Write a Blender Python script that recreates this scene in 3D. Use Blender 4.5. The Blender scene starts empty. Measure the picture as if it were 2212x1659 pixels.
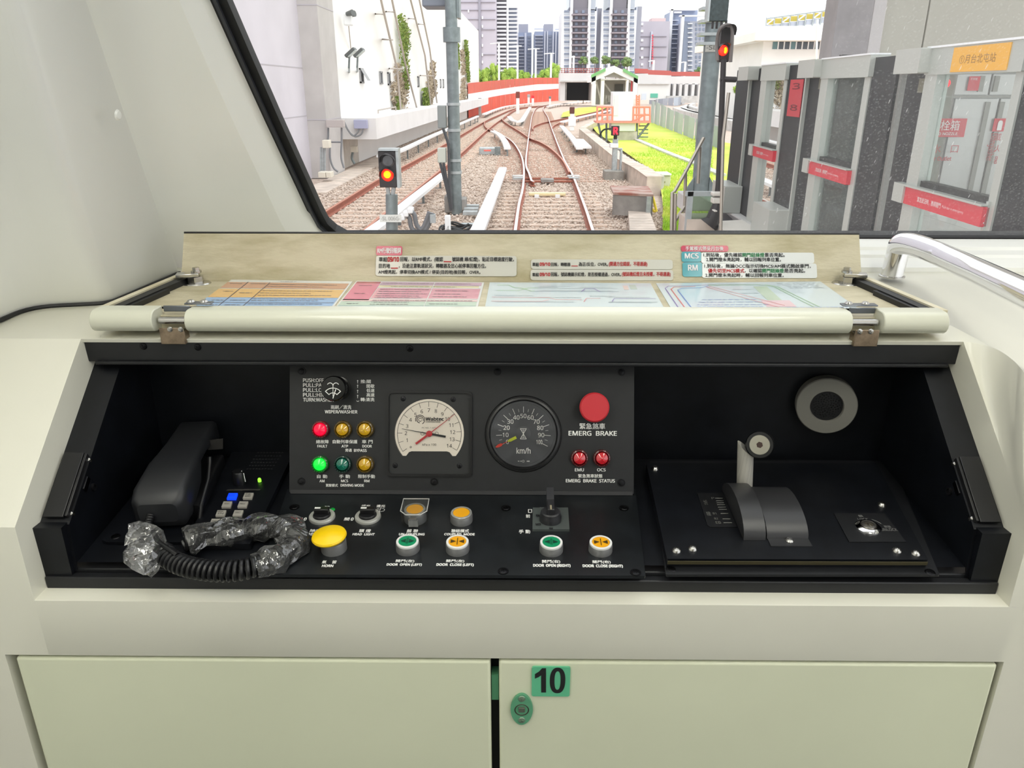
import bpy, bmesh, math, random
import numpy as np
from math import sin, cos, pi, radians, sqrt, atan2
from mathutils import Vector, Matrix
random.seed(7)
SC = bpy.context.scene
COL = SC.collection

# ---------------------------------------------------------------- camera, sky, lamps, exposure
F, CX, CY = 1661.0, 1106.0, 829.5            # focal length and centre in pixels of the 2212x1659 frame
PITCH, YAW, ROLL = radians(21.0), radians(0.6), 0.0
CAM = Vector((0, 0, 2.6))                     # eye height above rail head
R_CAM = Matrix.Rotation(YAW, 3, 'Z') @ Matrix.Rotation(pi / 2 - PITCH, 3, 'X') @ Matrix.Rotation(ROLL, 3, 'Z')
cd = bpy.data.cameras.new('camera')
cd.sensor_fit = 'HORIZONTAL'; cd.sensor_width = 36.0; cd.lens = 36.0 * F / 2212.0
cd.clip_start = 0.05; cd.clip_end = 2000
cam = bpy.data.objects.new('camera', cd); COL.objects.link(cam)
cam.location = CAM; cam.rotation_euler = R_CAM.to_euler()
SC.camera = cam

W = bpy.data.worlds.new('sky'); SC.world = W; W.use_nodes = True
bg = W.node_tree.nodes['Background']
bg.inputs[0].default_value = (0.96, 0.98, 1.0, 1); bg.inputs[1].default_value = 1.75

sund = bpy.data.lights.new('veiled_sun', 'SUN'); sund.energy = 1.2; sund.angle = radians(50); sund.color = (1, .97, .92)
suno = bpy.data.objects.new('veiled_sun', sund); COL.objects.link(suno)
suno.rotation_euler = (radians(35), radians(18), 0)

def area(name, loc, size, energy, color, rot=(0, 0, 0)):
    l = bpy.data.lights.new(name, 'AREA'); l.shape = 'RECTANGLE'; l.size, l.size_y = size; l.energy = energy; l.color = color
    o = bpy.data.objects.new(name, l); COL.objects.link(o); o.location = loc; o.rotation_euler = rot
    return o
CEIL_Z = 3.42
for _x in (-.55, .75): area('ceiling_lamp_light', (_x, -.15, CEIL_Z - .035), (.22, 1.7), 13, (1.0, .985, .88))

SC.view_settings.view_transform = 'Standard'; SC.view_settings.look = 'None'
SC.view_settings.gamma = 1.0; SC.view_settings.use_curve_mapping = False
SC.view_settings.exposure = 0.0
SC.cycles.use_denoising = True
SC.cycles.max_bounces = 9; SC.cycles.transparent_max_bounces = 24
SC.cycles.caustics_reflective = False; SC.cycles.caustics_refractive = False

# ---------------------------------------------------------------- measuring helpers
def ray(u, v):
    return R_CAM @ Vector(((u - CX) / F, -(v - CY) / F, -1.0))
def at_d(u, v, d): return CAM + ray(u, v) * d
def on_z(u, v, z):
    r = ray(u, v); return CAM + r * ((z - CAM.z) / r.z)
def on_y(u, v, y):
    r = ray(u, v); return CAM + r * ((y - CAM.y) / r.y)
def on_x(u, v, x):
    r = ray(u, v); return CAM + r * ((x - CAM.x) / r.x)
def on_plane(u, v, p, n):
    r = ray(u, v); return CAM + r * ((p - CAM).dot(n) / r.dot(n))

class Plane:
    """A real flat surface: origin, right, up, normal. Local (a, b, h) <-> world."""
    def __init__(s, o, x, y):
        s.o = Vector(o); s.x = Vector(x).normalized(); y = Vector(y)
        s.y = (y - s.x * y.dot(s.x)).normalized(); s.n = s.x.cross(s.y)
        s.T = Matrix(((s.x.x, s.y.x, s.n.x, s.o.x), (s.x.y, s.y.y, s.n.y, s.o.y), (s.x.z, s.y.z, s.n.z, s.o.z), (0, 0, 0, 1)))
        s.I = s.T.inverted()
    def up(s, h): return Plane(s.o + s.n * h, s.x, s.y)
    def px(s, u, v):
        q = s.I @ on_plane(u, v, s.o, s.n); return (q.x, q.y)
    def w(s, a, b, h=0): return s.T @ Vector((a, b, h))
    def at(s, a, b, h=0): return s.T @ Matrix.Translation((a, b, h))

def srgb(c):
    if isinstance(c, str):
        c = [int(c[i:i + 2], 16) / 255 for i in (1, 3, 5)]
    else:
        c = [x / 255 for x in c]
    return tuple(x / 12.92 if x <= .04045 else ((x + .055) / 1.055) ** 2.4 for x in c) + (1,)

# ---------------------------------------------------------------- materials
MATS = {}
def mat(name, col, rough=.5, metal=0, spec=.5, var=0, scale=8, bump=0, bscale=None, col2=None, emit=0, coat=0, detail=4, lo=.4, hi=.65, stretch=None, trans=0):
    if name in MATS: return MATS[name]
    m = bpy.data.materials.new(name); m.use_nodes = True; nt = m.node_tree; N = nt.nodes; L = nt.links
    b = N['Principled BSDF']; c = srgb(col)
    b.inputs['Base Color'].default_value = c; b.inputs['Roughness'].default_value = rough; b.inputs['Metallic'].default_value = metal
    b.inputs['Specular IOR Level'].default_value = spec; b.inputs['Coat Weight'].default_value = coat; b.inputs['Coat Roughness'].default_value = .08
    b.inputs['Transmission Weight'].default_value = trans
    if emit:
        b.inputs['Emission Color'].default_value = c; b.inputs['Emission Strength'].default_value = emit
    if var or col2 or bump:
        tc = N.new('ShaderNodeTexCoord'); mp = N.new('ShaderNodeMapping'); L.new(tc.outputs['Object'], mp.inputs[0])
        if stretch: mp.inputs['Scale'].default_value = stretch
    if var or col2:
        n = N.new('ShaderNodeTexNoise'); n.inputs['Scale'].default_value = scale; n.inputs['Detail'].default_value = detail; n.inputs['Roughness'].default_value = .6
        L.new(mp.outputs[0], n.inputs['Vector'])
        r = N.new('ShaderNodeValToRGB'); L.new(n.outputs[0], r.inputs[0]); L.new(r.outputs[0], b.inputs['Base Color'])
        r.color_ramp.elements[0].position = lo; r.color_ramp.elements[1].position = hi
        if col2: a0, a1 = c, srgb(col2)
        else:
            a0 = tuple(min(1, x * (1 - var)) for x in c[:3]) + (1,); a1 = tuple(min(1, x * (1 + var)) for x in c[:3]) + (1,)
        r.color_ramp.elements[0].color = a0; r.color_ramp.elements[1].color = a1
    if bump:
        n2 = N.new('ShaderNodeTexNoise'); n2.inputs['Scale'].default_value = bscale or scale * 4; n2.inputs['Detail'].default_value = 5
        L.new(mp.outputs[0], n2.inputs['Vector'])
        bp = N.new('ShaderNodeBump'); bp.inputs['Strength'].default_value = bump; bp.inputs['Distance'].default_value = .02
        L.new(n2.outputs[0], bp.inputs['Height']); L.new(bp.outputs[0], b.inputs['Normal'])
    MATS[name] = m
    return m

def glass_mat(name, tint=(1, 1, 1), gloss=.06, rough=0.0, haze=0.0, haze_col=(.9, .9, .9)):
    """Thin pane: see-through, a fresnel mirror, a little grey film."""
    if name in MATS: return MATS[name]
    m = bpy.data.materials.new(name); m.use_nodes = True; nt = m.node_tree; N = nt.nodes; L = nt.links
    N.remove(N['Principled BSDF']); out = N['Material Output']
    t = N.new('ShaderNodeBsdfTransparent'); t.inputs[0].default_value = (*tint, 1)
    g = N.new('ShaderNodeBsdfGlossy'); g.inputs['Roughness'].default_value = rough
    fr = N.new('ShaderNodeFresnel'); fr.inputs['IOR'].default_value = 1.0 + gloss * 8
    mx = N.new('ShaderNodeMixShader'); L.new(fr.outputs[0], mx.inputs[0]); L.new(t.outputs[0], mx.inputs[1]); L.new(g.outputs[0], mx.inputs[2])
    if haze:
        d = N.new('ShaderNodeBsdfDiffuse'); d.inputs[0].default_value = (*haze_col, 1)
        tl = N.new('ShaderNodeBsdfTranslucent'); tl.inputs[0].default_value = (*haze_col, 1)
        ad = N.new('ShaderNodeMixShader'); L.new(d.outputs[0], ad.inputs[1]); L.new(tl.outputs[0], ad.inputs[2])
        m2 = N.new('ShaderNodeMixShader'); m2.inputs[0].default_value = haze
        L.new(mx.outputs[0], m2.inputs[1]); L.new(ad.outputs[0], m2.inputs[2]); L.new(m2.outputs[0], out.inputs[0])
        m['haze_node'] = m2.name
    else:
        L.new(mx.outputs[0], out.inputs[0])
    MATS[name] = m
    return m

# ---------------------------------------------------------------- mesh builder
ORIG = {}
I4 = Matrix.Identity(4)
class M:
    """Collects geometry in world coordinates (through the current frame T) and links it as ONE mesh object."""
    def __init__(s, T=None):
        s.v = []; s.f = []; s.sm = []; s.T = T or I4
    def add(s, vs, fs, smooth=False, T=None):
        T = T if T is not None else s.T; b = len(s.v)
        s.v += [T @ Vector(p) for p in vs]
        s.f += [tuple(b + i for i in q) for q in fs]; s.sm += [smooth] * len(fs)
        return s
    def box(s, c, size, rot=None, T=None):
        x, y, z = (k / 2 for k in size)
        vs = [Vector((sx * x, sy * y, sz * z)) for sz in (-1, 1) for sy in (-1, 1) for sx in (-1, 1)]
        if rot is not None: vs = [rot @ p for p in vs]
        vs = [p + Vector(c) for p in vs]
        return s.add(vs, [(0, 2, 3, 1), (4, 5, 7, 6), (0, 1, 5, 4), (2, 6, 7, 3), (0, 4, 6, 2), (1, 3, 7, 5)], T=T)
    def bb(s, a, b, T=None):
        a, b = Vector(a), Vector(b); return s.box((a + b) / 2, [abs(q) for q in (b - a)], T=T)
    def poly(s, pts, T=None): return s.add(pts, [tuple(range(len(pts)))], T=T)
    def quad(s, a, b, c, d, T=None): return s.add([a, b, c, d], [(0, 1, 2, 3)], T=T)
    def prism(s, pts, off, T=None, cap=True, smooth=False):
        """polygon (3-D points, anticlockwise seen from +off) pushed along off."""
        n = len(pts); off = Vector(off); vs = [Vector(p) for p in pts]; vs += [p + off for p in vs]
        s.add(vs, [(i, (i + 1) % n, n + (i + 1) % n, n + i) for i in range(n)], smooth, T)
        if cap: s.add(vs, [tuple(reversed(range(n))), tuple(range(n, 2 * n))], False, T)
        return s
    def cyl(s, p0, p1, r0, r1=None, n=16, T=None, cap=True, smooth=True):
        p0, p1 = Vector(p0), Vector(p1); r1 = r0 if r1 is None else r1
        d = (p1 - p0).normalized(); a = d.orthogonal().normalized(); b = d.cross(a)
        vs = []
        for p, r in ((p0, r0), (p1, r1)):
            vs += [p + (a * cos(2 * pi * i / n) + b * sin(2 * pi * i / n)) * r for i in range(n)]
        s.add(vs, [(i, (i + 1) % n, n + (i + 1) % n, n + i) for i in range(n)], smooth, T)
        if cap: s.add(vs, [tuple(reversed(range(n))), tuple(range(n, 2 * n))], False, T)
        return s
    def lathe(s, prof, n=24, T=None, smooth=True):
        """(r, z) pairs turned about local z; r = 0 closes."""
        vs = []
        for r, z in prof: vs += [(r * cos(2 * pi * i / n), r * sin(2 * pi * i / n), z) for i in range(n)]
        fs = []
        for k in range(len(prof) - 1):
            if prof[k][0] < 1e-9 and prof[k + 1][0] < 1e-9: continue
            for i in range(n):
                j = (i + 1) % n; q = (k * n + i, k * n + j, (k + 1) * n + j, (k + 1) * n + i)
                if prof[k][0] < 1e-9: q = (q[0], q[2], q[3])
                elif prof[k + 1][0] < 1e-9: q = q[:3]
                fs.append(q)
        s.add(vs, fs, smooth, T)
        if smooth:
            for j, f in enumerate(fs):
                zs = [vs[i][2] for i in f]; rs_ = [math.hypot(vs[i][0], vs[i][1]) for i in f]
                if max(zs) - min(zs) < .06 * (max(rs_) - min(rs_)): s.sm[len(s.sm) - len(fs) + j] = False
        return s
    def tube(s, pts, r, n=8, T=None, closed=False, cap=True, rs=None, flat=1.0):
        pts = [Vector(p) for p in pts]; m = len(pts); a = None; vs = []
        for k, p in enumerate(pts):
            if closed: d = pts[(k + 1) % m] - pts[k - 1]
            else: d = pts[min(k + 1, m - 1)] - pts[max(k - 1, 0)]
            d = d.normalized() if d.length > 1e-12 else Vector((0, 0, 1))
            if a is None: a = d.orthogonal().normalized() if abs(d.z) > .9 else Vector((0, 0, 1)).cross(d).normalized()
            a = (a - d * a.dot(d)); a = a.normalized() if a.length > 1e-9 else d.orthogonal().normalized()
            b = d.cross(a); rr = rs[k] if rs else r
            vs += [p + (a * cos(2 * pi * i / n) + b * sin(2 * pi * i / n) * flat) * rr for i in range(n)]
        fs = [(k * n + i, k * n + (i + 1) % n, (k + 1) % m * n + (i + 1) % n, (k + 1) % m * n + i) for k in range(m if closed else m - 1) for i in range(n)]
        s.add(vs, fs, True, T)
        if cap and not closed: s.add(vs, [tuple(reversed(range(n))), tuple(range((m - 1) * n, m * n))], False, T)
        return s
    def strip(s, pa, pb, smooth=False, T=None):
        n = len(pa); return s.add(list(pa) + list(pb), [(i, i + 1, n + i + 1, n + i) for i in range(n - 1)], smooth, T)
    def sweep(s, path, prof, up=Vector((0, 0, 1)), T=None, cap=True):
        """2-D profile (side, up) carried along a path of points, the profile upright."""
        path = [Vector(p) for p in path]; m = len(path); n = len(prof); vs = []
        for k, p in enumerate(path):
            d = (path[min(k + 1, m - 1)] - path[max(k - 1, 0)]).normalized()
            r = d.cross(up).normalized(); u = r.cross(d)
            vs += [p + r * a + u * b for a, b in prof]
        s.add(vs, [(k * n + i, k * n + (i + 1) % n, (k + 1) * n + (i + 1) % n, (k + 1) * n + i) for k in range(m - 1) for i in range(n)], False, T)
        if cap: s.add(vs, [tuple(reversed(range(n))), tuple(range((m - 1) * n, m * n))], False, T)
        return s
    def sphere(s, c, r, n=12, T=None, sc=(1, 1, 1)):
        m = n // 2; TT = (T if T is not None else s.T) @ Matrix.Translation(c) @ Matrix.Diagonal((*sc, 1))
        return s.lathe([(max(0, r * sin(pi * k / m)) if 0 < k < m else 0, -r * cos(pi * k / m)) for k in range(m + 1)], n, TT)
    def build(s, name, mt, parent=None, bevel=0, seg=2, sharp=35, loc=None, kind=None, label=None, recalc=True):
        me = bpy.data.meshes.new(name)
        org = ORIG.get(parent.name, Vector()) if parent else (Vector(loc) if loc is not None else Vector())
        nv = len(s.v); co = np.array([tuple(p) for p in s.v], dtype=np.float64).reshape(nv, 3) - np.array(tuple(org))
        me.from_pydata(co.tolist(), [], s.f)
        me.polygons.foreach_set('use_smooth', s.sm)
        if recalc:
            bm = bmesh.new(); bm.from_mesh(me); bmesh.ops.recalc_face_normals(bm, faces=bm.faces); bm.to_mesh(me); bm.free()
        if any(s.sm): me.set_sharp_from_angle(angle=radians(sharp))
        me.materials.append(mt); me.update()
        o = bpy.data.objects.new(name, me); COL.objects.link(o)
        if parent: o.parent = parent; ORIG[o.name] = org
        else: o.location = org; ORIG[o.name] = org
        if bevel:
            b = o.modifiers.new('edge', 'BEVEL'); b.width = bevel; b.segments = seg; b.limit_method = 'ANGLE'; b.angle_limit = radians(28)
            b.harden_normals = False
            for p in me.polygons: p.use_smooth = True
            me.set_sharp_from_angle(angle=radians(sharp))
        if kind: o['kind'] = kind
        if label: o['label'] = label
        return o

def thing(name, loc, label, cat, group=None):
    o = bpy.data.objects.new(name, None); COL.objects.link(o); o.empty_display_size = .05
    o.location = loc; ORIG[o.name] = Vector(loc)
    return tag(o, label, cat, group)
def part_empty(name, parent, loc, label=None):
    o = bpy.data.objects.new(name, None); COL.objects.link(o); o.empty_display_size = .02; o.parent = parent
    o.location = Vector(loc) - ORIG[parent.name]; ORIG[o.name] = Vector(loc)
    if label: o['label'] = label
    return o
def copy_part(o, parent, shift=(0, 0, 0)):
    c = o.copy(); COL.objects.link(c); c.parent = parent; c.location = o.location + Vector(shift); ORIG[c.name] = ORIG.get(o.name, Vector())
    return c
def tag(o, label, cat, group=None):
    o['label'] = label; o['category'] = cat
    if group: o['group'] = group
    return o
def struct(o):
    o['kind'] = 'structure'; return o

# ---------------------------------------------------------------- lettering
_TX = {}
import os
try:                                            # the plain sans that ships with Blender; the built-in face otherwise
    SANS = bpy.data.fonts.load(os.path.join(bpy.utils.system_resource('DATAFILES'), 'fonts', 'NotoSansMath-Regular.woff2'))
except Exception:
    SANS = None
def _font_curve(txt, bold, res, gap):
    c = bpy.data.curves.new('t', 'FONT'); c.body = txt; c.size = 1; c.resolution_u = res; c.fill_mode = 'FRONT'; c.dimensions = '2D'; c.space_character = gap
    if SANS and not any(ord(ch) > 0x2e00 for ch in txt): c.font = SANS
    o = bpy.data.objects.new('t', c); COL.objects.link(o); return o
def _bake(keys):
    """turns lettering into flat meshes, all in one go (one evaluation loads the font once)."""
    obs = [_font_curve(*k) for k in keys]
    dg = bpy.context.evaluated_depsgraph_get(); dg.update()
    for k, o in zip(keys, obs):
        me = bpy.data.meshes.new_from_object(o.evaluated_get(dg))
        v = np.empty(len(me.vertices) * 3); me.vertices.foreach_get('co', v)
        _TX[k] = (v.reshape(-1, 3), [tuple(p.vertices) for p in me.polygons]); bpy.data.meshes.remove(me)
    for o in obs:
        c = o.data; bpy.data.objects.remove(o); bpy.data.curves.remove(c)
_PEND = []
def glyphs(txt, bold=0.0, res=2, gap=1.0):
    k = (txt, 0, res, gap)
    if k not in _TX: _PEND.append(k); _bake([k])
    return _TX[k]
def text(m, T, txt, x0, x1, y0, y1, bold=0.0, h=.0004, keep=False, res=2, gap=1.0, mirror=False):
    """fits the lettering into the local rectangle of frame T (keep: same proportions, height y1-y0, centred)."""
    v, f = glyphs(txt, bold, res, gap)
    if not len(v): return
    a = v.min(0); b = v.max(0)
    sy = (y1 - y0) / (b[1] - a[1]); sx = sy if keep else (x1 - x0) / (b[0] - a[0])
    cx = (x0 + x1) / 2; mx = (a[0] + b[0]) / 2; sg = -1 if mirror else 1
    e = bold * (y1 - y0) * (1.2 if any(ord(ch) > 0x2e00 for ch in txt) else 2.0)                          # heavier print: the same outlines laid down four times, a hair apart
    for i, (ex, ey) in enumerate(((0, 0),) if e <= 0 else ((-e, -e * .6), (e, -e * .6), (-e, e * .6), (e, e * .6))):
        m.add([((p[0] - mx) * sx * sg + cx + ex, (p[1] - a[1]) * sy + y0 + ey, h + i * .00012 * max(1, (y1 - y0) / .02)) for p in v], f, T=T)
def ptext(m, P, txt, u0, u1, v0, v1, bold=.0, h=.0004, res=2, gap=1.0):
    """lettering on plane P, filling the box that the photograph shows it in (v0 top, v1 bottom)."""
    uc, vc = (u0 + u1) / 2, (v0 + v1) / 2
    x0 = P.px(u0, vc)[0]; x1 = P.px(u1, vc)[0]; y1 = P.px(uc, v0)[1]; y0 = P.px(uc, v1)[1]
    text(m, P.T, txt, x0, x1, y0, y1, bold, h, res=res, gap=gap)
def rrect(x0, x1, y0, y1, r, n=4):
    pts = []
    for cx, cy, a in ((x1 - r, y1 - r, 0), (x0 + r, y1 - r, 90), (x0 + r, y0 + r, 180), (x1 - r, y0 + r, 270)):
        pts += [(cx + r * cos(radians(a + 90 * k / n)), cy + r * sin(radians(a + 90 * k / n))) for k in range(n + 1)]
    return pts
def flat(pts, z=0): return [(p[0], p[1], z) for p in pts]
# every inscription of the scene, turned into flat meshes at once
_bake([('(號誌機紅燈且未授權，不得通過)', 0, 2, 1.0), ('(開通方位錯誤，不得通過)', 0, 2, 1.0), ('-SL 006G-', 0, 2, 1.0), ('-SL', 0, 2, 1.0), ('0', 0, 2, 1.0), ('09/10', 0, 2, 1.0), ('1', 0, 2, 1.0), ('1.到站後，優先確認', 0, 2, 1.0), ('1.到站後，無論OCC指示切換MCS/AM模式開啟車門，', 0, 2, 1.0), ('10', 0, 2, 1.0), ('100', 0, 2, 1.0), ('11', 0, 2, 1.0), ('12', 0, 2, 1.0), ('13', 0, 2, 1.0), ('14', 0, 2, 1.0), ('2', 0, 2, 1.0), ('2.開門燈未亮起時，輔以回報列車位置。', 0, 2, 1.0), ('20', 0, 2, 1.0), ('3', 0, 2, 1.0), ('30', 0, 2, 1.0), ('4', 0, 2, 1.0), ('40', 0, 2, 1.0), ('5', 0, 2, 1.0), ('50', 0, 2, 1.0), ('6', 0, 2, 1.0), ('60', 0, 2, 1.0), ('7', 0, 2, 1.0), ('70', 0, 2, 1.0), ('8', 0, 2, 1.0), ('80', 0, 2, 1.0), ('9', 0, 2, 1.0), ('90', 0, 2, 1.0), ('AM', 0, 2, 1.0), ('AM燈亮起，停車切換AM模式 / 停妥(目的地)後回報，OVER。', 0, 2, 1.0), ('ATP', 0, 2, 1.0), ('B1', 0, 2, 1.0), ('B2', 0, 2, 1.0), ('BREAK', 0, 2, 1.0), ('BUSY', 0, 2, 1.0), ('BYPASS', 0, 2, 1.0), ('CALL', 0, 2, 1.0), ('CORPORATION', 0, 2, 1.0), ('COUPLED  MODE', 0, 2, 1.0), ('DEMIST', 0, 2, 1.0), ('DMCI', 0, 2, 1.0), ('DOOR  CLOSE (LEFT)', 0, 2, 1.0), ('DOOR  CLOSE (RIGHT)', 0, 2, 1.0), ('DOOR  OPEN (LEFT)', 0, 2, 1.0), ('DOOR  OPEN (RIGHT)', 0, 2, 1.0), ('DOOR', 0, 2, 1.0), ('DRIVING MODE', 0, 2, 1.0), ('EB', 0, 2, 1.0), ('EMERG  BRAKE  STATUS', 0, 2, 1.0), ('EMERG  BRAKE', 0, 2, 1.0), ('EMGC', 0, 2, 1.0), ('EMU', 0, 2, 1.0), ('EXEC', 0, 2, 1.0), ('Extinguisher', 0, 2, 1.0), ('FAULT', 0, 2, 1.0), ('FIRE', 0, 2, 1.0), ('HEAD  LIGHT', 0, 2, 1.0), ('HORN', 0, 2, 1.0), ('HOSE AND NOZZLE', 0, 2, 1.0), ('IN', 0, 2, 1.0), ('LOCK', 0, 2, 1.0), ('MCS', 0, 2, 1.0), ('MIXED', 0, 2, 1.0), ('OCS', 0, 2, 1.0), ('P', 0, 2, 1.0), ('PC NO. 1-071', 0, 2, 1.0), ('PULL:HIGH', 0, 2, 1.0), ('PULL:LOW', 0, 2, 1.0), ('PULL:PAUSE', 0, 2, 1.0), ('PUSH:OFF', 0, 2, 1.0), ('Push bar in emergency', 0, 2, 1.0), ('R', 0, 2, 1.0), ('RM', 0, 2, 1.0), ('RM行駛回報詞', 0, 2, 1.0), ('TEST', 0, 2, 1.0), ('TO BE', 0, 2, 1.0), ('TURN:WASHER', 0, 2, 1.0), ('UN-COUPLING', 0, 2, 1.0), ('UNLOCK', 0, 2, 1.0), ('WIPER/WASHER', 0, 2, 1.0), ('Wabtec', 0, 2, 1.0), ('Water Outlet', 0, 2, 1.0), ('____', 0, 2, 1.0), ('kPa x 100', 0, 2, 1.0), ('km/h', 0, 2, 1.0), ('↑', 0, 2, 1.0), ('①月台北屯站', 0, 2, 1.0), ('⬦', 0, 2, 1.0), ('低速', 0, 2, 1.0), ('優先切至MCS模式', 0, 2, 1.0), ('制動', 0, 2, 1.0), ('前', 0, 2, 1.0), ('力行', 0, 2, 1.0), ('口', 0, 2, 1.0), ('器', 0, 2, 1.0), ('回報，以RMF模式，(確認', 0, 2, 1.0), ('回報，號誌機顯示紅燈，是否授權通過，OVER。', 0, 2, 1.0), ('回報，轉轍器', 0, 2, 1.0), ('廂', 0, 2, 1.0), ('手 動', 0, 2, 1.0), ('手駕模式停妥月台後', 0, 2, 1.0), ('推:關', 0, 2, 1.0), ('旁通', 0, 2, 1.0), ('是否亮起。', 0, 2, 1.0), ('氣    笛', 0, 2, 1.0), ('水', 0, 2, 1.0), ('消防栓箱', 0, 2, 1.0), ('滅', 0, 2, 1.0), ('火', 0, 2, 1.0), ('為正/反位，OVER。', 0, 2, 1.0), ('目的地', 0, 2, 1.0), ('緊急煞車', 0, 2, 1.0), ('緊急煞車狀態', 0, 2, 1.0), ('緊急狀況時，推桿開門', 0, 2, 1.0), ('總故障', 0, 2, 1.0), ('聯結模式', 0, 2, 1.0), ('自 動', 0, 2, 1.0), ('自動列車保護', 0, 2, 1.0), ('號誌機 綠/紅燈)，貼近目標速度行駛，', 0, 2, 1.0), ('解 聯', 0, 2, 1.0), ('解鎖', 0, 2, 1.0), ('車 門', 0, 2, 1.0), ('車', 0, 2, 1.0), ('車組', 0, 2, 1.0), ('轉:清洗', 0, 2, 1.0), ('近光', 0, 2, 1.0), ('遠光', 0, 2, 1.0), ('鎖', 0, 2, 1.0), ('開', 0, 2, 1.0), ('開門(右)', 0, 2, 1.0), ('開門(左)', 0, 2, 1.0), ('開門鈕綠燈', 0, 2, 1.0), ('間歇', 0, 2, 1.0), ('關', 0, 2, 1.0), ('關門(右)', 0, 2, 1.0), ('關門(左)', 0, 2, 1.0), ('限制手動', 0, 2, 1.0), ('除霧', 0, 2, 1.0), ('雨刷／清洗', 0, 2, 1.0), ('頭 燈', 0, 2, 1.0), ('駕駛模式', 0, 2, 1.0), ('高速', 0, 2, 1.0), ('，以確認', 0, 2, 1.0), ('，沿途注意軌道狀況，轉轍器及岔心前停車回報方位。', 0, 2, 1.0)])
# ================================================================ CAB SHELL AND DRIVER CONSOLE
cream = mat('cream_gelcoat', (224, 222, 208), .28, coat=.35, var=.02, scale=3)
cream_low = mat('cream_door', (219, 222, 196), .38, coat=.15, var=.02, scale=3)
panel_white = mat('cab_lining', (238, 238, 232), .3, coat=.25, var=.015, scale=2)
black_in = mat('recess_black', (13, 15, 20), .4, spec=.35, var=.25, scale=30)
black_sat = mat('panel_black', (23, 24, 27), .45, var=.12, scale=60)
black_pl = mat('black_plastic', (18, 18, 20), .35)
rubber = mat('rubber_black', (14, 15, 18), .5)
steel = mat('stainless', (190, 188, 184), .25, metal=1)
chrome = mat('chrome', (232, 232, 234), .07, metal=1)
brushed = mat('brushed_steel', (168, 164, 156), .34, metal=1, var=.12, scale=6, stretch=(60, 1, 1))
darkmetal = mat('dark_screw', (46, 46, 48), .35, metal=1)
white_ink = mat('white_print', (242, 242, 238), .6)
grey_ink = mat('grey_print', (150, 150, 148), .6)
black_ink = mat('black_print', (26, 26, 28), .6)
red_ink = mat('red_print', (188, 40, 44), .6)
green_ink = mat('green_print', (42, 128, 76), .6)

A_, B_, C_ = (1.097, 2.249), (.8655, 2.064), (.8655, 1.949)
WX, FLOOR_Z, ZC = .66, 1.1, 2.255
console = thing('driver_console', (0, 1.2, FLOOR_Z), 'cream moulded driver desk with an open black recess and two doors', 'driver desk')
m = M()
XL, XR = -.86, 1.5
YB = 1.565
# top
def P3(x, yz): return Vector((x, yz[0], yz[1]))
ridge = [Vector((.66, A_[0], A_[1]))] + [on_z(u, v, 2.249) for u, v in ((2100, 739), (2130, 746), (2160, 758), (2187, 777), (2212, 803))]
ridge += [Vector((.70, .905, 2.205)), Vector((.86, .885, 2.17))]
def resample(pts, n=5):
    out = []
    for i in range(len(pts) - 1):
        p0, p1, p2, p3 = pts[max(i - 1, 0)], pts[i], pts[i + 1], pts[min(i + 2, len(pts) - 1)]
        for k in range(n):
            t = k / n; out.append(.5 * ((2 * p1) + (p2 - p0) * t + (2 * p0 - 5 * p1 + 4 * p2 - p3) * t ** 2 + (3 * p1 - p0 - 3 * p2 + p3) * t ** 3))
    return out + [pts[-1]]
ridge = resample(ridge, 4); n_r = len(ridge)
m.add([(XL, A_[0], A_[1]), (-.722, A_[0], A_[1]), (-WX, A_[0], A_[1]), (-WX, YB, ZC), (XL, YB, ZC)], [(0, 1, 2, 3, 4)])
m.quad((-WX, A_[0], A_[1]), (.66, A_[0], A_[1]), (.66, YB, ZC), (-WX, YB, ZC))
m.add([ridge[k] for k in range(n_r)] + [(XR, .885, 2.17), (XR, YB, ZC), (.66, YB, ZC)], [tuple(range(n_r + 3))])
# left slope and left cheek
DL_ = -.722
m.quad((XL, *B_), (DL_, *B_), (DL_, *A_), (XL, *A_)); m.quad((DL_, *B_), (-WX, *B_), (-WX, *A_), (DL_, *A_))
m.quad((XL, *C_), (DL_, *C_), (DL_, *B_), (XL, *B_)); m.quad((DL_, *C_), (-WX, *C_), (-WX, *B_), (DL_, *B_))
# right cheek: ruled from the opening's edge up to the ridge
NS = n_r - 9                                     # stations along the opening's slanted edge, the rest run forward
ti = [(k / NS) ** 1.25 for k in range(NS + 1)]
low = [Vector((.66, A_[0] + (B_[0] - A_[0]) * t, A_[1] + (B_[1] - A_[1]) * t)) for t in ti]
fwd = [low[-1], Vector((.70, .8655, 2.066)), Vector((.86, .8655, 2.066))]; low += resample(fwd, 4)[1:]
rows_ = []
for r_ in range(7):
    w = r_ / 6; rows_.append([a.lerp(b, w) + Vector((-.006, -.008, -.016)) * (4 * w * (1 - w)) * min(1, (a - b).length / .08) for a, b in zip(low, ridge)])
for r0, r1 in zip(rows_[:-1], rows_[1:]): m.strip(r0, r1, True)
m.strip(low[NS:] + [Vector((XR, C_[0], 2.066))], [Vector((p.x, C_[0], C_[1])) for p in low[NS:]] + [Vector((XR, *C_))])
m.quad((.86, .8655, 2.066), (XR, .8655, 2.066), (XR, .885, 2.17), (.86, .885, 2.17))
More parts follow.
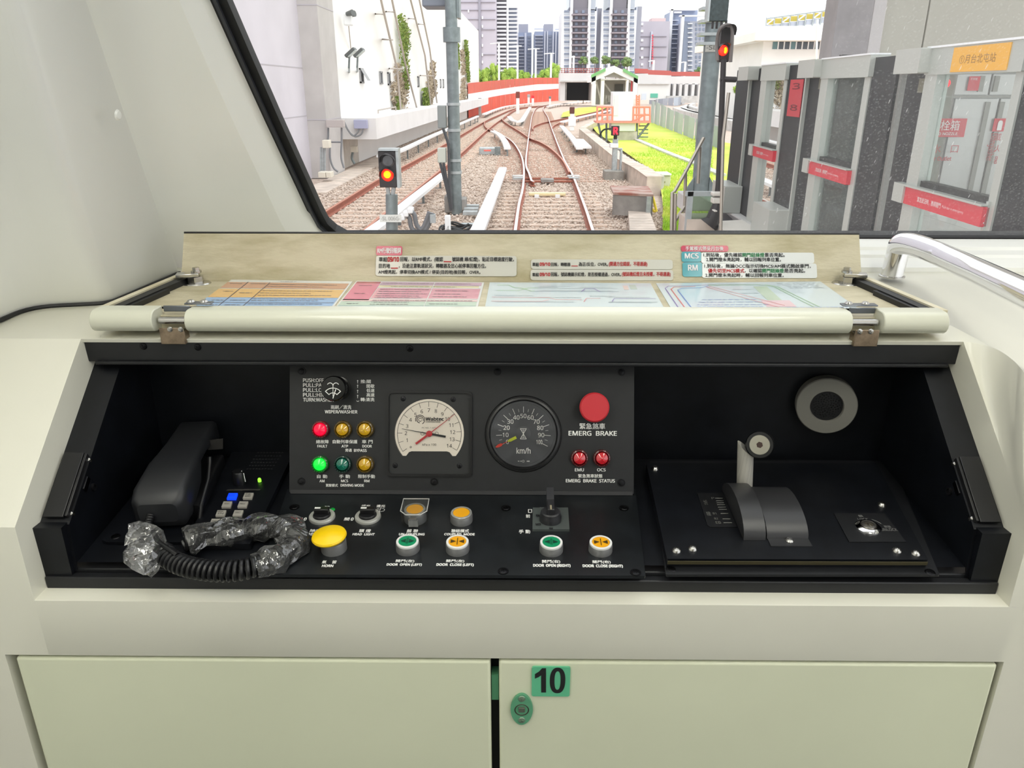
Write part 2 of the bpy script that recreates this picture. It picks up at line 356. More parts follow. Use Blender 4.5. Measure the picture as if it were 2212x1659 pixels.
# front under the sill, round the doors
DZ, DL, DR = 1.857, -.722, .674
xs_ = [XL, DL, -WX, WX, DR, .82, XR]
for a, b_ in zip(xs_[:-1], xs_[1:]):
    m.quad((a, C_[0], DZ), (b_, C_[0], DZ), (b_, *C_), (a, *C_))
m.quad((XL, C_[0], FLOOR_Z), (DL, C_[0], FLOOR_Z), (DL, C_[0], DZ), (XL, C_[0], DZ))
m.quad((DR, C_[0], FLOOR_Z), (.82, C_[0], FLOOR_Z), (.82, C_[0], DZ), (DR, C_[0], DZ))
yd = C_[0] + .032
xd_ = [DL, -WX, -.05, -.012, WX, DR]
for a, b_ in zip(xd_[:-1], xd_[1:]):
    if a not in (-.05, -.012): m.quad((a, C_[0], DZ), (b_, C_[0], DZ), (b_, yd, DZ), (a, yd, DZ))
    elif a == -.012: pass
m.quad((-.05, C_[0], DZ), (WX, C_[0], DZ), (WX, yd, DZ), (-.05, yd, DZ))
m.quad((DL, C_[0], FLOOR_Z), (DL, C_[0], DZ), (DL, yd, DZ), (DL, yd, FLOOR_Z))
m.quad((DR, C_[0], FLOOR_Z), (DR, C_[0], DZ), (DR, yd, DZ), (DR, yd, FLOOR_Z))
m.quad((DL, yd, FLOOR_Z), (-.05, yd, FLOOR_Z), (-.05, yd, DZ), (DL, yd, DZ))
m.quad((-.012, yd, FLOOR_Z), (DR, yd, FLOOR_Z), (DR, yd, DZ), (-.012, yd, DZ))
# reveals of the opening
AI, BI, CI = (1.128, 2.216), (.9065, 2.044), (.890, 1.953)
for s in (-1,):
    x = s * WX
    m.add([(x, *A_), (x, *B_), (x, *C_), (x - s * .004, *CI), (x - s * .004, *BI), (x - s * .004, *AI)], [(0, 1, 4, 5), (1, 2, 3, 4)])
lo6 = low[:NS + 1]
inr = [Vector((.656, AI[0] + (BI[0] - AI[0]) * t, AI[1] + (BI[1] - AI[1]) * t)) for t in ti]
m.strip(lo6, inr); m.quad((.66, *B_), (.66, *C_), (.656, *CI), (.656, *BI))
m.quad((-WX, *C_), (WX, *C_), (WX - .004, *CI), (-WX + .004, *CI))
m.quad((-WX, *A_), (WX, *A_), (WX, A_[0] + .002, A_[1] - .006), (-WX, A_[0] + .002, A_[1] - .006))
bm_weld = m
sh = m.build('moulded_shell', cream, console)
bm = bmesh.new(); bm.from_mesh(sh.data); bmesh.ops.remove_doubles(bm, verts=bm.verts, dist=.0006); bmesh.ops.recalc_face_normals(bm, faces=bm.faces); bm.to_mesh(sh.data); bm.free()
b = sh.modifiers.new('edge', 'BEVEL'); b.width = .009; b.segments = 4; b.limit_method = 'ANGLE'; b.angle_limit = radians(20)
for p in sh.data.polygons: p.use_smooth = True
sh.data.set_sharp_from_angle(angle=radians(80))

# black recess: floor, sides, back, header, front bar, corner flanges
m = M(); XI = .615
FY0, FZ0, FS = .905, 1.9845, .07
def fz(y): return FZ0 + (y - FY0) * FS
YW = 1.192
m.quad((-XI, FY0, fz(FY0)), (XI, FY0, fz(FY0)), (XI, YW, fz(YW)), (-XI, YW, fz(YW)))
m.quad((-XI, YW, fz(YW)), (XI, YW, fz(YW)), (XI, YW, 2.245), (-XI, YW, 2.245))
for s in (-1, 1):
    m.add([(s * XI, FY0, fz(FY0)), (s * XI, YW, fz(YW)), (s * XI, YW, 2.245), (s * XI, AI[0], AI[1]), (s * XI, BI[0], BI[1]), (s * XI, .9, 1.972)], [(0, 1, 2, 3, 4, 5)])
m.quad((-XI, 1.1, 2.214), (XI, 1.1, 2.214), (XI, YW, 2.214), (-XI, YW, 2.214))
m.build('recess_liner', black_in, console)
for s in (-1, 1):
    m = M()
    m.add([(s * XI, *AI), (s * XI, *BI), (s * XI, .900, 1.972), (s * (WX - .004), .900, 1.972), (s * (WX - .004), *BI), (s * (WX - .004), *AI)], [(0, 1, 4, 5), (1, 2, 3, 4)])
    m.bb((s * .6185, .893, 1.9545), (s * .6575, .9085, 2.046))
    m.build('side_flange', black_in, console)
m = M()
m.bb((-.6555, .8886, 1.944), (.6555, .902, 1.9705)); m.bb((-.648, .902, 1.962), (.648, .925, 1.976))
m.build('front_bar', black_sat, console, bevel=.002)
m = M()
m.bb((-.659, 1.101, 2.2115), (.659, 1.112, 2.2445)); m.bb((-.645, 1.095, 2.208), (.645, 1.103, 2.2135))
m.build('header_rail', black_sat, console, bevel=.0015)
m = M()
HP = Plane((0, 1.1008, 2.228), (1, 0, 0), (0, 0, 1))
def screw(mm, T, r=.0055, h=.002):
    mm.lathe([(0, h), (r * .55, h * .95), (r * .9, h * .6), (r, 0)], 14, T)
    for a in (0, pi / 2): mm.box((0, 0, h), (r * 1.1, r * .22, h * .5), Matrix.Rotation(a + .4, 3, 'Z'), T=T)
for u, v in ((310, 748), (427, 750), (885, 753)):
    q = M(); a, b_ = HP.px(u, v); screw(q, HP.at(a, b_), .0055); q.build('screw', darkmetal, console)

# doors
def door_slab(x0, x1):
    q = M(); q.bb((x0, C_[0] + .001, FLOOR_Z + .02), (x1, C_[0] + .021, DZ - .006)); return q
dl = door_slab(DL + .012, -.0395).build('cabinet_door', cream_low, console, bevel=.004, seg=3)
dr = door_slab(-.0275, DR - .006).build('cabinet_door', cream_low, console, bevel=.004, seg=3)
dl['label'] = 'left cabinet door without a lock'; dr['label'] = 'right cabinet door with green lock plate and number 10'
q = M(); q.bb((-.05, yd - .001, FLOOR_Z), (-.012, yd + .03, DZ)); q.build('gap_shade_strip', rubber, console)  # black strip painted in for the shade of the deep gap between the doors
teal = mat('green_plate', (98, 190, 146), .3, coat=.5)
teal2 = mat('green_lock', (92, 158, 122), .45)
DP = Plane((0, C_[0] + .0008, 1.8), (1, 0, 0), (0, 0, 1))
q = M(); y0 = DP.px(1074, 1524)[1]; y1 = DP.px(1074, 1470)[1]
q.bb((-.0385, C_[0] + .012, 1.8 + y0), (-.0285, C_[0] + .03, 1.8 + y1)); q.build('latch_bolt', teal2, dr)
q = M(); x0, y1 = DP.px(1149, 1438); x1, y0 = DP.px(1230, 1502)
q.prism(flat(rrect(x0, x1, y0, y1, .003)), (0, 0, .0025), T=DP.T)
npl = q.build('number_plate', teal, dr, bevel=.0008, label='green plate with the black number 10')
q = M(); D3 = DP.up(.003); zx0, zy0 = D3.px(1187, 1497.5); zx1, zy1 = D3.px(1222, 1442.5); zc, zd = ((zx0 + zx1) / 2, (zy0 + zy1) / 2), ((zx1 - zx0) / 2, (zy1 - zy0) / 2); ring0 = [(zc[0] + zd[0] * math.copysign(abs(cos(a_)) ** .85, cos(a_)), zc[1] + zd[1] * math.copysign(abs(sin(a_)) ** .85, sin(a_)), 0) for a_ in np.linspace(0, 2 * pi, 41)]; ring1 = [(zc[0] + (p_[0] - zc[0]) * .40, zc[1] + (p_[1] - zc[1]) * .72, 0) for p_ in ring0]; q.strip(ring0, ring1, T=D3.T)
q.poly([(*D3.px(u, v), 0) for u, v in ((1169, 1496), (1179.5, 1496), (1179.5, 1443.5), (1171, 1443.5), (1164, 1451), (1155.5, 1456), (1155.5, 1466), (1163, 1463), (1169, 1459))], T=D3.T)
q.f = q.f; q.build('number', black_ink, dr)
q = M(); cx, cy = DP.px(1127, 1529); rx = abs(DP.px(1151, 1529)[0] - cx); ry = abs(DP.px(1127, 1496)[1] - cy)
q.prism([(cx + rx * cos(t) * (1 - .08 * abs(sin(t)) ** 2), cy + ry * sin(t), 0) for t in [2 * pi * k / 32 for k in range(32)]], (0, 0, .004), T=DP.T)
q.build('lock_plate', teal2, dr, bevel=.0012)
q = M(); q.lathe([(.0105, .0042), (.0098, .0048), (.009, .0042), (.0088, .0005), (0, .0005)], 24, DP.at(cx, cy)); q.build('lock_socket', mat('bronze_dark', (66, 52, 48), .4, metal=.6), dr)
q = M(); q.box((0, .002, .004), (.009, .008, .006), T=DP.at(cx, cy)); q.build('lock_spindle', mat('spindle_grey', (110, 118, 104), .4, metal=.5), dr, bevel=.0005)
for dv in (-24, 22):
    q = M(); a, b_ = DP.px(1127, 1529 + dv); screw(q, DP.at(a, b_, .004), .0052, .0018); q.build('screw', mat('pale_screw', (150, 172, 150), .3, metal=.7), dr)

# side catches of the lid: black angle with a slot, on both reveals
for s in (-1, 1):
    k = thing('lid_catch', (s * .63, .93, 2.05), 'black slotted lid catch screwed to the %s edge of the desk recess' % ('left' if s < 0 else 'right'), 'catch', 'lid catches at the recess edges')
    q = M()
    d = Vector((0, AI[0] - BI[0], AI[1] - BI[1])).normalized(); nrm = Vector((0, -d.z, d.y)); o = Vector((s * .632, BI[0], BI[1])) + d * .012
    PT = Plane(o + nrm * .003, (1, 0, 0), d)
    w = .024
    q.box((s * .005, .045, .002), (w + .004, .098, .004), T=PT.T)
    q.box((s * -.012, .045, -.0135), (.004, .095, .035), T=PT.T)
    q.build('angle_plate', black_pl, k, bevel=.001)
    q = M(); q.box((s * -.0148, .0575, -.012), (.002, .062, .016), T=PT.T); q.build('slot', rubber, k)
    q = M(); q.box((s * -.016, .052, -.012), (.006, .02, .01), T=PT.T); q.build('catch_bolt', darkmetal, k, bevel=.001)
    for yy in (.004, .086):
        q = M(); q.lathe([(0, .003), (.003, .0025), (.0042, 0)], 12, PT.T @ Matrix.Translation((s * -.0145, yy, -.006)) @ Matrix.Rotation(-s * pi / 2, 4, 'Y')); q.build('screw', steel, k)
    q = M(); q.lathe([(.0055, 0), (.0055, .006), (.0035, .006), (.0035, .001), (0, .001)], 14, PT.T @ Matrix.Translation((s * -.0145, .055, -.03)) @ Matrix.Rotation(-s * pi / 2, 4, 'Y')); q.build('knob', black_pl, k)
    q = M(); pl = [(s * -.0135, .1), (s * -.0135, .0), ]; q.add([(s * -.0136, .095, -.03), (s * -.0136, .07, -.09), (s * -.0136, -.03, -.075), (s * -.0136, .0, -.03), (s * -.0110, .095, -.03), (s * -.0110, .07, -.09), (s * -.0110, -.03, -.075), (s * -.0110, .0, -.03)], [(0, 1, 2, 3), (4, 5, 6, 7), (0, 1, 5, 4), (1, 2, 6, 5), (2, 3, 7, 6), (0, 3, 7, 4)], T=PT.T); q.build('cover_plate', black_sat, k)

# ---------------------------------------------------------------- room shell round the cab
WK = .62                                        # lean of the windscreen: towards the driver per metre of height
WP0 = Vector((0, 1.66, 2.312)); WN = Vector((0, 1, WK)).normalized()
def wpt(u, v, off=0.0):                         # point on the windscreen plane
    return on_plane(u, v, WP0 - WN * off, WN)
def lean(u, v, yb, zb, k=WK):
    return on_plane(u, v, Vector((0, yb, zb)), Vector((0, 1, k)).normalized())

ZT = 3.46
def extend(a, b, z):                            # along a-b to height z
    t = (z - a.z) / (b.z - a.z); return a.lerp(b, t)
e0b = Vector((-.845, .70, ZC)); e1b = on_z(66, 664, ZC - .003); e2b = on_z(232, 656, ZC - .003); e3b = on_z(386, 590, ZC - .003)
e2t = lean(27, 0, e2b.y, e2b.z, .52); e3t = lean(185, 0, e3b.y, e3b.z, .52); e1t = lean(-120, 60, e1b.y, e1b.z, .52)
e0t = Vector((-.93, .42, 2.8))
bot = [Vector((e0b.x - .12, -4.5, ZC)), e0b, e1b, e2b, e3b]
top = [Vector((e0b.x - .12, -4.5, ZT)), extend(e0b, e0t, ZT), extend(e1b, e1t, ZT), extend(e2b, e2t, ZT), extend(e3b, e3t, ZT)]
def fillet(pts, r, n=6):
    out = [pts[0]]
    for i in range(1, len(pts) - 1):
        p, a, b = pts[i], pts[i - 1], pts[i + 1]; da, db = (a - p), (b - p)
        ra = min(r[i - 1] if isinstance(r, (list, tuple)) else r, da.length * .45, db.length * .45)
        s0, s1 = p + da.normalized() * ra, p + db.normalized() * ra
        out += [s0.lerp(p, t).lerp(p.lerp(s1, t), t) for t in [k / n for k in range(n + 1)]]
    return out + [pts[-1]]
bb_, tt_ = fillet(bot, [.05, .045, .022]), fillet(top, [.05, .045, .022])
base = [Vector((p.x, p.y, FLOOR_Z)) for p in bb_]
m = M(); m.strip(bb_, tt_, True); m.strip(base, bb_, True)
for a, b_ in ((bb_, tt_),):
    m.strip([p + Vector((-.05, .0, 0)) for p in (a[0], a[1])], [p + Vector((-.05, 0, 0)) for p in (b_[0], b_[1])])
wl = m.build('wall_left', panel_white, sharp=60); struct(wl)
# black joint along the desk
m = M(); m.tube([p + Vector((.004, -.004, .002)) for p in bb_], .0035, 6); jo = m.build('trim_1', rubber); struct(jo)
# screw cover on the pillar
m = M(); tpl = (e3t - e3b).normalized(); pc = on_plane(254, 248, e2b.lerp(e3b, .5), ((e3b - e2b).cross(e2t - e2b)).normalized())
nn = ((e3b - e2b).cross(tpl)).normalized(); nn = -nn if nn.dot(CAM - pc) < 0 else nn
PQ = Plane(pc, (e3b - e2b), tpl) if (Plane(pc, (e3b - e2b), tpl).n.dot(CAM - pc) > 0) else Plane(pc, (e2b - e3b), tpl)
m.lathe([(0, .0035), (.006, .003), (.0085, .0)], 18, PQ.T); tag(m.build('screw_cover', panel_white, loc=pc), 'small round white screw cap on the left window pillar', 'screw cap')
# lining between pillar and windscreen seal
sb, s_t = lean(386, 570, e3b.y + .01, e3b.z, .52), lean(184, -10, e3b.y + .01, e3b.z, .52)
seal_px = [(470, -40), (487, 0), (540, 122), (600, 258), (660, 390), (688, 452), (703, 480), (722, 497), (748, 505)]
glass_edge = [wpt(u, v) for u, v in seal_px]
gt = extend(glass_edge[1], glass_edge[0], ZT) if False else glass_edge[0] + (glass_edge[1] - glass_edge[2]) * 1.3
edge = [gt] + glass_edge[1:]
lin_out = [p + Vector((-.034, 0, 0)) - WN * .012 for p in edge]
lin_out[-1] = edge[-1] + Vector((0, 0, -.03)) - WN * .012; lin_out[-2] = edge[-2] + Vector((-.012, 0, -.028)) - WN * .012; lin_out[-3] = edge[-3] + Vector((-.026, 0, -.016)) - WN * .012
seam = [extend(sb, s_t, z) + Vector((-.03, .05, 0)) for z in (3.3, 2.74, 2.62, 2.52, 2.42, 2.35, 2.31, 2.28, 2.235)]
m = M()
mid = [a.lerp(b_, .86) - WN * .022 for a, b_ in zip(seam, lin_out)]
m.strip(seam, mid, True); m.strip(mid, lin_out, True)
m.strip(lin_out, [p + Vector((-.012, 0, 0)) + WN * .004 if i < len(edge) - 3 else p + Vector((0, 0, -.012)) + WN * .004 for i, p in enumerate(edge)], True)
m.strip([extend(e3b, e3t, z) + Vector((-.004, .004, 0)) for z in (3.3, 2.74, 2.62, 2.52, 2.42, 2.35, 2.31, 2.28, 2.235)], seam, False)
tr = m.build('trim_2', panel_white, sharp=60); struct(tr)
# sill under the windscreen
m = M(); xs = (-.62, 1.5)
prof = [(1.548, ZC - .01), (1.548, 2.262), (1.556, 2.266), (1.575, 2.276), (1.578, 2.282), (1.60, 2.287), (1.604, 2.293), (1.625, 2.302), (1.640, 2.303)]
m.strip([Vector((xs[0], *p)) for p in prof], [Vector((xs[1], *p)) for p in prof], True)
st = m.build('trim_3', panel_white, sharp=25); struct(st)
# windscreen: pane and rubber seal
wz = Vector((0, 0, 0))
win = thing('window_1', WP0, 'large raked cab windscreen in a black rubber seal', 'window'); struct(win)
bl = Vector((0, 1.66, 2.312)); XRW = 1.62
def wrow(x, z): return Vector((x, WP0.y - WK * (z - WP0.z), z))
path = list(edge) + [wrow(x, 2.312) for x in (-.2, .2, .6, 1.0, XRW)]
ez = edge[-1].z; ez -= .006; edge[-1] = edge[-1] + Vector((0, 0, -.006)); path = list(edge) + [wrow(x, ez) for x in (-.2, .2, .6, 1.0, XRW)]
m = M()
m.sweep(path, [(-.028, -.006), (-.016, .006), (-.006, .012), (.004, .006), (.004, -.012), (-.028, -.012)] if False else [(-.006, -.014), (.013, -.014), (.026, -.006), (.026, .004), (-.006, .008)], up=-WN)
m.build('rubber_seal', rubber, win)
m = M()
m.sweep([p - WN * .012 + (Vector((-.012, 0, 0)) if i < len(edge) - 2 else Vector((0, 0, -.013))) for i, p in enumerate(path)], [(-.003, -.003), (.003, -.003), (.003, .003), (-.003, .003)], up=-WN)
m.build('seal_insert', mat('seal_grey', (48, 50, 56), .35), win)
# the glass, right part unwiped and dirty, its even haze standing in for reflections
g = glass_mat('windscreen_glass', (.985, 1, .99), .018, 0, .045, (.95, .95, .95))
nt = g.node_tree; N = nt.nodes; L = nt.links
hz = N[g['haze_node']]
tc = N.new('ShaderNodeTexCoord'); sx = N.new('ShaderNodeSeparateXYZ'); L.new(tc.outputs['Object'], sx.inputs[0])
def math_(op, a, b=None, c=None):
    n = N.new('ShaderNodeMath'); n.operation = op
    for i, x in enumerate((a, b, c)):
        if x is None: continue
        if isinstance(x, (int, float)): n.inputs[i].default_value = x
        else: L.new(x, n.inputs[i])
    return n.outputs[0]
# wiped sector ends along a slanted line
edge_f = math_('MULTIPLY_ADD', sx.outputs['Z'], -.16, math_('SUBTRACT', sx.outputs['X'], .405))
mr = N.new('ShaderNodeMapRange'); mr.inputs['From Min'].default_value = 0; mr.inputs['From Max'].default_value = .16; L.new(edge_f, mr.inputs[0])
mp = N.new('ShaderNodeMapping'); mp.inputs['Rotation'].default_value = (0, radians(32), 0); mp.inputs['Scale'].default_value = (150, 1, 34); L.new(tc.outputs['Object'], mp.inputs[0])
vo = N.new('ShaderNodeTexVoronoi'); vo.inputs['Scale'].default_value = 1; L.new(mp.outputs[0], vo.inputs['Vector'])
sp = math_('LESS_THAN', vo.outputs['Distance'], .14)
wn = N.new('ShaderNodeTexWhiteNoise'); L.new(vo.outputs['Position'], wn.inputs[0]); few = math_('GREATER_THAN', wn.outputs[0], .70)
streak = math_('MULTIPLY', sp, few)
vo2 = N.new('ShaderNodeTexVoronoi'); vo2.inputs['Scale'].default_value = 190; L.new(tc.outputs['Object'], vo2.inputs['Vector'])
dots = math_('MULTIPLY', math_('LESS_THAN', vo2.outputs['Distance'], .30), .075)
nz = N.new('ShaderNodeTexNoise'); nz.inputs['Scale'].default_value = 9; L.new(tc.outputs['Object'], nz.inputs['Vector'])
dirt = math_('ADD', math_('ADD', math_('MULTIPLY', streak, .32), dots), math_('MULTIPLY', nz.outputs[0], .05))
L.new(math_('MULTIPLY_ADD', dirt, mr.outputs[0], math_('MULTIPLY_ADD', mr.outputs[0], .04, .012)), hz.inputs[0])
m = M(); m.add([p for p in path] + [wrow(XRW, 3.42), wrow(edge[0].x, 3.42) if edge[0].z > 3.42 else Vector((edge[0].x - .05, wrow(0, 3.42).y, 3.42))], [tuple(range(len(path) + 2))])
m.build('glass_pane', g, win)
# ceiling, floor, right wall, back of the saloon (outside the frame, they enclose the light)
m = M(); m.bb((-1.25, -4.6, CEIL_Z), (1.65, .93, CEIL_Z + .05)); struct(m.build('ceiling', panel_white))
for x in (-.55, .75):
    t = thing('ceiling_lamp', (x, -.9, CEIL_Z - .03), 'long ceiling lamp tube strip %s of the cab aisle' % ('left' if x < 0 else 'right'), 'lamp', 'ceiling lamps of the cab')
    q = M(); q.bb((x - .14, -1.02, CEIL_Z - .03), (x - .12, .72, CEIL_Z)); q.bb((x + .12, -1.02, CEIL_Z - .03), (x + .14, .72, CEIL_Z)); q.build('lamp_rim', steel, t)
m = M(); m.bb((-1.25, -4.6, FLOOR_Z - .05), (1.65, 1.7, FLOOR_Z)); struct(m.build('floor', mat('cab_floor', (96, 98, 100), .6, var=.2, scale=80)))
m = M()
m.bb((1.60, -4.6, FLOOR_Z), (1.65, 1.66, 1.95)); m.bb((1.60, -4.6, 3.28), (1.65, .93, CEIL_Z))
for y in (-4.6, -2.9, -1.2): m.bb((1.60, y, 1.95), (1.65, y + .35, 3.28))
struct(m.build('wall_right', panel_white))
m = M(); m.bb((-1.25, -4.65, FLOOR_Z), (1.65, -4.6, CEIL_Z)); struct(m.build('wall_back', mat('saloon_end', (170, 168, 150), .6)))

# chrome grab rail on the right of the desk
gr = thing('grab_rail', on_z(1926, 600, ZC), 'polished chrome grab rail curving over the right of the desk', 'handrail')
b0 = on_z(1926, 598, ZC)
p0, p1, p2 = b0 + Vector((.004, 0, .055)), at_d(1938, 508, 1.475), at_d(2045, 556, 1.36)
raw = [b0, b0 + Vector((.002, 0, .03))] + [p0.lerp(p1, t).lerp(p1.lerp(p2, t), t) for t in [k / 14 for k in range(15)]] + [at_d(2120, 590, 1.24), at_d(2212, 633, 1.10), at_d(2330, 690, .97), at_d(2420, 735, .88)]
m = M(); m.tube(raw, .0205, 24); m.build('tube', chrome, gr)
m = M(); m.lathe([(.024, 0), (.024, .003), (.021, .004)], 24, Matrix.Translation(b0)); m.build('base_ring', steel, gr)
# ================================================================ THE OPEN LID
lid_in = mat('lid_inside', (208, 199, 172), .55, col2=(164, 153, 116), scale=7, lo=.42, hi=.75, detail=8, bump=.15, bscale=60, stretch=(1, 2.2, 4))
lid_rim = mat('lid_rim', (222, 214, 188), .5, col2=(200, 190, 158), scale=12)
LZ = 2.279                                       # level of the lid's inside floor
lid = thing('desk_lid', (0, 1.26, 2.2585), 'cream lid folded open on top of the driver desk, inside up', 'lid')
PL = Plane((0, 1.12, LZ), (1, 0, 0), (0, 1, 0))   # its floor
HXL, HXR = -.642, .642                            # half widths
yk = 1.356                                        # crease line
def hxw(y): return .642 - (y - 1.11) / (yk - 1.11) * .031   # the lid narrows towards the back
m = M()
m.prism([(-hxw(1.118) + .01, 1.118, 2.2592), (hxw(1.118) - .01, 1.118, 2.2592), (hxw(yk) - .01, yk, 2.2592), (-hxw(yk) + .01, yk, 2.2592)], (0, 0, LZ - 2.2592))
m.build('tray', lid_in, lid)
for s in (-1, 1):                                 # raised side rims, with a black gasket inside each
    def slant(q, i0, i1, y0, y1, z0, z1):
        f0, f1 = hxw(y0), hxw(y1); q.prism([(s * (f0 - i0), y0, z0), (s * (f1 - i0), y1, z0), (s * (f1 - i1), y1, z0), (s * (f0 - i1), y0, z0)], (0, 0, z1 - z0))
    q = M(); slant(q, .0, .011, 1.119, yk + .004, 2.2595, LZ + .012); q.build('side_rim', lid_rim, lid, bevel=.002)
    q = M(); slant(q, .013, .029, 1.132, yk - .02, LZ - .001, LZ + .010); slant(q, .029, .036, 1.132, yk - .10, LZ - .001, LZ + .008)
    q.build('gasket', rubber, lid, bevel=.0015)
# the lip that turns up at the back
l0, l1 = Vector((0, yk, LZ)), Vector((0, 1.397, 2.355))
LP = Plane(l0, (1, 0, 0), l1 - l0)
hl = (l1 - l0).length
q = M(); hw_ = hxw(yk)
prof = [(yk - .012, LZ + .0003)] + [tuple((l0 + (l1 - l0) * t)[1:]) for t in (0, .3, .65, 1.0)]
pb = [(y + .006, z - .006) for y, z in prof]
ring = prof + pb[::-1]; nr = len(ring)
q.add([(-hw_, y, z) for y, z in ring] + [(hw_, y, z) for y, z in ring], [(i, (i + 1) % nr, nr + (i + 1) % nr, nr + i) for i in range(nr)] + [tuple(range(nr)), tuple(range(2 * nr - 1, nr - 1, -1))], False)
q.build('turned_up_lip', lid_in, lid, sharp=50)
q = M(); q.tube([(x, 1.3985, 2.3555) for x in (-hw_, hw_)], .0022, 8); q.build('lip_edging', black_pl, lid)
# rounded hinge edge in three lengths with the two hinge gaps
def hx(u): return on_y(u, 690, 1.105).x
segs = [(205, 338), (407, 1834), (1901, 2040)]
rim_c = mat('lid_outside', (214, 214, 196), .3, coat=.35)
for a, b_ in segs:
    q = M(); n = 8; pr = [(1.128, 2.2925)] + [(1.104 - .016 * sin(t), 2.2765 + .0165 * cos(t)) for t in [pi * .98 * k / n for k in range(n + 1)]] + [(1.128, 2.2605)]
    x0, x1 = hx(a), hx(b_)
    q.add([(x0, *p) for p in pr] + [(x1, *p) for p in pr], [(i, i + 1, len(pr) + i + 1, len(pr) + i) for i in range(len(pr) - 1)] + [tuple(range(len(pr))), tuple(range(2 * len(pr) - 1, len(pr) - 1, -1))], True)
    q.build('hinge_edge', rim_c, lid, bevel=.0015, sharp=50)
q = M(); q.tube([(hx(300), 1.131, LZ + .0095), (hx(1955), 1.131, LZ + .0095)], .0018, 6); q.build('sheet_stop', darkmetal, lid)
wood = mat('worn_edge', (216, 190, 140), .6)
q = M(); q.bb((hx(410), 1.1285, LZ + .003), (hx(1832), 1.131, LZ + .0085)); q.build('worn_edge', wood, lid)
# console strip under the lid and the two hinges
bronze = mat('hinge_tarnished', (150, 132, 112), .35, metal=.8, var=.25, scale=50)
for s, (u0, u1) in ((-1, (343, 403)), (1, (1838, 1897))):
    h = part_empty('hinge', lid, (hx((u0 + u1) / 2), 1.10, 2.26), 'tarnished steel hinge')
    x0, x1 = hx(u0), hx(u1); xa, xb = x0 + .004, x1 - .001
    q = M(); q.bb((xa, 1.0915, 2.2425), (xb, 1.0935, 2.268)); q.bb((xa, 1.0935, 2.2425), (xa + .0015, 1.11, 2.262)); q.bb((xb - .0015, 1.0935, 2.2425), (xb, 1.11, 2.262)); q.build('knuckle_plate', bronze, h, bevel=.0008)
    q = M(); q.cyl((x0 + .0005, 1.106, 2.2755), (x1 - .0005, 1.106, 2.2755), .0055, n=14); q.build('hinge_pin', steel, h)
    q = M(); q.bb((xa - .002, 1.12, LZ + .006), (xb + .002, 1.1225, LZ + .0155)); q.bb((x0 + s * -.004 + (.03 if s < 0 else -.004), 1.121, LZ + .0165), (x0 + (.075 if s < 0 else .045), 1.135, LZ + .019)); q.build('leaf_plate', mat('hinge_grey', (120, 124, 130), .3, metal=.8), h, bevel=.0012)
    for dx in (.018, .034):
        q = M(); screw(q, Matrix.Translation((x0 + dx + (.003 if s < 0 else -.008), 1.0912, 2.266)) @ Matrix.Rotation(pi / 2, 4, 'X'), .0042, .002); q.build('screw', steel, h)
    for dx in ((.042, .062) if s < 0 else (.003, .028)):
        q = M(); q.lathe([(0, .004), (.004, .0035), (.0062, .001), (.0062, 0)], 14, Matrix.Translation((x0 + dx, 1.128, LZ + .019))); q.build('screw', steel, h)
# quarter-turn latches
for u, v, s in ((424, 612, -1), (1829, 612, 1)):
    p = on_z(u, v, LZ); lt = thing('quarter_turn_latch', (p.x, p.y, LZ), 'steel quarter-turn latch standing at the back %s corner of the lid' % ('left' if s < 0 else 'right'), 'latch', 'latches on the open lid')
    q = M(); q.lathe([(.026, 0), (.024, .002), (.016, .003), (.0, .003)], 24, Matrix.Translation((p.x, p.y, LZ)) @ Matrix.Diagonal((1, .8, 1, 1))); q.build('base', steel, lt)
    q = M(); q.cyl((p.x, p.y, LZ + .003), (p.x, p.y, LZ + .013), .0145, n=6, smooth=False); q.build('nut', steel, lt, bevel=.001)
    q = M(); q.box((p.x + s * .011, p.y - .004, LZ + .0165), (.038, .022, .006), Matrix.Rotation(s * -.25, 3, 'Z')); q.build('cam_arm', mat('latch_bright', (205, 203, 200), .22, metal=1), lt, bevel=.001)
    q = M(); q.cyl((p.x - s * .003, p.y, LZ + .0195), (p.x - s * .003, p.y, LZ + .023), .009, n=18); q.cyl((p.x - s * .003, p.y, LZ + .023), (p.x - s * .003, p.y, LZ + .0285), .0062, n=6, smooth=False); q.build('bolt', steel, lt)

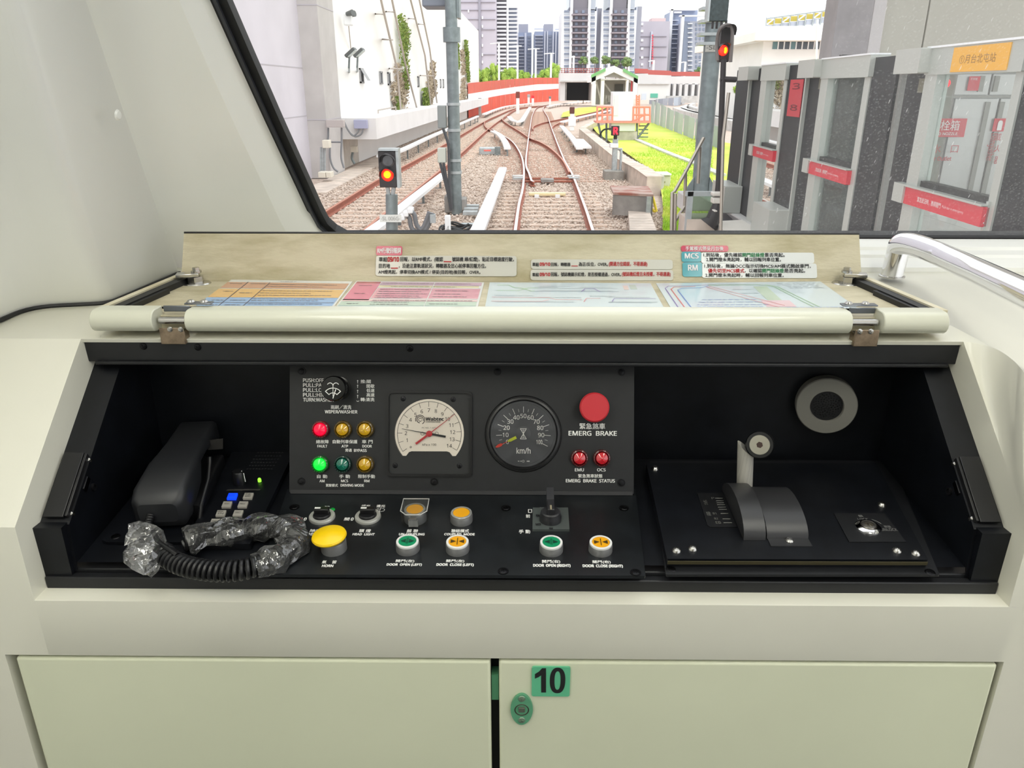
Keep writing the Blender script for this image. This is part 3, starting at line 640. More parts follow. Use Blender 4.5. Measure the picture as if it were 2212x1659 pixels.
# laminated sheets lying under the clear cover of the lid
lam = lambda n, c: mat('sheet_' + n, c, .25, coat=.5)
S_white, S_ice = lam('white', (238, 240, 238)), lam('ice', (216, 230, 236))
ink_s = mat('sheet_ink', (96, 92, 100), .4); ink_b = mat('sheet_ink_blue', (132, 150, 196), .4)
def pquad(q, P, pts, h):
    q.poly([(*P.px(u, v), h) for u, v in pts], T=P.T)
def sheet(label, corners, name='instruction_sheet', base=S_white):
    o = M(); pts = [(*PL.px(u, v), .0004) for u, v in corners]
    o.prism(pts, (0, 0, .0006), T=PL.T); o = o.build(name, base, lid, label=label)
    A, B, Cc, D = [Vector((*PL.px(u, v), 0)) for u, v in corners]     # bl, br, tr, tl
    def f(s, t): return (A.lerp(B, s)).lerp(D.lerp(Cc, s), t)
    def band(mt, s0, s1, t0, t1, h=.0013, nm='printed_band'):
        q = M(); q.poly([(f(s, t).x, f(s, t).y, h) for s, t in ((s0, t0), (s1, t0), (s1, t1), (s0, t1))], T=PL.T); return q.build(nm, mt, o)
    def rows(mt, lst, h=.0018, nm='printed_lines', th=.012, dash=.02, seed=1):
        q = M(); rr = random.Random(seed)
        for s0, s1, t in lst:
            s_ = s0
            while s_ < s1:
                w_ = min(s1 - s_, dash * rr.uniform(.4, 2.2))
                q.poly([(f(a, b_).x, f(a, b_).y, h) for a, b_ in ((s_, t), (s_ + w_, t), (s_ + w_, t + th), (s_, t + th))], T=PL.T)
                s_ += w_ + dash * .35
        return q.build(nm, mt, o)
    def line(mt, pl, w=.004, h=.0022, nm='route_line'):
        q = M()
        P_ = [f(*p) for p in pl]
        q.tube([(p.x, p.y, h - .0004) for p in P_], .0007 if w == .004 else w, 4, T=PL.T, flat=.3); return q.build(nm, mt, o)
    return o, band, rows, line
o, band, rows, line = sheet('sheet with brown, orange and blue rows', ((415, 668), (718, 668), (762, 609), (500, 605)))
band(lam('brown', (214, 160, 132)), .0, .985, .68, .9); band(lam('orange', (240, 192, 120)), .0, .985, .36, .655); band(lam('blue', (150, 190, 236)), .0, .985, .02, .35)
rows(ink_s, [(.03, .14, .84), (.2, .32, .84), (.42, .55, .935), (.36, .9, .82), (.36, .8, .74), (.36, .9, .58), (.36, .75, .5), (.36, .92, .42), (.06, .14, .55), (.2, .3, .5), (.06, .15, .25), (.2, .32, .25), (.36, .9, .3), (.36, .85, .24), (.36, .9, .13), (.36, .8, .06), (.06, .15, .1), (.2, .32, .1)])
line(ink_s, [(.165, .02), (.165, .9)]); line(ink_s, [(.345, .02), (.345, .9)]); line(ink_s, [(0, .18), (.98, .18)])
o, band, rows, line = sheet('sheet with pink, green and cyan rows', ((722, 668), (1031, 669), (1046, 611), (770, 608)))
band(lam('rose', (232, 128, 160)), .01, .2, .28, .9); band(lam('wine', (176, 70, 92)), .01, .2, .9, .97); band(lam('mauve', (220, 186, 206)), .205, .985, .84, .97)
band(lam('cream', (240, 230, 190)), .205, .97, .75, .83); band(lam('pink', (238, 172, 186)), .205, .985, .34, .72); band(lam('palepink', (246, 214, 214)), .01, .985, .245, .31); band(lam('sage', (200, 222, 206)), .01, .985, .1, .235); band(lam('cyan', (136, 212, 220)), .01, .985, .01, .085)
rows(ink_s, [(.22, .9, .9), (.3, .8, .77), (.23, .6, .66), (.23, .55, .58), (.23, .6, .5), (.23, .55, .42), (.23, .58, .36), (.65, .9, .62), (.65, .85, .5), (.65, .9, .4), (.05, .15, .8), (.06, .14, .5), (.23, .95, .26), (.23, .5, .2), (.23, .5, .13), (.65, .85, .15), (.06, .15, .15)], seed=3)
line(S_white, [(.62, .02), (.62, .95)]); line(S_white, [(.2, .33), (.985, .33)]); line(S_white, [(.2, .735), (.985, .735)])
o, band, rows, line = sheet('pale sheet with two rows of station track diagrams', ((1047, 669), (1437, 671), (1405, 613), (1058, 611)), 'track_diagram_sheet', S_ice)
lg, lr, lp, lgy = mat('line_green', (150, 190, 130), .4), mat('line_red', (222, 140, 140), .4), mat('line_violet', (130, 100, 170), .4), mat('line_grey', (160, 170, 176), .4)
rows(lgy, [(.28, .42, .79), (.3, .5, .83), (.55, .75, .8), (.3, .75, .66), (.05, .28, .46), (.3, .55, .4), (.6, .75, .46), (.05, .5, .24), (.7, .95, .42), (.7, .95, .24), (.3, .5, .06)], dash=.012, seed=5)
line(lg, [(.05, .88), (.12, .88), (.16, .76), (.2, .76), (.26, .64), (.28, .64)]); line(lg, [(.05, .66), (.18, .66), (.24, .76), (.3, .76)]); line(lgy, [(.3, .76), (.78, .76)]); line(lgy, [(.28, .64), (.78, .64)])
line(lp, [(.56, .63), (.585, .75), (.64, .75), (.67, .63)]); line(lr, [(.03, .4), (.36, .4), (.4, .33), (.55, .33)]); line(lr, [(.03, .26), (.32, .26), (.36, .32)]); line(lr, [(.56, .26), (.58, .38), (.66, .38)]); line(lp, [(.72, .26), (.74, .38), (.98, .38)]); line(lgy, [(.7, .26), (.98, .26)])
band(lam('key_green', (196, 214, 206)), .86, .9, .74, .92); band(lam('key_rose', (236, 214, 208)), .82, .85, .72, .88)
o, band, rows, line = sheet('pale sheet with a looping coloured line map', ((1452, 671), (1856, 669), (1772, 609), (1417, 613)), 'line_map_sheet', S_ice)
lo_, lb_ = mat('line_orange', (226, 96, 88), .4), mat('line_blue', (96, 130, 200), .4)
line(lp, [(.04, .03), (.035, .78), (.06, .86), (.2, .87), (.3, .9)]); line(lo_, [(.075, .03), (.065, .74), (.09, .82), (.22, .84)]); line(lb_, [(.11, .03), (.1, .7), (.13, .77), (.24, .78), (.3, .86)])
line(lr, [(.3, .85), (.45, .5), (.62, .12)]); line(lr, [(.28, .82), (.42, .45), (.58, .06)]); line(lg, [(.3, .88), (.6, .88), (.68, .8), (.77, .06)]); line(lg, [(.64, .88), (.7, .8), (.8, .06)])
band(lam('pale_green', (206, 222, 200)), .56, .64, .3, .82); band(lam('pale_rose', (240, 206, 216)), .52, .68, .08, .3)
rows(lgy, [(.72, .95, .92), (.74, .96, .86), (.75, .95, .8), (.76, .98, .74), (.3, .52, .9), (.42, .54, .7), (.45, .56, .55)], seed=9, dash=.03)
rows(ink_b, [(.2, .5, .33), (.17, .52, .24), (.15, .55, .15), (.14, .5, .08), (.62, .95, .05)], seed=11)

# stickers on the turned-up lip
st_grey = mat('sticker_grey', (205, 203, 192), .4, coat=.3); st_white = mat('sticker_white', (222, 224, 222), .35, coat=.3)
st_red = mat('sticker_crimson', (196, 36, 78), .35, coat=.3); st_teal = mat('sticker_teal', (38, 152, 166), .35, coat=.3)
cap_w = mat('sticker_letters', (240, 236, 236), .5)
S0 = LP.up(.001)
def sticker(name, mt, u0, u1, v0, v1, r, label=None, h=.0012):
    uc = (u0 + u1) / 2; vc = (v0 + v1) / 2
    x0, x1 = S0.px(u0, vc)[0], S0.px(u1, vc)[0]; y1, y0 = S0.px(uc, v0)[1], S0.px(uc, v1)[1]
    q = M(); q.prism(flat(rrect(x0, x1, y0, y1, r), .0002), (0, 0, h), T=S0.T); return q.build(name, mt, lid, label=label)
def letters(par, mt, items, h=.0022, nm='lettering'):
    q = M()
    for t, u0, u1, v0, v1, *b in items: ptext(q, S0, t, u0, u1, v0, v1, b[0] if b else .012, h)
    return q.build(nm, mt, par)
k = sticker('sticker', st_red, 813, 869, 532, 552, .003, 'crimson tab sticker'); letters(k, cap_w, [('RM行駛回報詞', 816, 866, 536, 548, .02)])
k = sticker('sticker', st_grey, 812, 1116, 553, 597, .005, 'large grey sticker with three lines of text')
letters(k, black_ink, [('車組', 819, 837, 556, 566, .015), ('回報，以RMF模式，(確認', 865, 957, 556, 567), ('號誌機 綠/紅燈)，貼近目標速度行駛，', 977, 1110, 556, 567),
    ('目的地', 819, 843, 570, 580), ('，沿途注意軌道狀況，轉轍器及岔心前停車回報方位。', 862, 1050, 570, 580), ('AM燈亮起，停車切換AM模式 / 停妥(目的地)後回報，OVER。', 818, 1038, 584, 594)])
letters(k, red_ink, [('09/10', 838, 862, 556, 566, .03), ('____', 959, 975, 565, 567, .03), ('____', 845, 860, 579, 581, .03)], nm='red_lettering')
k = sticker('sticker', st_grey, 1147, 1453, 561, 582, .005, 'narrow grey sticker, upper of a pair')
letters(k, black_ink, [('車組', 1150, 1164, 568, 576, .015), ('回報，轉轍器', 1190, 1232, 568, 576), ('為正/反位，OVER。', 1250, 1313, 567, 576)])
letters(k, red_ink, [('09/10', 1166, 1188, 568, 575, .03), ('____', 1234, 1248, 574.5, 576, .03), ('(開通方位錯誤，不得通過)', 1315, 1398, 566, 577)], nm='red_lettering')
k = sticker('sticker', st_grey, 1146, 1454, 583, 606, .005, 'narrow grey sticker, lower of a pair')
letters(k, black_ink, [('車組', 1150, 1164, 590, 598, .015), ('回報，號誌機顯示紅燈，是否授權通過，OVER。', 1190, 1341, 589, 598)])
letters(k, red_ink, [('09/10', 1166, 1188, 590, 597, .03), ('(號誌機紅燈且未授權，不得通過)', 1343, 1448, 588, 599)], nm='red_lettering')
k = sticker('sticker', st_red, 1471, 1573, 531, 544, .004, 'crimson heading sticker'); letters(k, cap_w, [('手駕模式停妥月台後', 1480, 1562, 533, 542, .012)])
k = sticker('sticker', st_white, 1514, 1758, 546, 569, .004, 'white sticker beside the MCS tab')
letters(k, black_ink, [('1.到站後，優先確認', 1519, 1602, 547, 556), ('是否亮起。', 1651, 1694, 547, 556), ('2.開門燈未亮起時，輔以回報列車位置。', 1525, 1686, 557, 566)])
letters(k, green_ink, [('開門鈕綠燈', 1603, 1650, 547, 556, .02)], nm='green_lettering')
k = sticker('sticker', st_white, 1516, 1764, 569.5, 601, .004, 'white sticker beside the RM tab')
letters(k, black_ink, [('1.到站後，無論OCC指示切換MCS/AM模式開啟車門，', 1521, 1750, 571, 580), ('，以確認', 1608, 1645, 581, 590), ('是否亮起。', 1693, 1738, 581, 590), ('2.開門燈未亮起時，輔以回報列車位置。', 1523, 1692, 591, 599.5)])
letters(k, red_ink, [('優先切至MCS模式', 1529, 1607, 581, 590, .02)], nm='red_lettering'); letters(k, green_ink, [('開門鈕綠燈', 1646, 1692, 581, 590, .02)], nm='green_lettering')
k = sticker('sticker', st_teal, 1472, 1515, 544, 566, .004, 'teal MCS tab'); letters(k, cap_w, [('MCS', 1479, 1508, 548, 559, .02)])
k = sticker('sticker', st_teal, 1474, 1517, 567, 598, .004, 'teal RM tab'); letters(k, cap_w, [('RM', 1486, 1506, 573, 585, .02)])

# ================================================================ INSTRUMENT PANEL
IP = Plane(at_d(997, 930, 1.215), (1, 0, 0), (0, sin(PITCH), cos(PITCH)))
x0, yb_ = IP.px(625, 1066); x1, yt_ = IP.px(1370, 790)
ip = thing('instrument_panel', IP.w((x0 + x1) / 2, yb_), 'dark grey instrument panel standing at the back of the desk recess', 'instrument panel')
q = M(); q.prism(flat(rrect(x0, x1, yb_ + .002, yt_, .001), -.004), (0, 0, .004), T=IP.T); q.build('face_plate', black_sat, ip, bevel=.0008)
q = M(); q.prism([(x0 + .002, yb_, -.02), (x1 - .002, yb_, -.02), (x1 - .002, yb_ + .006, -.02), (x0 + .002, yb_ + .006, -.02)], (0, 0, .0215), T=IP.T); q.build('bottom_edge', mat('panel_edge', (52, 52, 54), .4), ip, bevel=.0008)
for u, v in ((652, 802), (1075, 803), (1342, 804), (651, 1040), (938, 1041), (1342, 1043)):
    q = M(); a, b_ = IP.px(u, v); q.lathe([(.0062, 0), (.0062, .001), (0, .001)], 18, IP.at(a, b_)); screw(q, IP.at(a, b_, .001), .0045, .0008); q.build('screw', darkmetal, ip)
q = M()
for i, t in enumerate(('PUSH:OFF', 'PULL:PAUSE', 'PULL:LOW', 'PULL:HIGH', 'TURN:WASHER')):
    v = 817.5 + i * 10.5; ptext(q, IP, t, 655, (699, 714, 706, 711, 721)[i], v, v + 8, .015)
for t, u0, u1, v in (('推:關', 779, 801, 820), ('間歇', 792, 809, 830), ('低速', 792, 809, 839.5), ('高速', 792, 809, 849), ('轉:清洗', 779, 809, 859)): ptext(q, IP, t, u0, u1, v, v + 8, .015)
for v in (821, 831, 842, 853): ptext(q, IP, '↑', 771.5, 774, v, v + 7, .02)
stroke_arc = [IP.px(773 + 3 * cos(t_), 864.5 + 2.5 * sin(t_)) for t_ in np.linspace(.2, 2.9, 7)]
for _a, _b in zip(stroke_arc[:-1], stroke_arc[1:]): q.add([(_a[0], _a[1] - .0004, .0004), (_b[0], _b[1] - .0004, .0004), (_b[0], _b[1] + .0004, .0004), (_a[0], _a[1] + .0004, .0004)], [(0, 1, 2, 3)], T=IP.T)
for t, u0, u1, v0, v1 in (('雨刷／清洗', 715, 759, 875, 884), ('WIPER/WASHER', 702, 772, 886, 893), ('總故障', 683, 710, 950, 958), ('FAULT', 686, 707, 961, 966.5), ('自動列車保護', 719, 772, 950, 958), ('ATP', 738, 752, 961, 966.5), ('車 門', 782, 805, 950, 958), ('DOOR', 783, 803, 961, 966.5),
    ('旁通', 746, 760, 969, 976), ('BYPASS', 765, 792, 970, 976), ('自 動', 685, 707, 1025, 1033), ('AM', 690.5, 701, 1036, 1041.5), ('手 動', 733, 756, 1025, 1033), ('MCS', 737, 752, 1036, 1041.5), ('限制手動', 774, 810, 1025, 1033), ('RM', 787, 798, 1036, 1041.5), ('駕駛模式', 704, 730, 1045, 1051.5), ('DRIVING MODE', 736, 786, 1045.5, 1051),
    ('緊急煞車', 1252, 1307, 914, 927), ('EMERG  BRAKE', 1228.5, 1332, 931, 941), ('EMU', 1242, 1261, 1011.5, 1018), ('OCS', 1290, 1308, 1011.5, 1018), ('緊急煞車狀態', 1249, 1301, 1024, 1032), ('EMERG  BRAKE  STATUS', 1222.5, 1328, 1035, 1042)):
    ptext(q, IP, t, u0, u1, v0, v1, .02 if ord(t[0]) < 200 else .012)
q.build('lettering', white_ink, ip)

def lamp(u, v, col, lit, label, r_px=19):
    a, b_ = IP.px(u, v); r = r_px / F * 1.215; T = IP.at(a, b_)
    t = thing('indicator_lamp', IP.w(a, b_), label, 'lamp', 'round indicator lamps on the instrument panel')
    nm = '%d_%d_%d' % col
    dark = tuple(int(c * .42) for c in col)
    q = M(); n = 28; vs = []
    prof = [(1.0, 0), (1.0, .006), (.93, .0085), (.80, .0095), (.70, .0065)]
    q.lathe([(p * r, z) for p, z in prof], n, T)
    for k in range(20):
        an = 2 * pi * k / 20; q.box((r * .87 * cos(an), r * .87 * sin(an), .0088), (.0026, .0009, .0016), Matrix.Rotation(an, 3, 'Z'), T=T)
    q.build('ring', mat('lamp_ring_' + nm, dark, .25, coat=.6, spec=.6), t)
    q = M(); rl = r * .70
    q.lathe([(rl, .003), (rl, .009), (rl * .92, .0112), (rl * .5, .0135), (0, .0145)], 24, T)
    if lit: lm = mat('lamp_lit_' + nm, col, .2, emit=lit, coat=.4)
    else: lm = mat('lamp_' + nm, col, .12, coat=.8, spec=.7)
    q.build('lens', lm, t, sharp=20)
    if not lit:
        q = M()
        for an in (1.2, 2.0, 3.6, 5.4): q.box((rl * .3 * cos(an), rl * .3 * sin(an), .0138), (rl * .55, .0006, .0006), Matrix.Rotation(an, 3, 'Z'), T=T)
        q.build('facet', mat('lamp_facet_' + nm, tuple(min(255, int(c * 1.25 + 30)) for c in col), .2), t)
    return t
RED, AMB, GRN, DGR, DRD = (255, 8, 52), (205, 158, 18), (20, 228, 62), (12, 104, 84), (198, 26, 40)
lamp(694, 927, RED, 1.0, 'lit red round lamp above the word FAULT')
lamp(742, 927, AMB, 0, 'unlit amber lamp above ATP, middle of the upper row of lamps')
lamp(790, 927, AMB, 0, 'unlit amber lamp above DOOR, right end of the upper row')
lamp(693, 1002, GRN, .95, 'lit green round lamp above AM')
lamp(742, 1002, DGR, 0, 'unlit dark green lamp above MCS')
lamp(790, 1002, AMB, 0, 'unlit amber lamp above RM, right end of the lower row')
lamp(1251, 989, DRD, 0, 'unlit dark red lamp above EMU')
lamp(1299, 989, DRD, 0, 'unlit dark red lamp above OCS')

# emergency brake mushroom button
a, b_ = IP.px(1281, 879); T = IP.at(a, b_); r = 32.5 / F * 1.19
t = thing('emergency_brake_button', IP.w(a, b_), 'large flat red emergency brake button above EMERG BRAKE', 'button')
q = M(); q.lathe([(r * .55, 0), (r * .55, .018)], 24, T); q.build('stem', black_pl, t)
q = M(); q.lathe([(r * .5, .016), (r * .96, .018), (r, .022), (r * .985, .025), (r * .9, .0268), (0, .027)], 36, T); q.build('cap', mat('brake_red', (196, 44, 54), .45), t)
# wiper knob
a, b_ = IP.px(733, 839); T = IP.at(a, b_)
t = thing('wiper_knob', IP.w(a, b_), 'black round pull knob with a white wiper symbol', 'knob')
q = M(); q.lathe([(.0185, 0), (.0185, .003), (.012, .004), (.012, .02), (.0185, .022), (.0195, .026), (.0195, .038), (.018, .0405), (0, .041)], 32, T); q.build('knob_body', mat('knob_black', (15, 15, 16), .22), t)
q = M(); KT = T @ Matrix.Translation((0, 0, .0414)); K = .00082
def stroke(q, T, pts, w):
    for p0, p1 in zip(pts[:-1], pts[1:]):
        p0, p1 = Vector((*p0, 0)), Vector((*p1, 0)); d = (p1 - p0); 
        if d.length < 1e-9: continue
        nn_ = Vector((-d.y, d.x, 0)).normalized() * w / 2; e = d.normalized() * w * .3
        q.add([p0 - nn_ - e, p1 - nn_ + e, p1 + nn_ + e, p0 + nn_ - e], [(0, 1, 2, 3)], T=T)
def arc(cx, cy, r, a0, a1, n=10): return [(cx + r * cos(radians(a0 + (a1 - a0) * k / n)), cy + r * sin(radians(a0 + (a1 - a0) * k / n))) for k in range(n + 1)]
sc_ = lambda pts: [(x * K, y * K) for x, y in pts]
stroke(q, KT, sc_(arc(0, -18, 19, 42, 138)), .0011); stroke(q, KT, sc_(arc(0, -18, 10, 42, 138)), .0011)
for s in (-1, 1): stroke(q, KT, sc_([(s * 14.1, -5.3), (s * 7.4, -11.3)]), .0011)
stroke(q, KT, sc_([(0, -18), (5, -2)]), .0012); stroke(q, KT, sc_([(0, -14), (0, 8)]), .0008)
stroke(q, KT, sc_(arc(5.5, 5, 5.5, 30, 180)), .001); stroke(q, KT, sc_(arc(-5.5, 5, 5.5, 0, 150)), .001)
q.build('wiper_symbol', white_ink, t)

# pressure gauge
def pr(u, v): return IP.px(u, v)
cx, cy = pr(928, 936.5); G = IP.at(cx, cy); k_ = 1.215 / F
t = thing('pressure_gauge', IP.w(cx, cy), 'square black brake pressure gauge with a cream dial, reading about 3', 'gauge')
q = M(); hw = 92 * k_
out = rrect(-hw, hw, -hw, hw, .007); inn = rrect(-hw + .0035, hw - .0035, -hw + .0035, hw - .0035, .006)
n = len(out); q.add(flat(out, 0) + flat(out, .006) + flat(inn, .006) + flat(inn, .001), [(j * n + i, j * n + (i + 1) % n, (j + 1) * n + (i + 1) % n, (j + 1) * n + i) for j in range(3) for i in range(n)], T=G)
q.build('bezel', black_pl, t)
q = M(); q.prism(flat(rrect(-hw + .0035, hw - .0035, -hw + .0035, hw - .0035, .006), .0004), (0, 0, .0016), T=G); q.build('front_plate', mat('gauge_plate', (32, 33, 34), .5), t)
for du, dv in ((-57, -75), (51, -74), (-74, 69), (65, 69)):
    q = M(); screw(q, G @ Matrix.Translation((du * k_, -dv * k_, .002)), .0042, .0016); q.build('screw', darkmetal, t)
def dpt(r, an): return (r * cos(radians(an)) * k_, r * sin(radians(an)) * k_)
q = M()
shape = [dpt(75, a) for a in np.linspace(-42, 222, 44)] + [(-42 * k_, -38.5 * k_), (36 * k_, -38.5 * k_)]
shape = [dpt(74.5, a) for a in np.linspace(-40, 220, 44)]
shape += [(-50 * k_, -48 * k_), (-44 * k_, -40 * k_), (-38 * k_, -38 * k_), (38 * k_, -38 * k_), (44 * k_, -40 * k_), (50 * k_, -48 * k_)]
q.prism(flat(shape, .0021), (0, 0, .0008), T=G); q.build('dial', mat('dial_cream', (228, 218, 204), .35, coat=.4), t)
q = M(); GT = G @ Matrix.Translation((0, 0, .0033))
stroke(q, GT, [dpt(69, a) for a in np.linspace(-30, 214, 60)], .0006)
for i in range(15):
    an = 214 - 17.5 * i; stroke(q, GT, [dpt(58.5, an), dpt(69, an)], .0006)
    if i:
        x, y = dpt(50.5, an); text(q, G, str(i), x - .003, x + .003, y - .0029, y + .0029, .0, .0034, keep=True)
text(q, G, 'Wabtec', -8 * k_, 31 * k_, 28 * k_, 35.5 * k_, .03, .0034); text(q, G, 'CORPORATION', -8 * k_, 23 * k_, 24 * k_, 26.6 * k_, .01, .0034)
text(q, G, 'kPa x 100', -15 * k_, 15 * k_, -26 * k_, -21 * k_, 0, .0034); text(q, G, 'PC NO. 1-071', -16 * k_, 14 * k_, 11 * k_, 14 * k_, -.0, .0034)
for r_, a0, a1 in ((10, -60, 200), (7, -20, 260), (3.6, 20, 330)): stroke(q, GT, [(-20 * k_ + r_ * k_ * cos(radians(a)), 30 * k_ + r_ * k_ * sin(radians(a))) for a in np.linspace(a0, a1, 16)], .0011 if r_ > 3.6 else .0008)
stroke(q, GT, [dpt(1.6, a) for a in range(0, 361, 60)], .0004)
for cx_ in (-15, 16): stroke(q, GT, [((cx_ + 3.5 * cos(a)) * k_, 3.5 * sin(a) * k_) for a in np.linspace(0, 6.283, 14)], .0006)
stroke(q, GT, [((-40 + 1.8 * cos(a)) * k_, (-29 + 1.8 * sin(a)) * k_) for a in np.linspace(0, 6.283, 10)], .0006)
q.build('dial_print', black_ink, t)
def needle(q, an, l0, l1, w0, w1, z, tail):
    c, s_ = cos(radians(an)), sin(radians(an)); R_ = lambda x, y: ((x * c - y * s_) * k_, (x * s_ + y * c) * k_, z)
    q.prism([R_(-tail, -w0), R_(-3, -w0), R_(0, -w0 * .45), R_(l1, -w1), R_(l1, w1), R_(0, w0 * .45), R_(-3, w0), R_(-tail, w0)], (0, 0, .0006), T=G)
q = M(); needle(q, 170, 0, 60, 2.2, .35, .0045, 36); q.build('needle', black_ink, t, label='black needle')
q = M(); needle(q, 37.5, 0, 70, 2.2, .4, .0055, 36); q.lathe([(0, .0075), (.0045, .007), (.005, .0052)], 20, G); q.build('needle', mat('needle_red', (178, 34, 44), .4), t, label='red needle')
q = M(); q.prism(flat(shape, .0092), (0, 0, .0003), T=G); q.build('gauge_glass', glass_mat('gauge_glass', (1, 1, 1), .06), t)

# speedometer
cx, cy = pr(1130.5, 937); G = IP.at(cx, cy)
t = thing('speedometer', IP.w(cx, cy), 'round black speedometer marked km/h, needle resting at zero', 'gauge')
q = M(); q.lathe([(83 * k_, 0), (83 * k_, .002), (81 * k_, .0035), (79.5 * k_, .0035), (78.5 * k_, .006), (74 * k_, .007), (71.5 * k_, .004), (71.5 * k_, .001)], 56, G); q.build('bezel', black_pl, t)
dialg = mat('dial_grey', (74, 75, 80), .4)
q = M(); q.lathe([(71.5 * k_, .0012), (66.5 * k_, .0012), (66 * k_, .0008), (0, .0008)], 56, G); q.build('dial', dialg, t)
q = M(); GT = G @ Matrix.Translation((0, 0, .0014))
for i in range(21):
    an = 207 - 11.7 * i; stroke(q, GT, [dpt(46 if i % 2 == 0 else 48, an), dpt(58.5 if i % 2 == 0 else 54, an)], .0008 if i % 2 == 0 else .0004)
    if i % 2 == 0:
        x, y = dpt(38.5, an); text(q, G, str(i * 5), x - .0035, x + .0035, y - .0034, y + .0034, .005, .0015, keep=True) if i * 5 != 100 else text(q, G, '100', x - .0045, x + .0048, y - .0034, y + .0034, .005, .0015)
text(q, G, 'km/h', -14.5 * k_, 15.5 * k_, -42.5 * k_, -30 * k_, .01, .0015)
text(q, G, 'Woodward', -8 * k_, 7 * k_, -22.5 * k_, -19.5 * k_, 0, .0015) if False else None
for (xa, ya), (xb, yb2) in (((-6.5, 11), (6.5, 11)), ((6.5, 11), (-6.5, -11)), ((-6.5, -11), (6.5, -11)), ((6.5, -11), (-6.5, 11)), ((0, 6), (0, -6)), ((-2.5, 8), (2.5, 8)), ((-2.5, -8), (2.5, -8))): stroke(q, GT, [(xa * k_, ya * k_), (xb * k_, yb2 * k_)], .0008)
for xx in (-11, -6, 8, 11): stroke(q, GT, [(xx * k_, -59 * k_), ((xx + 2.2) * k_, -59 * k_)], .0012)
stroke(q, GT, [(2.5 * cos(a) * k_, (-59 + 2.5 * sin(a)) * k_) for a in np.linspace(pi / 2, pi / 2 + 2 * pi, 6)], .0005)
q.build('dial_print', white_ink, t)
c, s_ = cos(radians(206)), sin(radians(206)); R_ = lambda x, y, z: ((x * c - y * s_) * k_, (x * s_ + y * c) * k_, z)
q = M(); q.prism([R_(17, -3, .003), R_(32, -3.2, .003), R_(38, -.6, .003), R_(38, .6, .003), R_(32, 3.2, .003), R_(17, 3, .003)], (0, 0, .0008), T=G); q.build('needle', mat('needle_lime', (206, 216, 48), .4), t, label='lime green part of the needle')
q = M(); q.prism([R_(38, -.5, .003), R_(50, -.5, .003), R_(53, -3.2, .003), R_(60, -3.2, .003), R_(66, -1, .003), R_(66, 1, .003), R_(60, 3.2, .003), R_(53, 3.2, .003), R_(50, .5, .003), R_(38, .5, .003)], (0, 0, .0008), T=G); q.build('needle_tip', mat('needle_orange', (236, 70, 54), .4), t)
q = M(); q.lathe([(16 * k_, .001), (16 * k_, .0018), (15 * k_, .002), (0, .002)], 32, G @ Matrix.Translation((0, 0, -.0008))); q.build('hub', dialg, t)
q = M(); q.lathe([(71 * k_, .0055), (0, .0058)], 48, G); q.build('gauge_glass', MATS['gauge_glass'], t)

# ================================================================ SWITCH PANEL ON THE RECESS FLOOR
S_ = radians(4)
BP = Plane((0, FY0, FZ0 + .0005), (1, 0, 0), (0, cos(S_), sin(S_)))
B5 = BP.up(.005)
bp = thing('switchboard', BP.w(*BP.px(1010, 1248)), 'black switch panel lying on the recess floor in front of the gauges', 'switch panel')
pts = [(*BP.px(560, 1247), 0), (*BP.px(1394, 1250), 0), (*BP.px(1372, 1062), 0), (*BP.px(622, 1062), 0)]
q = M(); q.prism(pts, (0, 0, .005), T=BP.T); q.build('plate', mat('switch_plate', (22, 25, 28), .32, var=.3, scale=18, spec=.55), bp, bevel=.0015)
for u, v in ((1087, 1234), (1373, 1237), (636, 1096), (1093, 1098), (1348, 1098)):
    q = M(); a, b_ = B5.px(u, v); q.lathe([(.0075, 0), (.0075, .0008), (0, .0008)], 18, B5.at(a, b_)); screw(q, B5.at(a, b_, .0008), .0055, .001); q.build('screw', darkmetal, bp)
q = M()
for tx, u0, u1, v0, v1 in (('關', 643, 653, 1119, 1125), ('0', 657, 662, 1119, 1125), ('開', 701, 711, 1094, 1099), ('除霧', 670, 694, 1144, 1150), ('DEMIST', 663, 705, 1152, 1157), ('關', 744, 755, 1119, 1125), ('0', 758.5, 763.5, 1119, 1125), ('近光', 781, 800, 1091, 1096.5), ('遠光', 813.5, 832, 1091, 1096.5), ('頭 燈', 776, 801, 1144, 1150.5), ('HEAD  LIGHT', 762, 809, 1152.5, 1157),
    ('解 聯', 879, 903, 1144, 1151), ('UN-COUPLING', 862, 917, 1152.5, 1157), ('聯結模式', 975, 1013, 1144, 1151), ('COUPLED  MODE', 960, 1025, 1152.5, 1157), ('氣    笛', 696, 727, 1211.5, 1218), ('HORN', 696, 720, 1220.5, 1225.5), ('開門(左)', 855, 895, 1209.5, 1216), ('DOOR  OPEN (LEFT)', 835.5, 911, 1218, 1223.5), ('關門(左)', 964, 1003, 1209.5, 1216), ('DOOR  CLOSE (LEFT)', 943, 1023, 1218, 1224),
    ('開門(右)', 1171, 1210, 1210.5, 1217.5), ('DOOR  OPEN (RIGHT)', 1152, 1232, 1219.5, 1226), ('關門(右)', 1280, 1319, 1211.5, 1218.5), ('DOOR  CLOSE (RIGHT)', 1259, 1345, 1220.5, 1227), ('手 動', 1121, 1145, 1145, 1153), ('前', 1136, 1145, 1112, 1119), ('⬦', 1141, 1149, 1101, 1108), ('關', 1166, 1175, 1097, 1099.5)):
    ptext(q, B5, tx, u0, u1, v0, v1, .025 if ord(tx[0]) < 200 else .012)
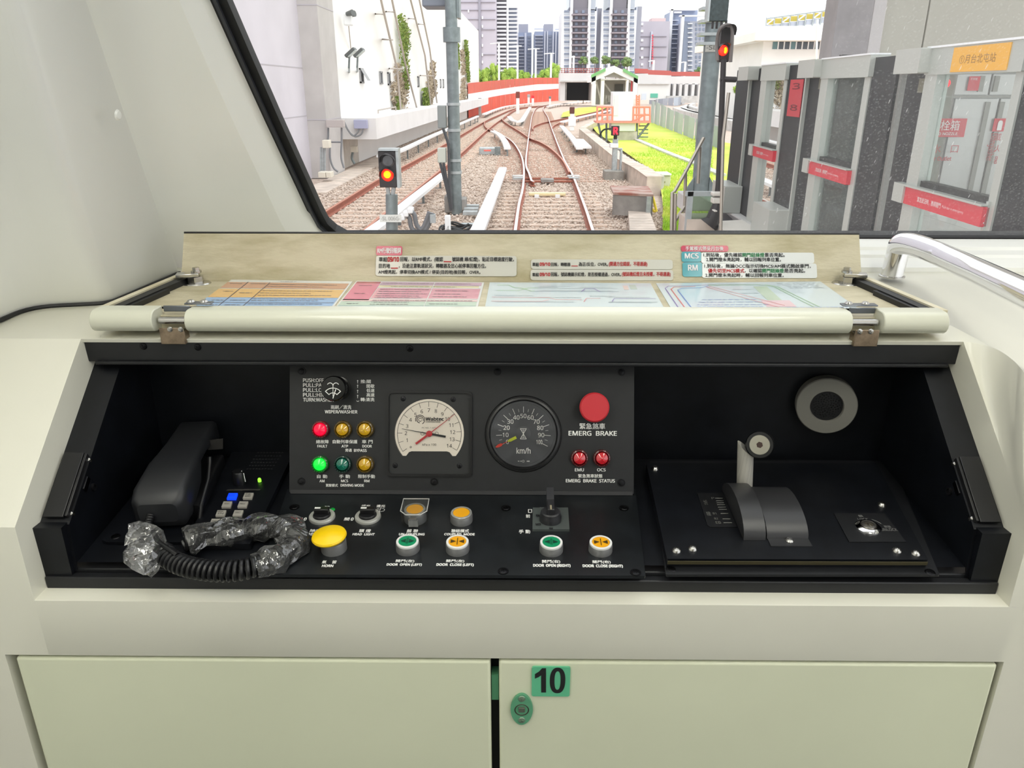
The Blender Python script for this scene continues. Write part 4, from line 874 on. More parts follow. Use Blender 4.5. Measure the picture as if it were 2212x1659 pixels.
for u, s in ((784, 1), (818, 1)):           # low and high beam marks
    a, b_ = B5.px(u + (9 if u < 800 else 3), 1102); e = B5.at(a, b_, .0004)
    stroke(q, e, [(0, -.005), (0, .005)] + [(.007 * sin(x), .005 * cos(x)) for x in np.linspace(0, pi, 9)], .0007)
    for j in range(3): stroke(q, e, [(-.0016, -.003 + j * .003), (-.0055, -.002 + j * .003)], .0007)
q.build('lettering', white_ink, bp)

metal_b = mat('button_collar', (150, 150, 150), .35, metal=.6)
ring_w = mat('button_ring_white', (228, 228, 226), .3); ring_g = mat('button_ring_grey', (176, 176, 172), .25, metal=.5)
yel, grn = mat('button_yellow', (236, 166, 14), .35), mat('button_green', (8, 140, 92), .35)
yel_h = mat('horn_yellow', (250, 208, 12), .33, coat=.2)
def pbutton(u, v, kind, label, mk=None, hh=.0145):
    P = B5.up(hh); a, b_ = P.px(u, v); T = B5.at(a, b_); r = 24.5 / F * 1.075
    t = thing('push_button', B5.w(a, b_), label, 'button', 'round push buttons on the switch panel')
    q = M(); q.lathe([(r * 1.06, 0), (r * 1.06, hh - .006), (r, hh - .003)], 36, T); q.build('collar', metal_b, t)
    q = M(); q.lathe([(r, hh - .003), (r, hh - .0005), (r * .97, hh), (r * .80, hh), (r * .80, hh - .002)], 36, T); q.build('ring', ring_w if mk else ring_g, t)
    q = M(); q.lathe([(r * .80, hh - .002), (r * .78, hh - .0006), (0, hh - .0004)], 32, T); q.build('cap', kind, t)
    if mk:
        q = M(); z = hh + .0001
        for s in (-1, 1):
            tip, bs = (.62, .14) if mk == 'open' else (.12, .60)
            q.poly([(s * tip * r, 0, z), (s * bs * r, .26 * r, z), (s * bs * r, -.26 * r, z)], T=T)
            if mk == 'open': q.poly([(s * .05 * r - .02 * r, -.45 * r, z), (s * .05 * r + .02 * r, -.45 * r, z), (s * .05 * r + .02 * r, .45 * r, z), (s * .05 * r - .02 * r, .45 * r, z)], T=T)
        if mk == 'close': q.poly([(-.035 * r, -.5 * r, z), (.035 * r, -.5 * r, z), (.035 * r, .5 * r, z), (-.035 * r, .5 * r, z)], T=T)
        q.build('arrow_mark', mat('mark_green', (8, 62, 44), .4) if mk == 'open' else mat('mark_brown', (70, 50, 8), .4), t)
    return t, T, r, hh
pbutton(880, 1168, grn, 'green button with opening arrows above DOOR OPEN (LEFT)', 'open')
pbutton(988, 1169, yel, 'yellow button with closing arrows above DOOR CLOSE (LEFT)', 'close')
pbutton(1191, 1170, grn, 'green button with opening arrows above DOOR OPEN (RIGHT)', 'open')
pbutton(1298, 1170.5, yel, 'yellow button with closing arrows above DOOR CLOSE (RIGHT)', 'close')
pbutton(996.5, 1106.5, yel, 'plain yellow button above COUPLED MODE')
t, T, r, hh = pbutton(896, 1099, yel, 'plain yellow button under a clear flip cover, above UN-COUPLING', hh=.019)
clear = glass_mat('clear_cover', (.98, .99, .98), .05, .05, .03, (.9, .9, .9))
q = M(); rr = r * 1.22
oct_ = [(rr * 1.0, -rr * .62), (rr * .55, -rr * 1.12), (-rr * .55, -rr * 1.12), (-rr * 1.0, -rr * .62), (-rr * 1.0, rr * 1.05), (rr * 1.0, rr * 1.05)]
q.prism(flat(oct_[::-1], 0), (0, 0, hh + .004), T=T); q.build('flip_cover', clear, t, bevel=.001)
q = M(); q.box((0, -rr * 1.14, hh * .45), (.014, .003, .011), T=T); q.box((0, -rr * 1.13, hh * .8), (.010, .003, .003), T=T); q.build('cover_tab', glass_mat('clear_tab', (.9, .92, .9), .14, .1, .25), t)
q = M(); q.tube([(p[0], p[1], hh + .004) for p in oct_], .0009, 5, T=T, closed=True); q.build('cover_edge', mat('cover_edge', (190, 190, 186), .2), t)
# horn
a, b_ = B5.px(722, 1186); T = B5.at(a, b_)
t = thing('horn_button', B5.w(a, b_), 'large yellow mushroom button above HORN', 'button')
q = M(); q.lathe([(.0180, 0), (.0180, .014), (.0172, .0165), (.0145, .016), (.0145, .018)], 36, T); q.build('collar', metal_b, t)
HT = B5.up(.020); q = M(); q.lathe([(.013, .0165), (.0232, .020), (.0245, .0225), (.0235, .0250), (.016, .028), (.008, .0295), (0, .03)], 40, T @ Matrix.Translation((-.0035, -.0005, 0)) @ Matrix.Rotation(-.06, 4, 'Y')); q.build('mushroom_cap', yel_h, t)
# rotary switches
for u, v, lab, lit in ((696, 1118, 'black two-way rotary switch behind the yellow horn button', True), (795, 1118, 'black rotary switch above HEAD LIGHT', False)):
    a, b_ = B5.px(u, v); T = B5.at(a, b_)
    t = thing('rotary_switch', B5.w(a, b_), lab, 'switch', 'rotary switches of the switch panel')
    q = M(); q.lathe([(.0195, 0), (.0195, .003), (.0185, .0045), (.0135, .0045), (.0135, .002), (0, .002)], 36, T); q.build('collar', mat('collar_light', (196, 196, 190), .35, metal=.4), t)
    q = M(); q.lathe([(.0132, .002), (.0125, .008), (.0, .008)], 28, T); q.box((0, .002, .0115), (.022, .010, .009), T=T); q.build('knob', black_pl, t, bevel=.0012)
    q = M(); q.box((-.0055, .0015, .0163), (.0085, .003, .0006), T=T); q.build('pointer_mark', white_ink, t)
    if lit:
        q = M(); q.lathe([(0, .002), (.003, .0015), (.004, 0)], 10, T @ Matrix.Translation((.011, .021, 0))); q.build('glow_pip', mat('pip_green', (0, 120, 40), .3, emit=.7), t)
# mode selector with its long handle
a, b_ = B5.px(1189, 1127); T = B5.at(a, b_)
t = thing('mode_selector', B5.w(a, b_), 'black mode selector with a long handle on a square metal plate', 'switch')
q = M(); pts = [(*B5.px(u, v), 0) for u, v in ((1150, 1148), (1230, 1148), (1227, 1101), (1151, 1101))]
q.prism(pts, (0, 0, .004), T=B5.T); q.build('backing_plate', mat('plate_steel', (120, 128, 126), .35, metal=.7), t, bevel=.0006)
q = M(); PP = B5.up(.0045)
for tx, u0, u1, v0, v1 in (('RM', 1158, 1167, 1112, 1116), ('MCS', 1157, 1168, 1131, 1135), ('AM', 1186, 1194, 1140, 1144)): ptext(q, PP, tx, u0, u1, v0, v1, .02)
q.build('lettering', black_ink, t)
q = M(); q.lathe([(.0165, .004), (.0165, .010), (.0155, .0125), (.0145, .018), (.0125, .0195), (0, .0195)], 32, T); q.build('knob', mat('selector_grey', (40, 40, 43), .4), t)
q = M(); q.box((0, .0065, .0225), (.0105, .034, .013), T=T); q.prism([(-.0055, .020, .018), (.0055, .020, .018), (.0055, .052, .050), (.0055, .052, .056), (.0055, .016, .029), (-.0055, .016, .029)][:0] or [(-.0055, .014, .017), (-.0055, .016, .029), (-.0055, .040, .036), (-.0055, .042, .026)], (.011, 0, 0), T=T); q.build('handle', mat('selector_grey', (40, 40, 43), .4), t, bevel=.0012)
q = M(); q.box((0, -.0055, .0293), (.0026, .011, .0006), T=T); q.build('pointer_mark', mat('pointer_cream', (150, 140, 116), .5), t)

# ================================================================ MASTER CONTROLLER, RIGHT
mp = thing('controller_plate', BP.w(*BP.px(1730, 1245)), 'black two-step base plate carrying the drive lever and key lock', 'plate')
pts = [(*BP.px(u, v), 0) for u, v in ((1438, 1246), (2028, 1246), (1925, 1000), (1403, 1000))]
q = M(); q.prism(pts, (0, 0, .004), T=BP.T); q.build('lower_plate', black_sat, mp, bevel=.0015)
UH = .017; UPn = BP.up(UH)
pts = [(*UPn.px(u, v), -UH) for u, v in ((1441, 1207), (2005, 1209), (1893, 1000), (1396, 1000))]
q = M(); q.prism(pts, (0, 0, UH), T=UPn.T); q.build('upper_plate', black_in, mp, bevel=.0012)
q = M(); pA, pB = UPn.px(1442, 1209), UPn.px(2003, 1211); q.prism([(pA[0], pA[1] - .0012, -.006), (pB[0], pB[1] - .0012, -.006), (pB[0], pB[1] - .0012, -.001), (pA[0], pA[1] - .0012, -.001)], (0, -.0012, 0), T=UPn.T); q.build('worn_edge', mat('edge_brass', (82, 76, 54), .4, metal=.5), mp)
L4 = BP.up(.004)
for u, v in ((1449, 1229), (2009, 1236)):
    q = M(); screw(q, L4.at(*L4.px(u, v)), .007, .0015); q.build('screw', darkmetal, mp)
for u, v in ((1461, 1190), (1496, 1186), (1937, 1190), (1978, 1196), (1415, 1013), (1905, 1091)):
    q = M(); q.lathe([(0, .005), (.0035, .0045), (.006, .002), (.0065, 0)], 16, UPn.at(*UPn.px(u, v))); q.build('screw', steel, mp)
# scale plate
q = M(); q.prism([(*UPn.px(u, v), .0002) for u, v in ((1528, 1136), (1534, 1140), (1592, 1140), (1562, 1066), (1506, 1066))], (0, 0, .0012), T=UPn.T); q.build('scale_plate', rubber, mp)
q = M(); U2 = UPn.up(.0018)
for v, u0, u1 in ((1076, 1545, 1561), (1081.5, 1547, 1563), (1086, 1548, 1564), (1090, 1549, 1566), (1095.3, 1551, 1568), (1100, 1553, 1570), (1109, 1557, 1573), (1120.5, 1561, 1578), (1129, 1563, 1581)):
    pquad(q, U2, ((u0, v + 1), (u1, v + 1), (u1, v - .6), (u0, v - .6)), 0); 
for tx, u0, u1, v0, v1 in (('P', 1537, 1543, 1074, 1078), ('B1', 1540, 1547, 1107, 1111), ('B2', 1543, 1551, 1118, 1122), ('EB', 1546, 1557, 1126, 1131), ('制動', 1526, 1535, 1105, 1114), ('力行', 1520, 1528, 1080, 1090)): ptext(q, U2, tx, u0, u1, v0, v1, .0, 0)
q.build('scale_lettering', mat('scale_ink', (110, 110, 106), .6), mp)
# key lock plate
q = M(); q.prism([(*UPn.px(u, v), .0002) for u, v in ((1834, 1172), (1957, 1172), (1910, 1110), (1801, 1110))], (0, 0, .0012), T=UPn.T); q.build('key_plate', rubber, mp)
q = M(); U2 = UPn.up(.0016)
for tx, u0, u1, v0, v1 in (('鎖', 1854, 1864, 1112, 1117), ('LOCK', 1853, 1875, 1119, 1124), ('解鎖', 1910, 1924, 1135, 1140), ('UNLOCK', 1903, 1938, 1141, 1147)): ptext(q, U2, tx, u0, u1, v0, v1, .0, 0)
stroke(q, U2.T, [U2.px(1884, 1122), U2.px(1894, 1126), U2.px(1903, 1131)], .0012)
q.build('key_lettering', mat('key_ink', (120, 120, 118), .6), mp)
T = UPn.at(*UPn.px(1875, 1141)); q = M(); q.lathe([(.0185, .001), (.018, .003), (.0135, .006), (.0115, .006), (.0115, .003)], 30, T); q.build('key_bezel', chrome, mp)
q = M(); q.lathe([(.0115, .003), (.0095, .0065), (.006, .007), (.0055, .003), (0, .003)], 24, T); q.box((0, 0, .0045), (.0015, .008, .003), T=T); q.build('key_cylinder', brushed, mp)
# lever drum: turning hub, fixed hood
dr_t = thing('drive_lever', UPn.w(*UPn.px(1650, 1170)), 'drive and brake lever: chrome arm with black grip on a dark drum', 'lever')
hub_g = mat('drum_grey', (46, 46, 48), .36)
yf = UPn.px(1650, 1166)[1]; xa = UPn.px(1606, 1166)[0]; xb = UPn.px(1655, 1166)[0]; xc = UPn.px(1746, 1166)[0]
RD = .064
def drum(x0, x1, R, yfr, k_h, n=18):
    pr_ = [(yfr, 0)] + [(yfr + R - R * cos(t), R * k_h * sin(t)) for t in np.linspace(.25, pi, n)]
    pts0 = [(x0, y, z) for y, z in pr_]
    k = M(); nn_ = len(pts0); vs = pts0 + [(x1, y, z) for _, y, z in pts0]
    k.add(vs, [(i, i + 1, nn_ + i + 1, nn_ + i) for i in range(nn_ - 1)], True, UPn.T); k.add(vs, [tuple(range(nn_)), tuple(range(2 * nn_ - 1, nn_ - 1, -1))], False, UPn.T); return k
drum(xa, xb - .0012, RD * 1.02, yf - .001, .52).build('hub', hub_g, dr_t, sharp=50)
drum(xb + .0012, xc, RD * .97, yf + .001, .44).build('hood', hub_g, dr_t, sharp=50)
q = M(); xh0, yh0 = UPn.px(1662, 1181); xh1, _ = UPn.px(1751, 1181); q.bb((xb + .002, yh0, 0), (xc, yf + .004, .0015), T=UPn.T); q.build('hood_flange', hub_g, dr_t)
q = M(); q.lathe([(0, .004), (.004, .0035), (.006, .001), (.006, 0)], 14, UPn.at(*UPn.px(1705, 1170), .0015)); q.build('screw', steel, dr_t)
q = M(); a = UPn.px(1577, 1090); q.add([UPn.I @ at_d(1579, 1056, 1.215), UPn.I @ at_d(1586, 1068, 1.20), UPn.I @ at_d(1578, 1090, 1.185)], [(0, 1, 2)], T=UPn.T); q.add([UPn.I @ at_d(1579, 1056, 1.217), UPn.I @ at_d(1578, 1090, 1.187), UPn.I @ (at_d(1578, 1073, 1.202) + Vector((0, .002, -.002)))], [(0, 1, 2)], T=UPn.T)
q.build('pointer', mat('pointer_ochre', (176, 142, 66), .5), dr_t)
q = M(); pb_ = at_d(1608, 1058, 1.205); pt_ = at_d(1611, 962, 1.16); dd = (pt_ - pb_).normalized()
nseg = 22; rs = .0094; aa = dd.orthogonal().normalized(); bb2 = dd.cross(aa)
if aa.cross(bb2).dot(dd) < 0: bb2 = -bb2
vs = []; ux = Vector((1, 0, 0))
for k in range(nseg): vs.append(pb_ - dd * .02 + (aa * cos(2 * pi * k / nseg) + bb2 * sin(2 * pi * k / nseg)) * rs * 1.28)
for k in range(nseg):
    o_ = (aa * cos(2 * pi * k / nseg) + bb2 * sin(2 * pi * k / nseg)) * rs * 1.28; vs.append(pt_ + o_ - dd * (o_.dot(ux) * 1.15 + .006))
q.add(vs, [(k, (k + 1) % nseg, nseg + (k + 1) % nseg, nseg + k) for k in range(nseg)], True); q.add(vs, [tuple(range(nseg, 2 * nseg))]); q.build('arm', mat('arm_steel', (226, 222, 212), .4, metal=.3, var=.1, scale=5, stretch=(90, 1, 1)), dr_t)
q = M(); pk = at_d(1641, 961, 1.135); ax = (CAM - pk).normalized(); ax = (ax + Vector((-.02, 0, -.02))).normalized(); rk = 30 / F * 1.135
q.cyl(pk - ax * .085, pk - ax * .003, rk, n=36); q.cyl(pk - ax * .003, pk, rk, rk * .93, n=36); q.cyl(pk - ax * .087, pk - ax * .085, rk * .8, rk, n=36); q.build('grip', mat('grip_black', (20, 20, 22), .25), dr_t)
q = M(); q.cyl(pk - ax * .001, pk + ax * .0022, rk * .73, rk * .70, n=32); q.build('end_cap', mat('cap_steel', (160, 157, 146), .36, metal=1), dr_t)
q = M(); q.cyl(pk + ax * .001, pk + ax * .0026, rk * .235, n=6, smooth=False); q.build('hex_socket', mat('bronze_dark', (66, 52, 48), .4), dr_t)

# loudspeaker in the back wall: grey ring with a dark mesh
SP = Plane((0, YW - .0005, 2.1), (1, 0, 0), (0, 0, 1)); SPt = Plane((.5, 1.165, 2.1), (cos(radians(-14)), sin(radians(-14)), 0), (0, .06, 1))
a, b_ = SPt.px(1785, 876); T = SPt.at(a, b_, .003)
t = thing('loudspeaker', SPt.w(a, b_), 'round grey ring loudspeaker high on the right of the recess', 'loudspeaker')
ro = abs(SPt.px(1852, 876)[0] - SPt.px(1717, 876)[0]) / 2; ri = ro * .53
q = M(); q.lathe([(ro, -.02), (ro, 0), (ro * .97, .002), (ri * 1.05, .004), (ri, .002), (ri, -.002)], 48, T); q.build('ring', mat('speaker_grey', (124, 122, 116), .5), t)
q = M(); q.lathe([(ri, -.002), (0, -.001)], 40, T); q.build('mesh_disc', rubber, t)
q = M()
for i in range(90):
    rr = ri * .85 * sqrt((i + .5) / 90); an = i * 2.39996; q.lathe([(0, .0004), (.0011, 0)], 6, T @ Matrix.Translation((rr * cos(an), rr * sin(an), -.0008)))
sm_ = q.build('mesh_dots', darkmetal, t); sm_['kind'] = 'stuff'

# ================================================================ HANDSET, INTERCOM AND THE WRAPPED CORD, LEFT
cr = thing('handset_cradle', BP.w(*BP.px(345, 1170)), 'black handset cradle on a base plate, left in the recess', 'cradle')
pts = [(*BP.px(u, v), 0) for u, v in ((222, 1172), (232, 1176), (405, 1176), (450, 1010), (330, 1010))]
q = M(); q.prism(pts, (0, 0, .004), T=BP.T); q.build('base_plate', black_in, cr, bevel=.001)
q = M(); screw(q, L4.at(*L4.px(250, 1159)), .0065, .0015); q.build('screw', darkmetal, cr)
hs_m = mat('handset_black', (34, 35, 38), .42)
# handset axis in plane coords
H0 = Vector((*BP.up(.07).px(350, 1040), .058)); H1 = Vector((*BP.up(.07).px(408, 950), .066))
axh = (H1 - H0).normalized(); sid = Vector((1, 0, 0)); sid = (sid - axh * sid.dot(axh)).normalized(); nrh = sid.cross(axh)
HPn = Plane(BP.T @ H0, BP.T.to_3x3() @ sid, BP.T.to_3x3() @ axh); hl_ = (H1 - H0).length
def rbox_loft(q, secs, T):
    """lofts rounded-rectangle sections: (y, half width, z low, z high, corner radius)."""
    rings = []
    for y, w, z0, z1, r in secs: rings.append([(px_, y, pz) for px_, pz in rrect(-w, w, z0, z1, r, 3)])
    n = len(rings[0]); vs = [p for r in rings for p in r]
    q.add(vs, [(k * n + i, k * n + (i + 1) % n, (k + 1) * n + (i + 1) % n, (k + 1) * n + i) for k in range(len(rings) - 1) for i in range(n)], True, T)
    q.add(vs, [tuple(range(n)), tuple(range(len(vs) - 1, len(vs) - n - 1, -1))], False, T)
hs = thing('telephone_handset', BP.T @ H0, 'black telephone handset resting in its cradle', 'handset')
q = M(); w_ = .0385
rbox_loft(q, [(-.036, w_ * .72, -.034, -.002, .008), (-.030, w_ * .95, -.046, .006, .010), (-.012, w_ * 1.0, -.046, .013, .010), (.05, w_ * .95, -.030, .016, .009), (hl_ * .6, w_ * .85, -.008, .015, .008), (hl_ * .9, w_ * .8, -.012, .012, .008), (hl_ + .05, w_ * .8, -.03, .008, .008), (hl_ + .06, w_ * .6, -.02, .0, .006)], HPn.T)
q.build('grip', hs_m, hs, sharp=60)
q = M(); q.cyl((-.012, -.034, -.022), (-.014, -.046, -.030), .006, .0052, n=14, T=HPn.T)
for k in range(4): q.lathe([(.0062, -.0008), (.0068, 0), (.0062, .0008)], 14, HPn.T @ Matrix.Translation((-.012 - .0005 * k, -.036 - .003 * k, -.0235 - .002 * k)) @ Matrix.Rotation(pi / 2 + .6, 4, 'X'))
q.build('cord_boot', rubber, hs)
q = M(); rbox_loft(q, [(-.005, .047, -.058, -.030, .004), (.10, .044, -.058, -.034, .004), (hl_ + .02, .042, -.062, -.04, .004)], HPn.T); q.build('cradle_body', black_pl, cr)
q = M(); q.tube([HPn.T @ Vector(p) for p in ((.046, -.012, -.05), (.0475, .0, -.034), (.047, .05, -.022), (.045, .075, -.008), (.045, .08, .0))], .0032, 8); q.build('side_rib', black_pl, cr)

ic = thing('intercom_panel', BP.w(*BP.px(500, 1130)), 'black intercom panel with lit keys beside the handset', 'intercom')
I8 = BP.up(.010)
pts = [(*I8.px(u, v), -.010) for u, v in ((398, 1175), (540, 1175), (646, 952), (520, 940))]
q = M(); q.prism(pts, (0, 0, .010), T=I8.T); q.build('panel_plate', black_in, ic, bevel=.0015)
key_off = mat('key_translucent', (168, 164, 156), .4); key_lit = mat('key_blue', (16, 66, 255), .3, emit=1.0)
I9 = I8.up(.003)
keys = [(500.5, 1071, 'BUSY', 1), (535, 1070.5, 'TO BE\nMIXED', 0), (489, 1089, 'TEST', 0), (523.5, 1089, 'EMGC', 0), (476, 1108, 'BREAK\nIN', 0), (513, 1108, 'DMCI', 0), (463.5, 1126.5, 'EXEC', 0), (501, 1126.5, 'CALL', 0)]
q0 = M()
for u, v, tx, on in keys:
    k = M(); c4 = [(u - 11, v + 6), (u + 9, v + 6), (u + 13, v - 6), (u - 6, v - 6)]
    k.prism([(*I9.px(*p), -.003) for p in c4], (0, 0, .003), T=I9.T)
    ko = k.build('key', key_lit if on else key_off, ic, bevel=.0006, label='lit blue key' if on else None)
    lines_ = tx.split('\n')
    for i, l in enumerate(lines_):
        vv = v - 2.2 + (i - (len(lines_) - 1) / 2) * 4.4 + 1
        ptext(q0, I9, l, u - 5.5, u + 6.5, vv - 1.2, vv + 2.0, .0, .0004)
q0.build('key_lettering', mat('key_print', (50, 50, 52), .5), ic)
q = M(); a, b_ = I8.px(518, 1043); T = I8.at(a, b_); q.lathe([(.0105, 0), (.0095, .020), (.008, .022), (0, .022)], 20, T); q.build('volume_knob', black_pl, ic)
q = M(); q.tube([T @ Vector(p) for p in ((.006, .0, .0225), (.0098, -.002, .018), (.0106, -.003, .004))], .0007, 5); q.build('knob_mark', white_ink, ic)
q = M(); a, b_ = I8.px(561, 1040); q.lathe([(.0028, 0), (.0028, .004), (.0018, .006), (0, .0065)], 12, I8.at(a, b_)); q.build('status_light', mat('led_lime', (150, 255, 60), .3, emit=1.2), ic)
q = M(); pquad(q, I8, ((489, 1061), (561, 1060), (563, 1057), (491, 1058)), .0008); q.build('divider', mat('divider_grey', (62, 60, 58), .5), ic)
q = M()
for i in range(7):
    for j in range(9):
        a, b_ = I8.px(535 + j * 6.5 + i * 4.6, 1013 - i * 7.0); q.lathe([(.0, .0004), (.0018, .0002)], 8, I8.at(a, b_))
sg = q.build('speaker_holes', mat('hole_grey', (44, 44, 46), .5), ic); sg['kind'] = 'stuff'
wl_ = thing('recess_tag', BP.w(*BP.px(455, 965)), 'small grey metal tag standing behind the handset', 'tag')
q = M(); q.prism([at_d(440, 953, 1.25), at_d(481, 948, 1.25), at_d(481, 970, 1.26), at_d(450, 972, 1.26)], (0, .002, 0)); q.build('tag_plate', mat('tag_grey', (58, 56, 54), .4), wl_); q = M(); q.prism([at_d(414, 1012, 1.22), at_d(432, 1012, 1.22), at_d(434, 1007, 1.22), at_d(418, 1007, 1.22)], (0, .002, 0)); q.build('tag_foot', mat('tag_grey', (58, 56, 54), .4), wl_)

# coiled cord
cable = mat('cord_black', (20, 20, 22), .38)
cd_ = thing('coiled_cord', BP.w(*BP.px(440, 1230)), 'black coiled telephone cord looped in front of the handset, partly wrapped', 'cord')
start = HPn.T @ Vector((-.014, -.046, -.030))
def bpt(u, v, h): return BP.w(*BP.up(h).px(u, v), h)
lead = [start, start + Vector((.001, -.004, -.012)), bpt(330, 1150, .036), bpt(345, 1172, .032), bpt(366, 1187, .032), bpt(383, 1199, .030)]
def smooth(pts, n=8):
    pts = [Vector(p) for p in pts]; out = []
    for i in range(len(pts) - 1):
        p0, p1, p2, p3 = pts[max(i - 1, 0)], pts[i], pts[i + 1], pts[min(i + 2, len(pts) - 1)]
        for k in range(n):
            t_ = k / n; out.append(.5 * ((2 * p1) + (p2 - p0) * t_ + (2 * p0 - 5 * p1 + 4 * p2 - p3) * t_ ** 2 + (3 * p1 - p0 - 3 * p2 + p3) * t_ ** 3))
    return out + [pts[-1]]
q = M(); q.tube(smooth(lead), .0034, 10); q.build('lead', cable, cd_)
axis = smooth([bpt(352, 1190, .018), bpt(366, 1207, .0165), bpt(398, 1222, .0165), bpt(440, 1231, .0165), bpt(485, 1234, .0165), bpt(530, 1229, .0165), bpt(580, 1212, .017), bpt(622, 1188, .018), bpt(640, 1163, .018), bpt(630, 1145, .018), bpt(596, 1138, .017), bpt(548, 1141, .0165), bpt(500, 1148, .0165), bpt(440, 1157, .0165), bpt(395, 1170, .0165)], 30)
L_ = [0]
for a, b2 in zip(axis[:-1], axis[1:]): L_.append(L_[-1] + (b2 - a).length)
tot = L_[-1]; pitch = .0074; nper = 12; npt = int(tot / pitch * nper); hel = []
AX = np.array([tuple(p) for p in axis]); LL = np.array(L_)
for k in range(npt):
    s__ = k / npt * tot; p = Vector([np.interp(s__, LL, AX[:, i]) for i in range(3)]); p2 = Vector([np.interp(min(s__ + .002, tot), LL, AX[:, i]) for i in range(3)]); p1_ = Vector([np.interp(max(s__ - .002, 0), LL, AX[:, i]) for i in range(3)])
    d_ = (p2 - p1_).normalized(); up_ = BP.n; sd = d_.cross(up_).normalized(); up2 = sd.cross(d_); an = 2 * pi * s__ / pitch
    hel.append(p + (sd * cos(an) + up2 * sin(an)) * .0118)
q = M(); q.tube(hel, .0032, 7); q.build('coil', cable, cd_)
def film_mat():
    m_ = bpy.data.materials.new('clear_film'); m_.use_nodes = True; nt_ = m_.node_tree; N_ = nt_.nodes; K_ = nt_.links
    N_.remove(N_['Principled BSDF']); t_ = N_.new('ShaderNodeBsdfTransparent'); t_.inputs[0].default_value = (.9, .9, .9, 1)
    g_ = N_.new('ShaderNodeBsdfGlossy'); g_.inputs['Roughness'].default_value = .06; d_ = N_.new('ShaderNodeBsdfDiffuse'); d_.inputs[0].default_value = (.75, .75, .75, 1)
    tc_ = N_.new('ShaderNodeTexCoord'); no = N_.new('ShaderNodeTexNoise'); no.inputs['Scale'].default_value = 38; no.inputs['Detail'].default_value = 3; K_.new(tc_.outputs['Object'], no.inputs[0])
    vo_ = N_.new('ShaderNodeTexVoronoi'); vo_.inputs['Scale'].default_value = 55; vo_.feature = 'SMOOTH_F1'; K_.new(tc_.outputs['Object'], vo_.inputs['Vector'])
    ad_ = N_.new('ShaderNodeMath'); ad_.operation = 'ADD'; K_.new(no.outputs[0], ad_.inputs[0]); K_.new(vo_.outputs['Distance'], ad_.inputs[1])
    bu = N_.new('ShaderNodeBump'); bu.inputs['Strength'].default_value = 1.0; bu.inputs['Distance'].default_value = .006; K_.new(ad_.outputs[0], bu.inputs['Height']); K_.new(bu.outputs[0], g_.inputs['Normal'])
    a_ = N_.new('ShaderNodeMixShader'); a_.inputs[0].default_value = .22; K_.new(g_.outputs[0], a_.inputs[1]); K_.new(d_.outputs[0], a_.inputs[2])
    fr_ = N_.new('ShaderNodeFresnel'); fr_.inputs['IOR'].default_value = 1.6; K_.new(bu.outputs[0], fr_.inputs['Normal'])
    mu = N_.new('ShaderNodeMath'); mu.operation = 'MULTIPLY_ADD'; mu.inputs[1].default_value = 1.0; mu.inputs[2].default_value = .12; K_.new(fr_.outputs[0], mu.inputs[0])
    b_m = N_.new('ShaderNodeMixShader'); K_.new(mu.outputs[0], b_m.inputs[0]); K_.new(t_.outputs[0], b_m.inputs[1]); K_.new(a_.outputs[0], b_m.inputs[2]); K_.new(b_m.outputs[0], N_['Material Output'].inputs[0])
    return m_
film = film_mat()
def crinkle(path, r0, nm, seed, n=11, sq=.8):
    rr = random.Random(seed); q = M(); pts = path; vs = []; m_ = len(pts); prev = [rr.uniform(.8, 1.15) for _ in range(n)]
    for k, p in enumerate(pts):
        d_ = (pts[min(k + 1, m_ - 1)] - pts[max(k - 1, 0)]).normalized(); sd = d_.cross(BP.n).normalized(); up2 = sd.cross(d_)
        prev = [max(.72, min(1.3, a * .55 + rr.uniform(.6, 1.4) * .45)) for a in prev]
        w = r0 * (1 + .12 * sin(k * 1.3 + seed)) * (.55 if k in (0, m_ - 1) and nm == 'bag_knot' else 1)
        for i in range(n):
            an = 2 * pi * i / n; r_ = w * prev[i] * (1 if i % 2 else .94); h_ = up2 * sin(an) * r_ * sq
            vs.append(p + sd * cos(an) * r_ + h_)
    q.add(vs, [(k * n + i, k * n + (i + 1) % n, (k + 1) * n + (i + 1) % n, (k + 1) * n + i) for k in range(m_ - 1) for i in range(n)], False)
    return q
i0 = int(len(axis) * .385)
wr = crinkle(axis[i0::9], .022, 'plastic_wrap', 4).build('plastic_wrap', film, cd_, label='crinkled clear plastic film')
kn = smooth([bpt(318, 1130, .05), bpt(312, 1150, .040), bpt(320, 1168, .030), bpt(308, 1188, .024), bpt(318, 1208, .020), bpt(345, 1214, .016)], 4)
crinkle(kn[::2], .026, 'bag_knot', 9, 9).build('plastic_bag_end', film, cd_, label='knotted end of the plastic bag')
for _o in list(bpy.data.objects):
    if _o.type == 'MESH' and _o.name.split('.')[0].endswith(('lettering', 'printed_lines')): _o['kind'] = 'stuff'
# ================================================================ OUTSIDE: GROUND, TRACKS, THIRD RAILS
GZ = -.17
ballast_m = mat('ballast', (230, 212, 198), .9, col2=(168, 150, 138), scale=14, lo=.32, hi=.62, detail=8, bump=.8, bscale=26)
stone_m = mat('ballast_stone', (236, 220, 206), .9, col2=(158, 142, 130), scale=9, lo=.3, hi=.7)
conc = mat('concrete', (198, 196, 194), .85, var=.12, scale=1.2, bump=.1, bscale=20)
conc_w = mat('concrete_warm', (206, 192, 180), .85, var=.16, scale=2, bump=.15, bscale=16)
conc_d = mat('concrete_dark', (150, 146, 142), .85, var=.2, scale=2)
rust = mat('rail_rust', (158, 92, 72), .75, var=.22, scale=20)
rail_top = mat('rail_polished', (226, 218, 214), .3, metal=.85)
sleeper_m = mat('sleeper_concrete', (206, 184, 168), .85, var=.14, scale=6)
timber_m = mat('turnout_bearer', (188, 158, 142), .85, var=.16, scale=5)
white_c = mat('cover_white', (236, 238, 240), .5)
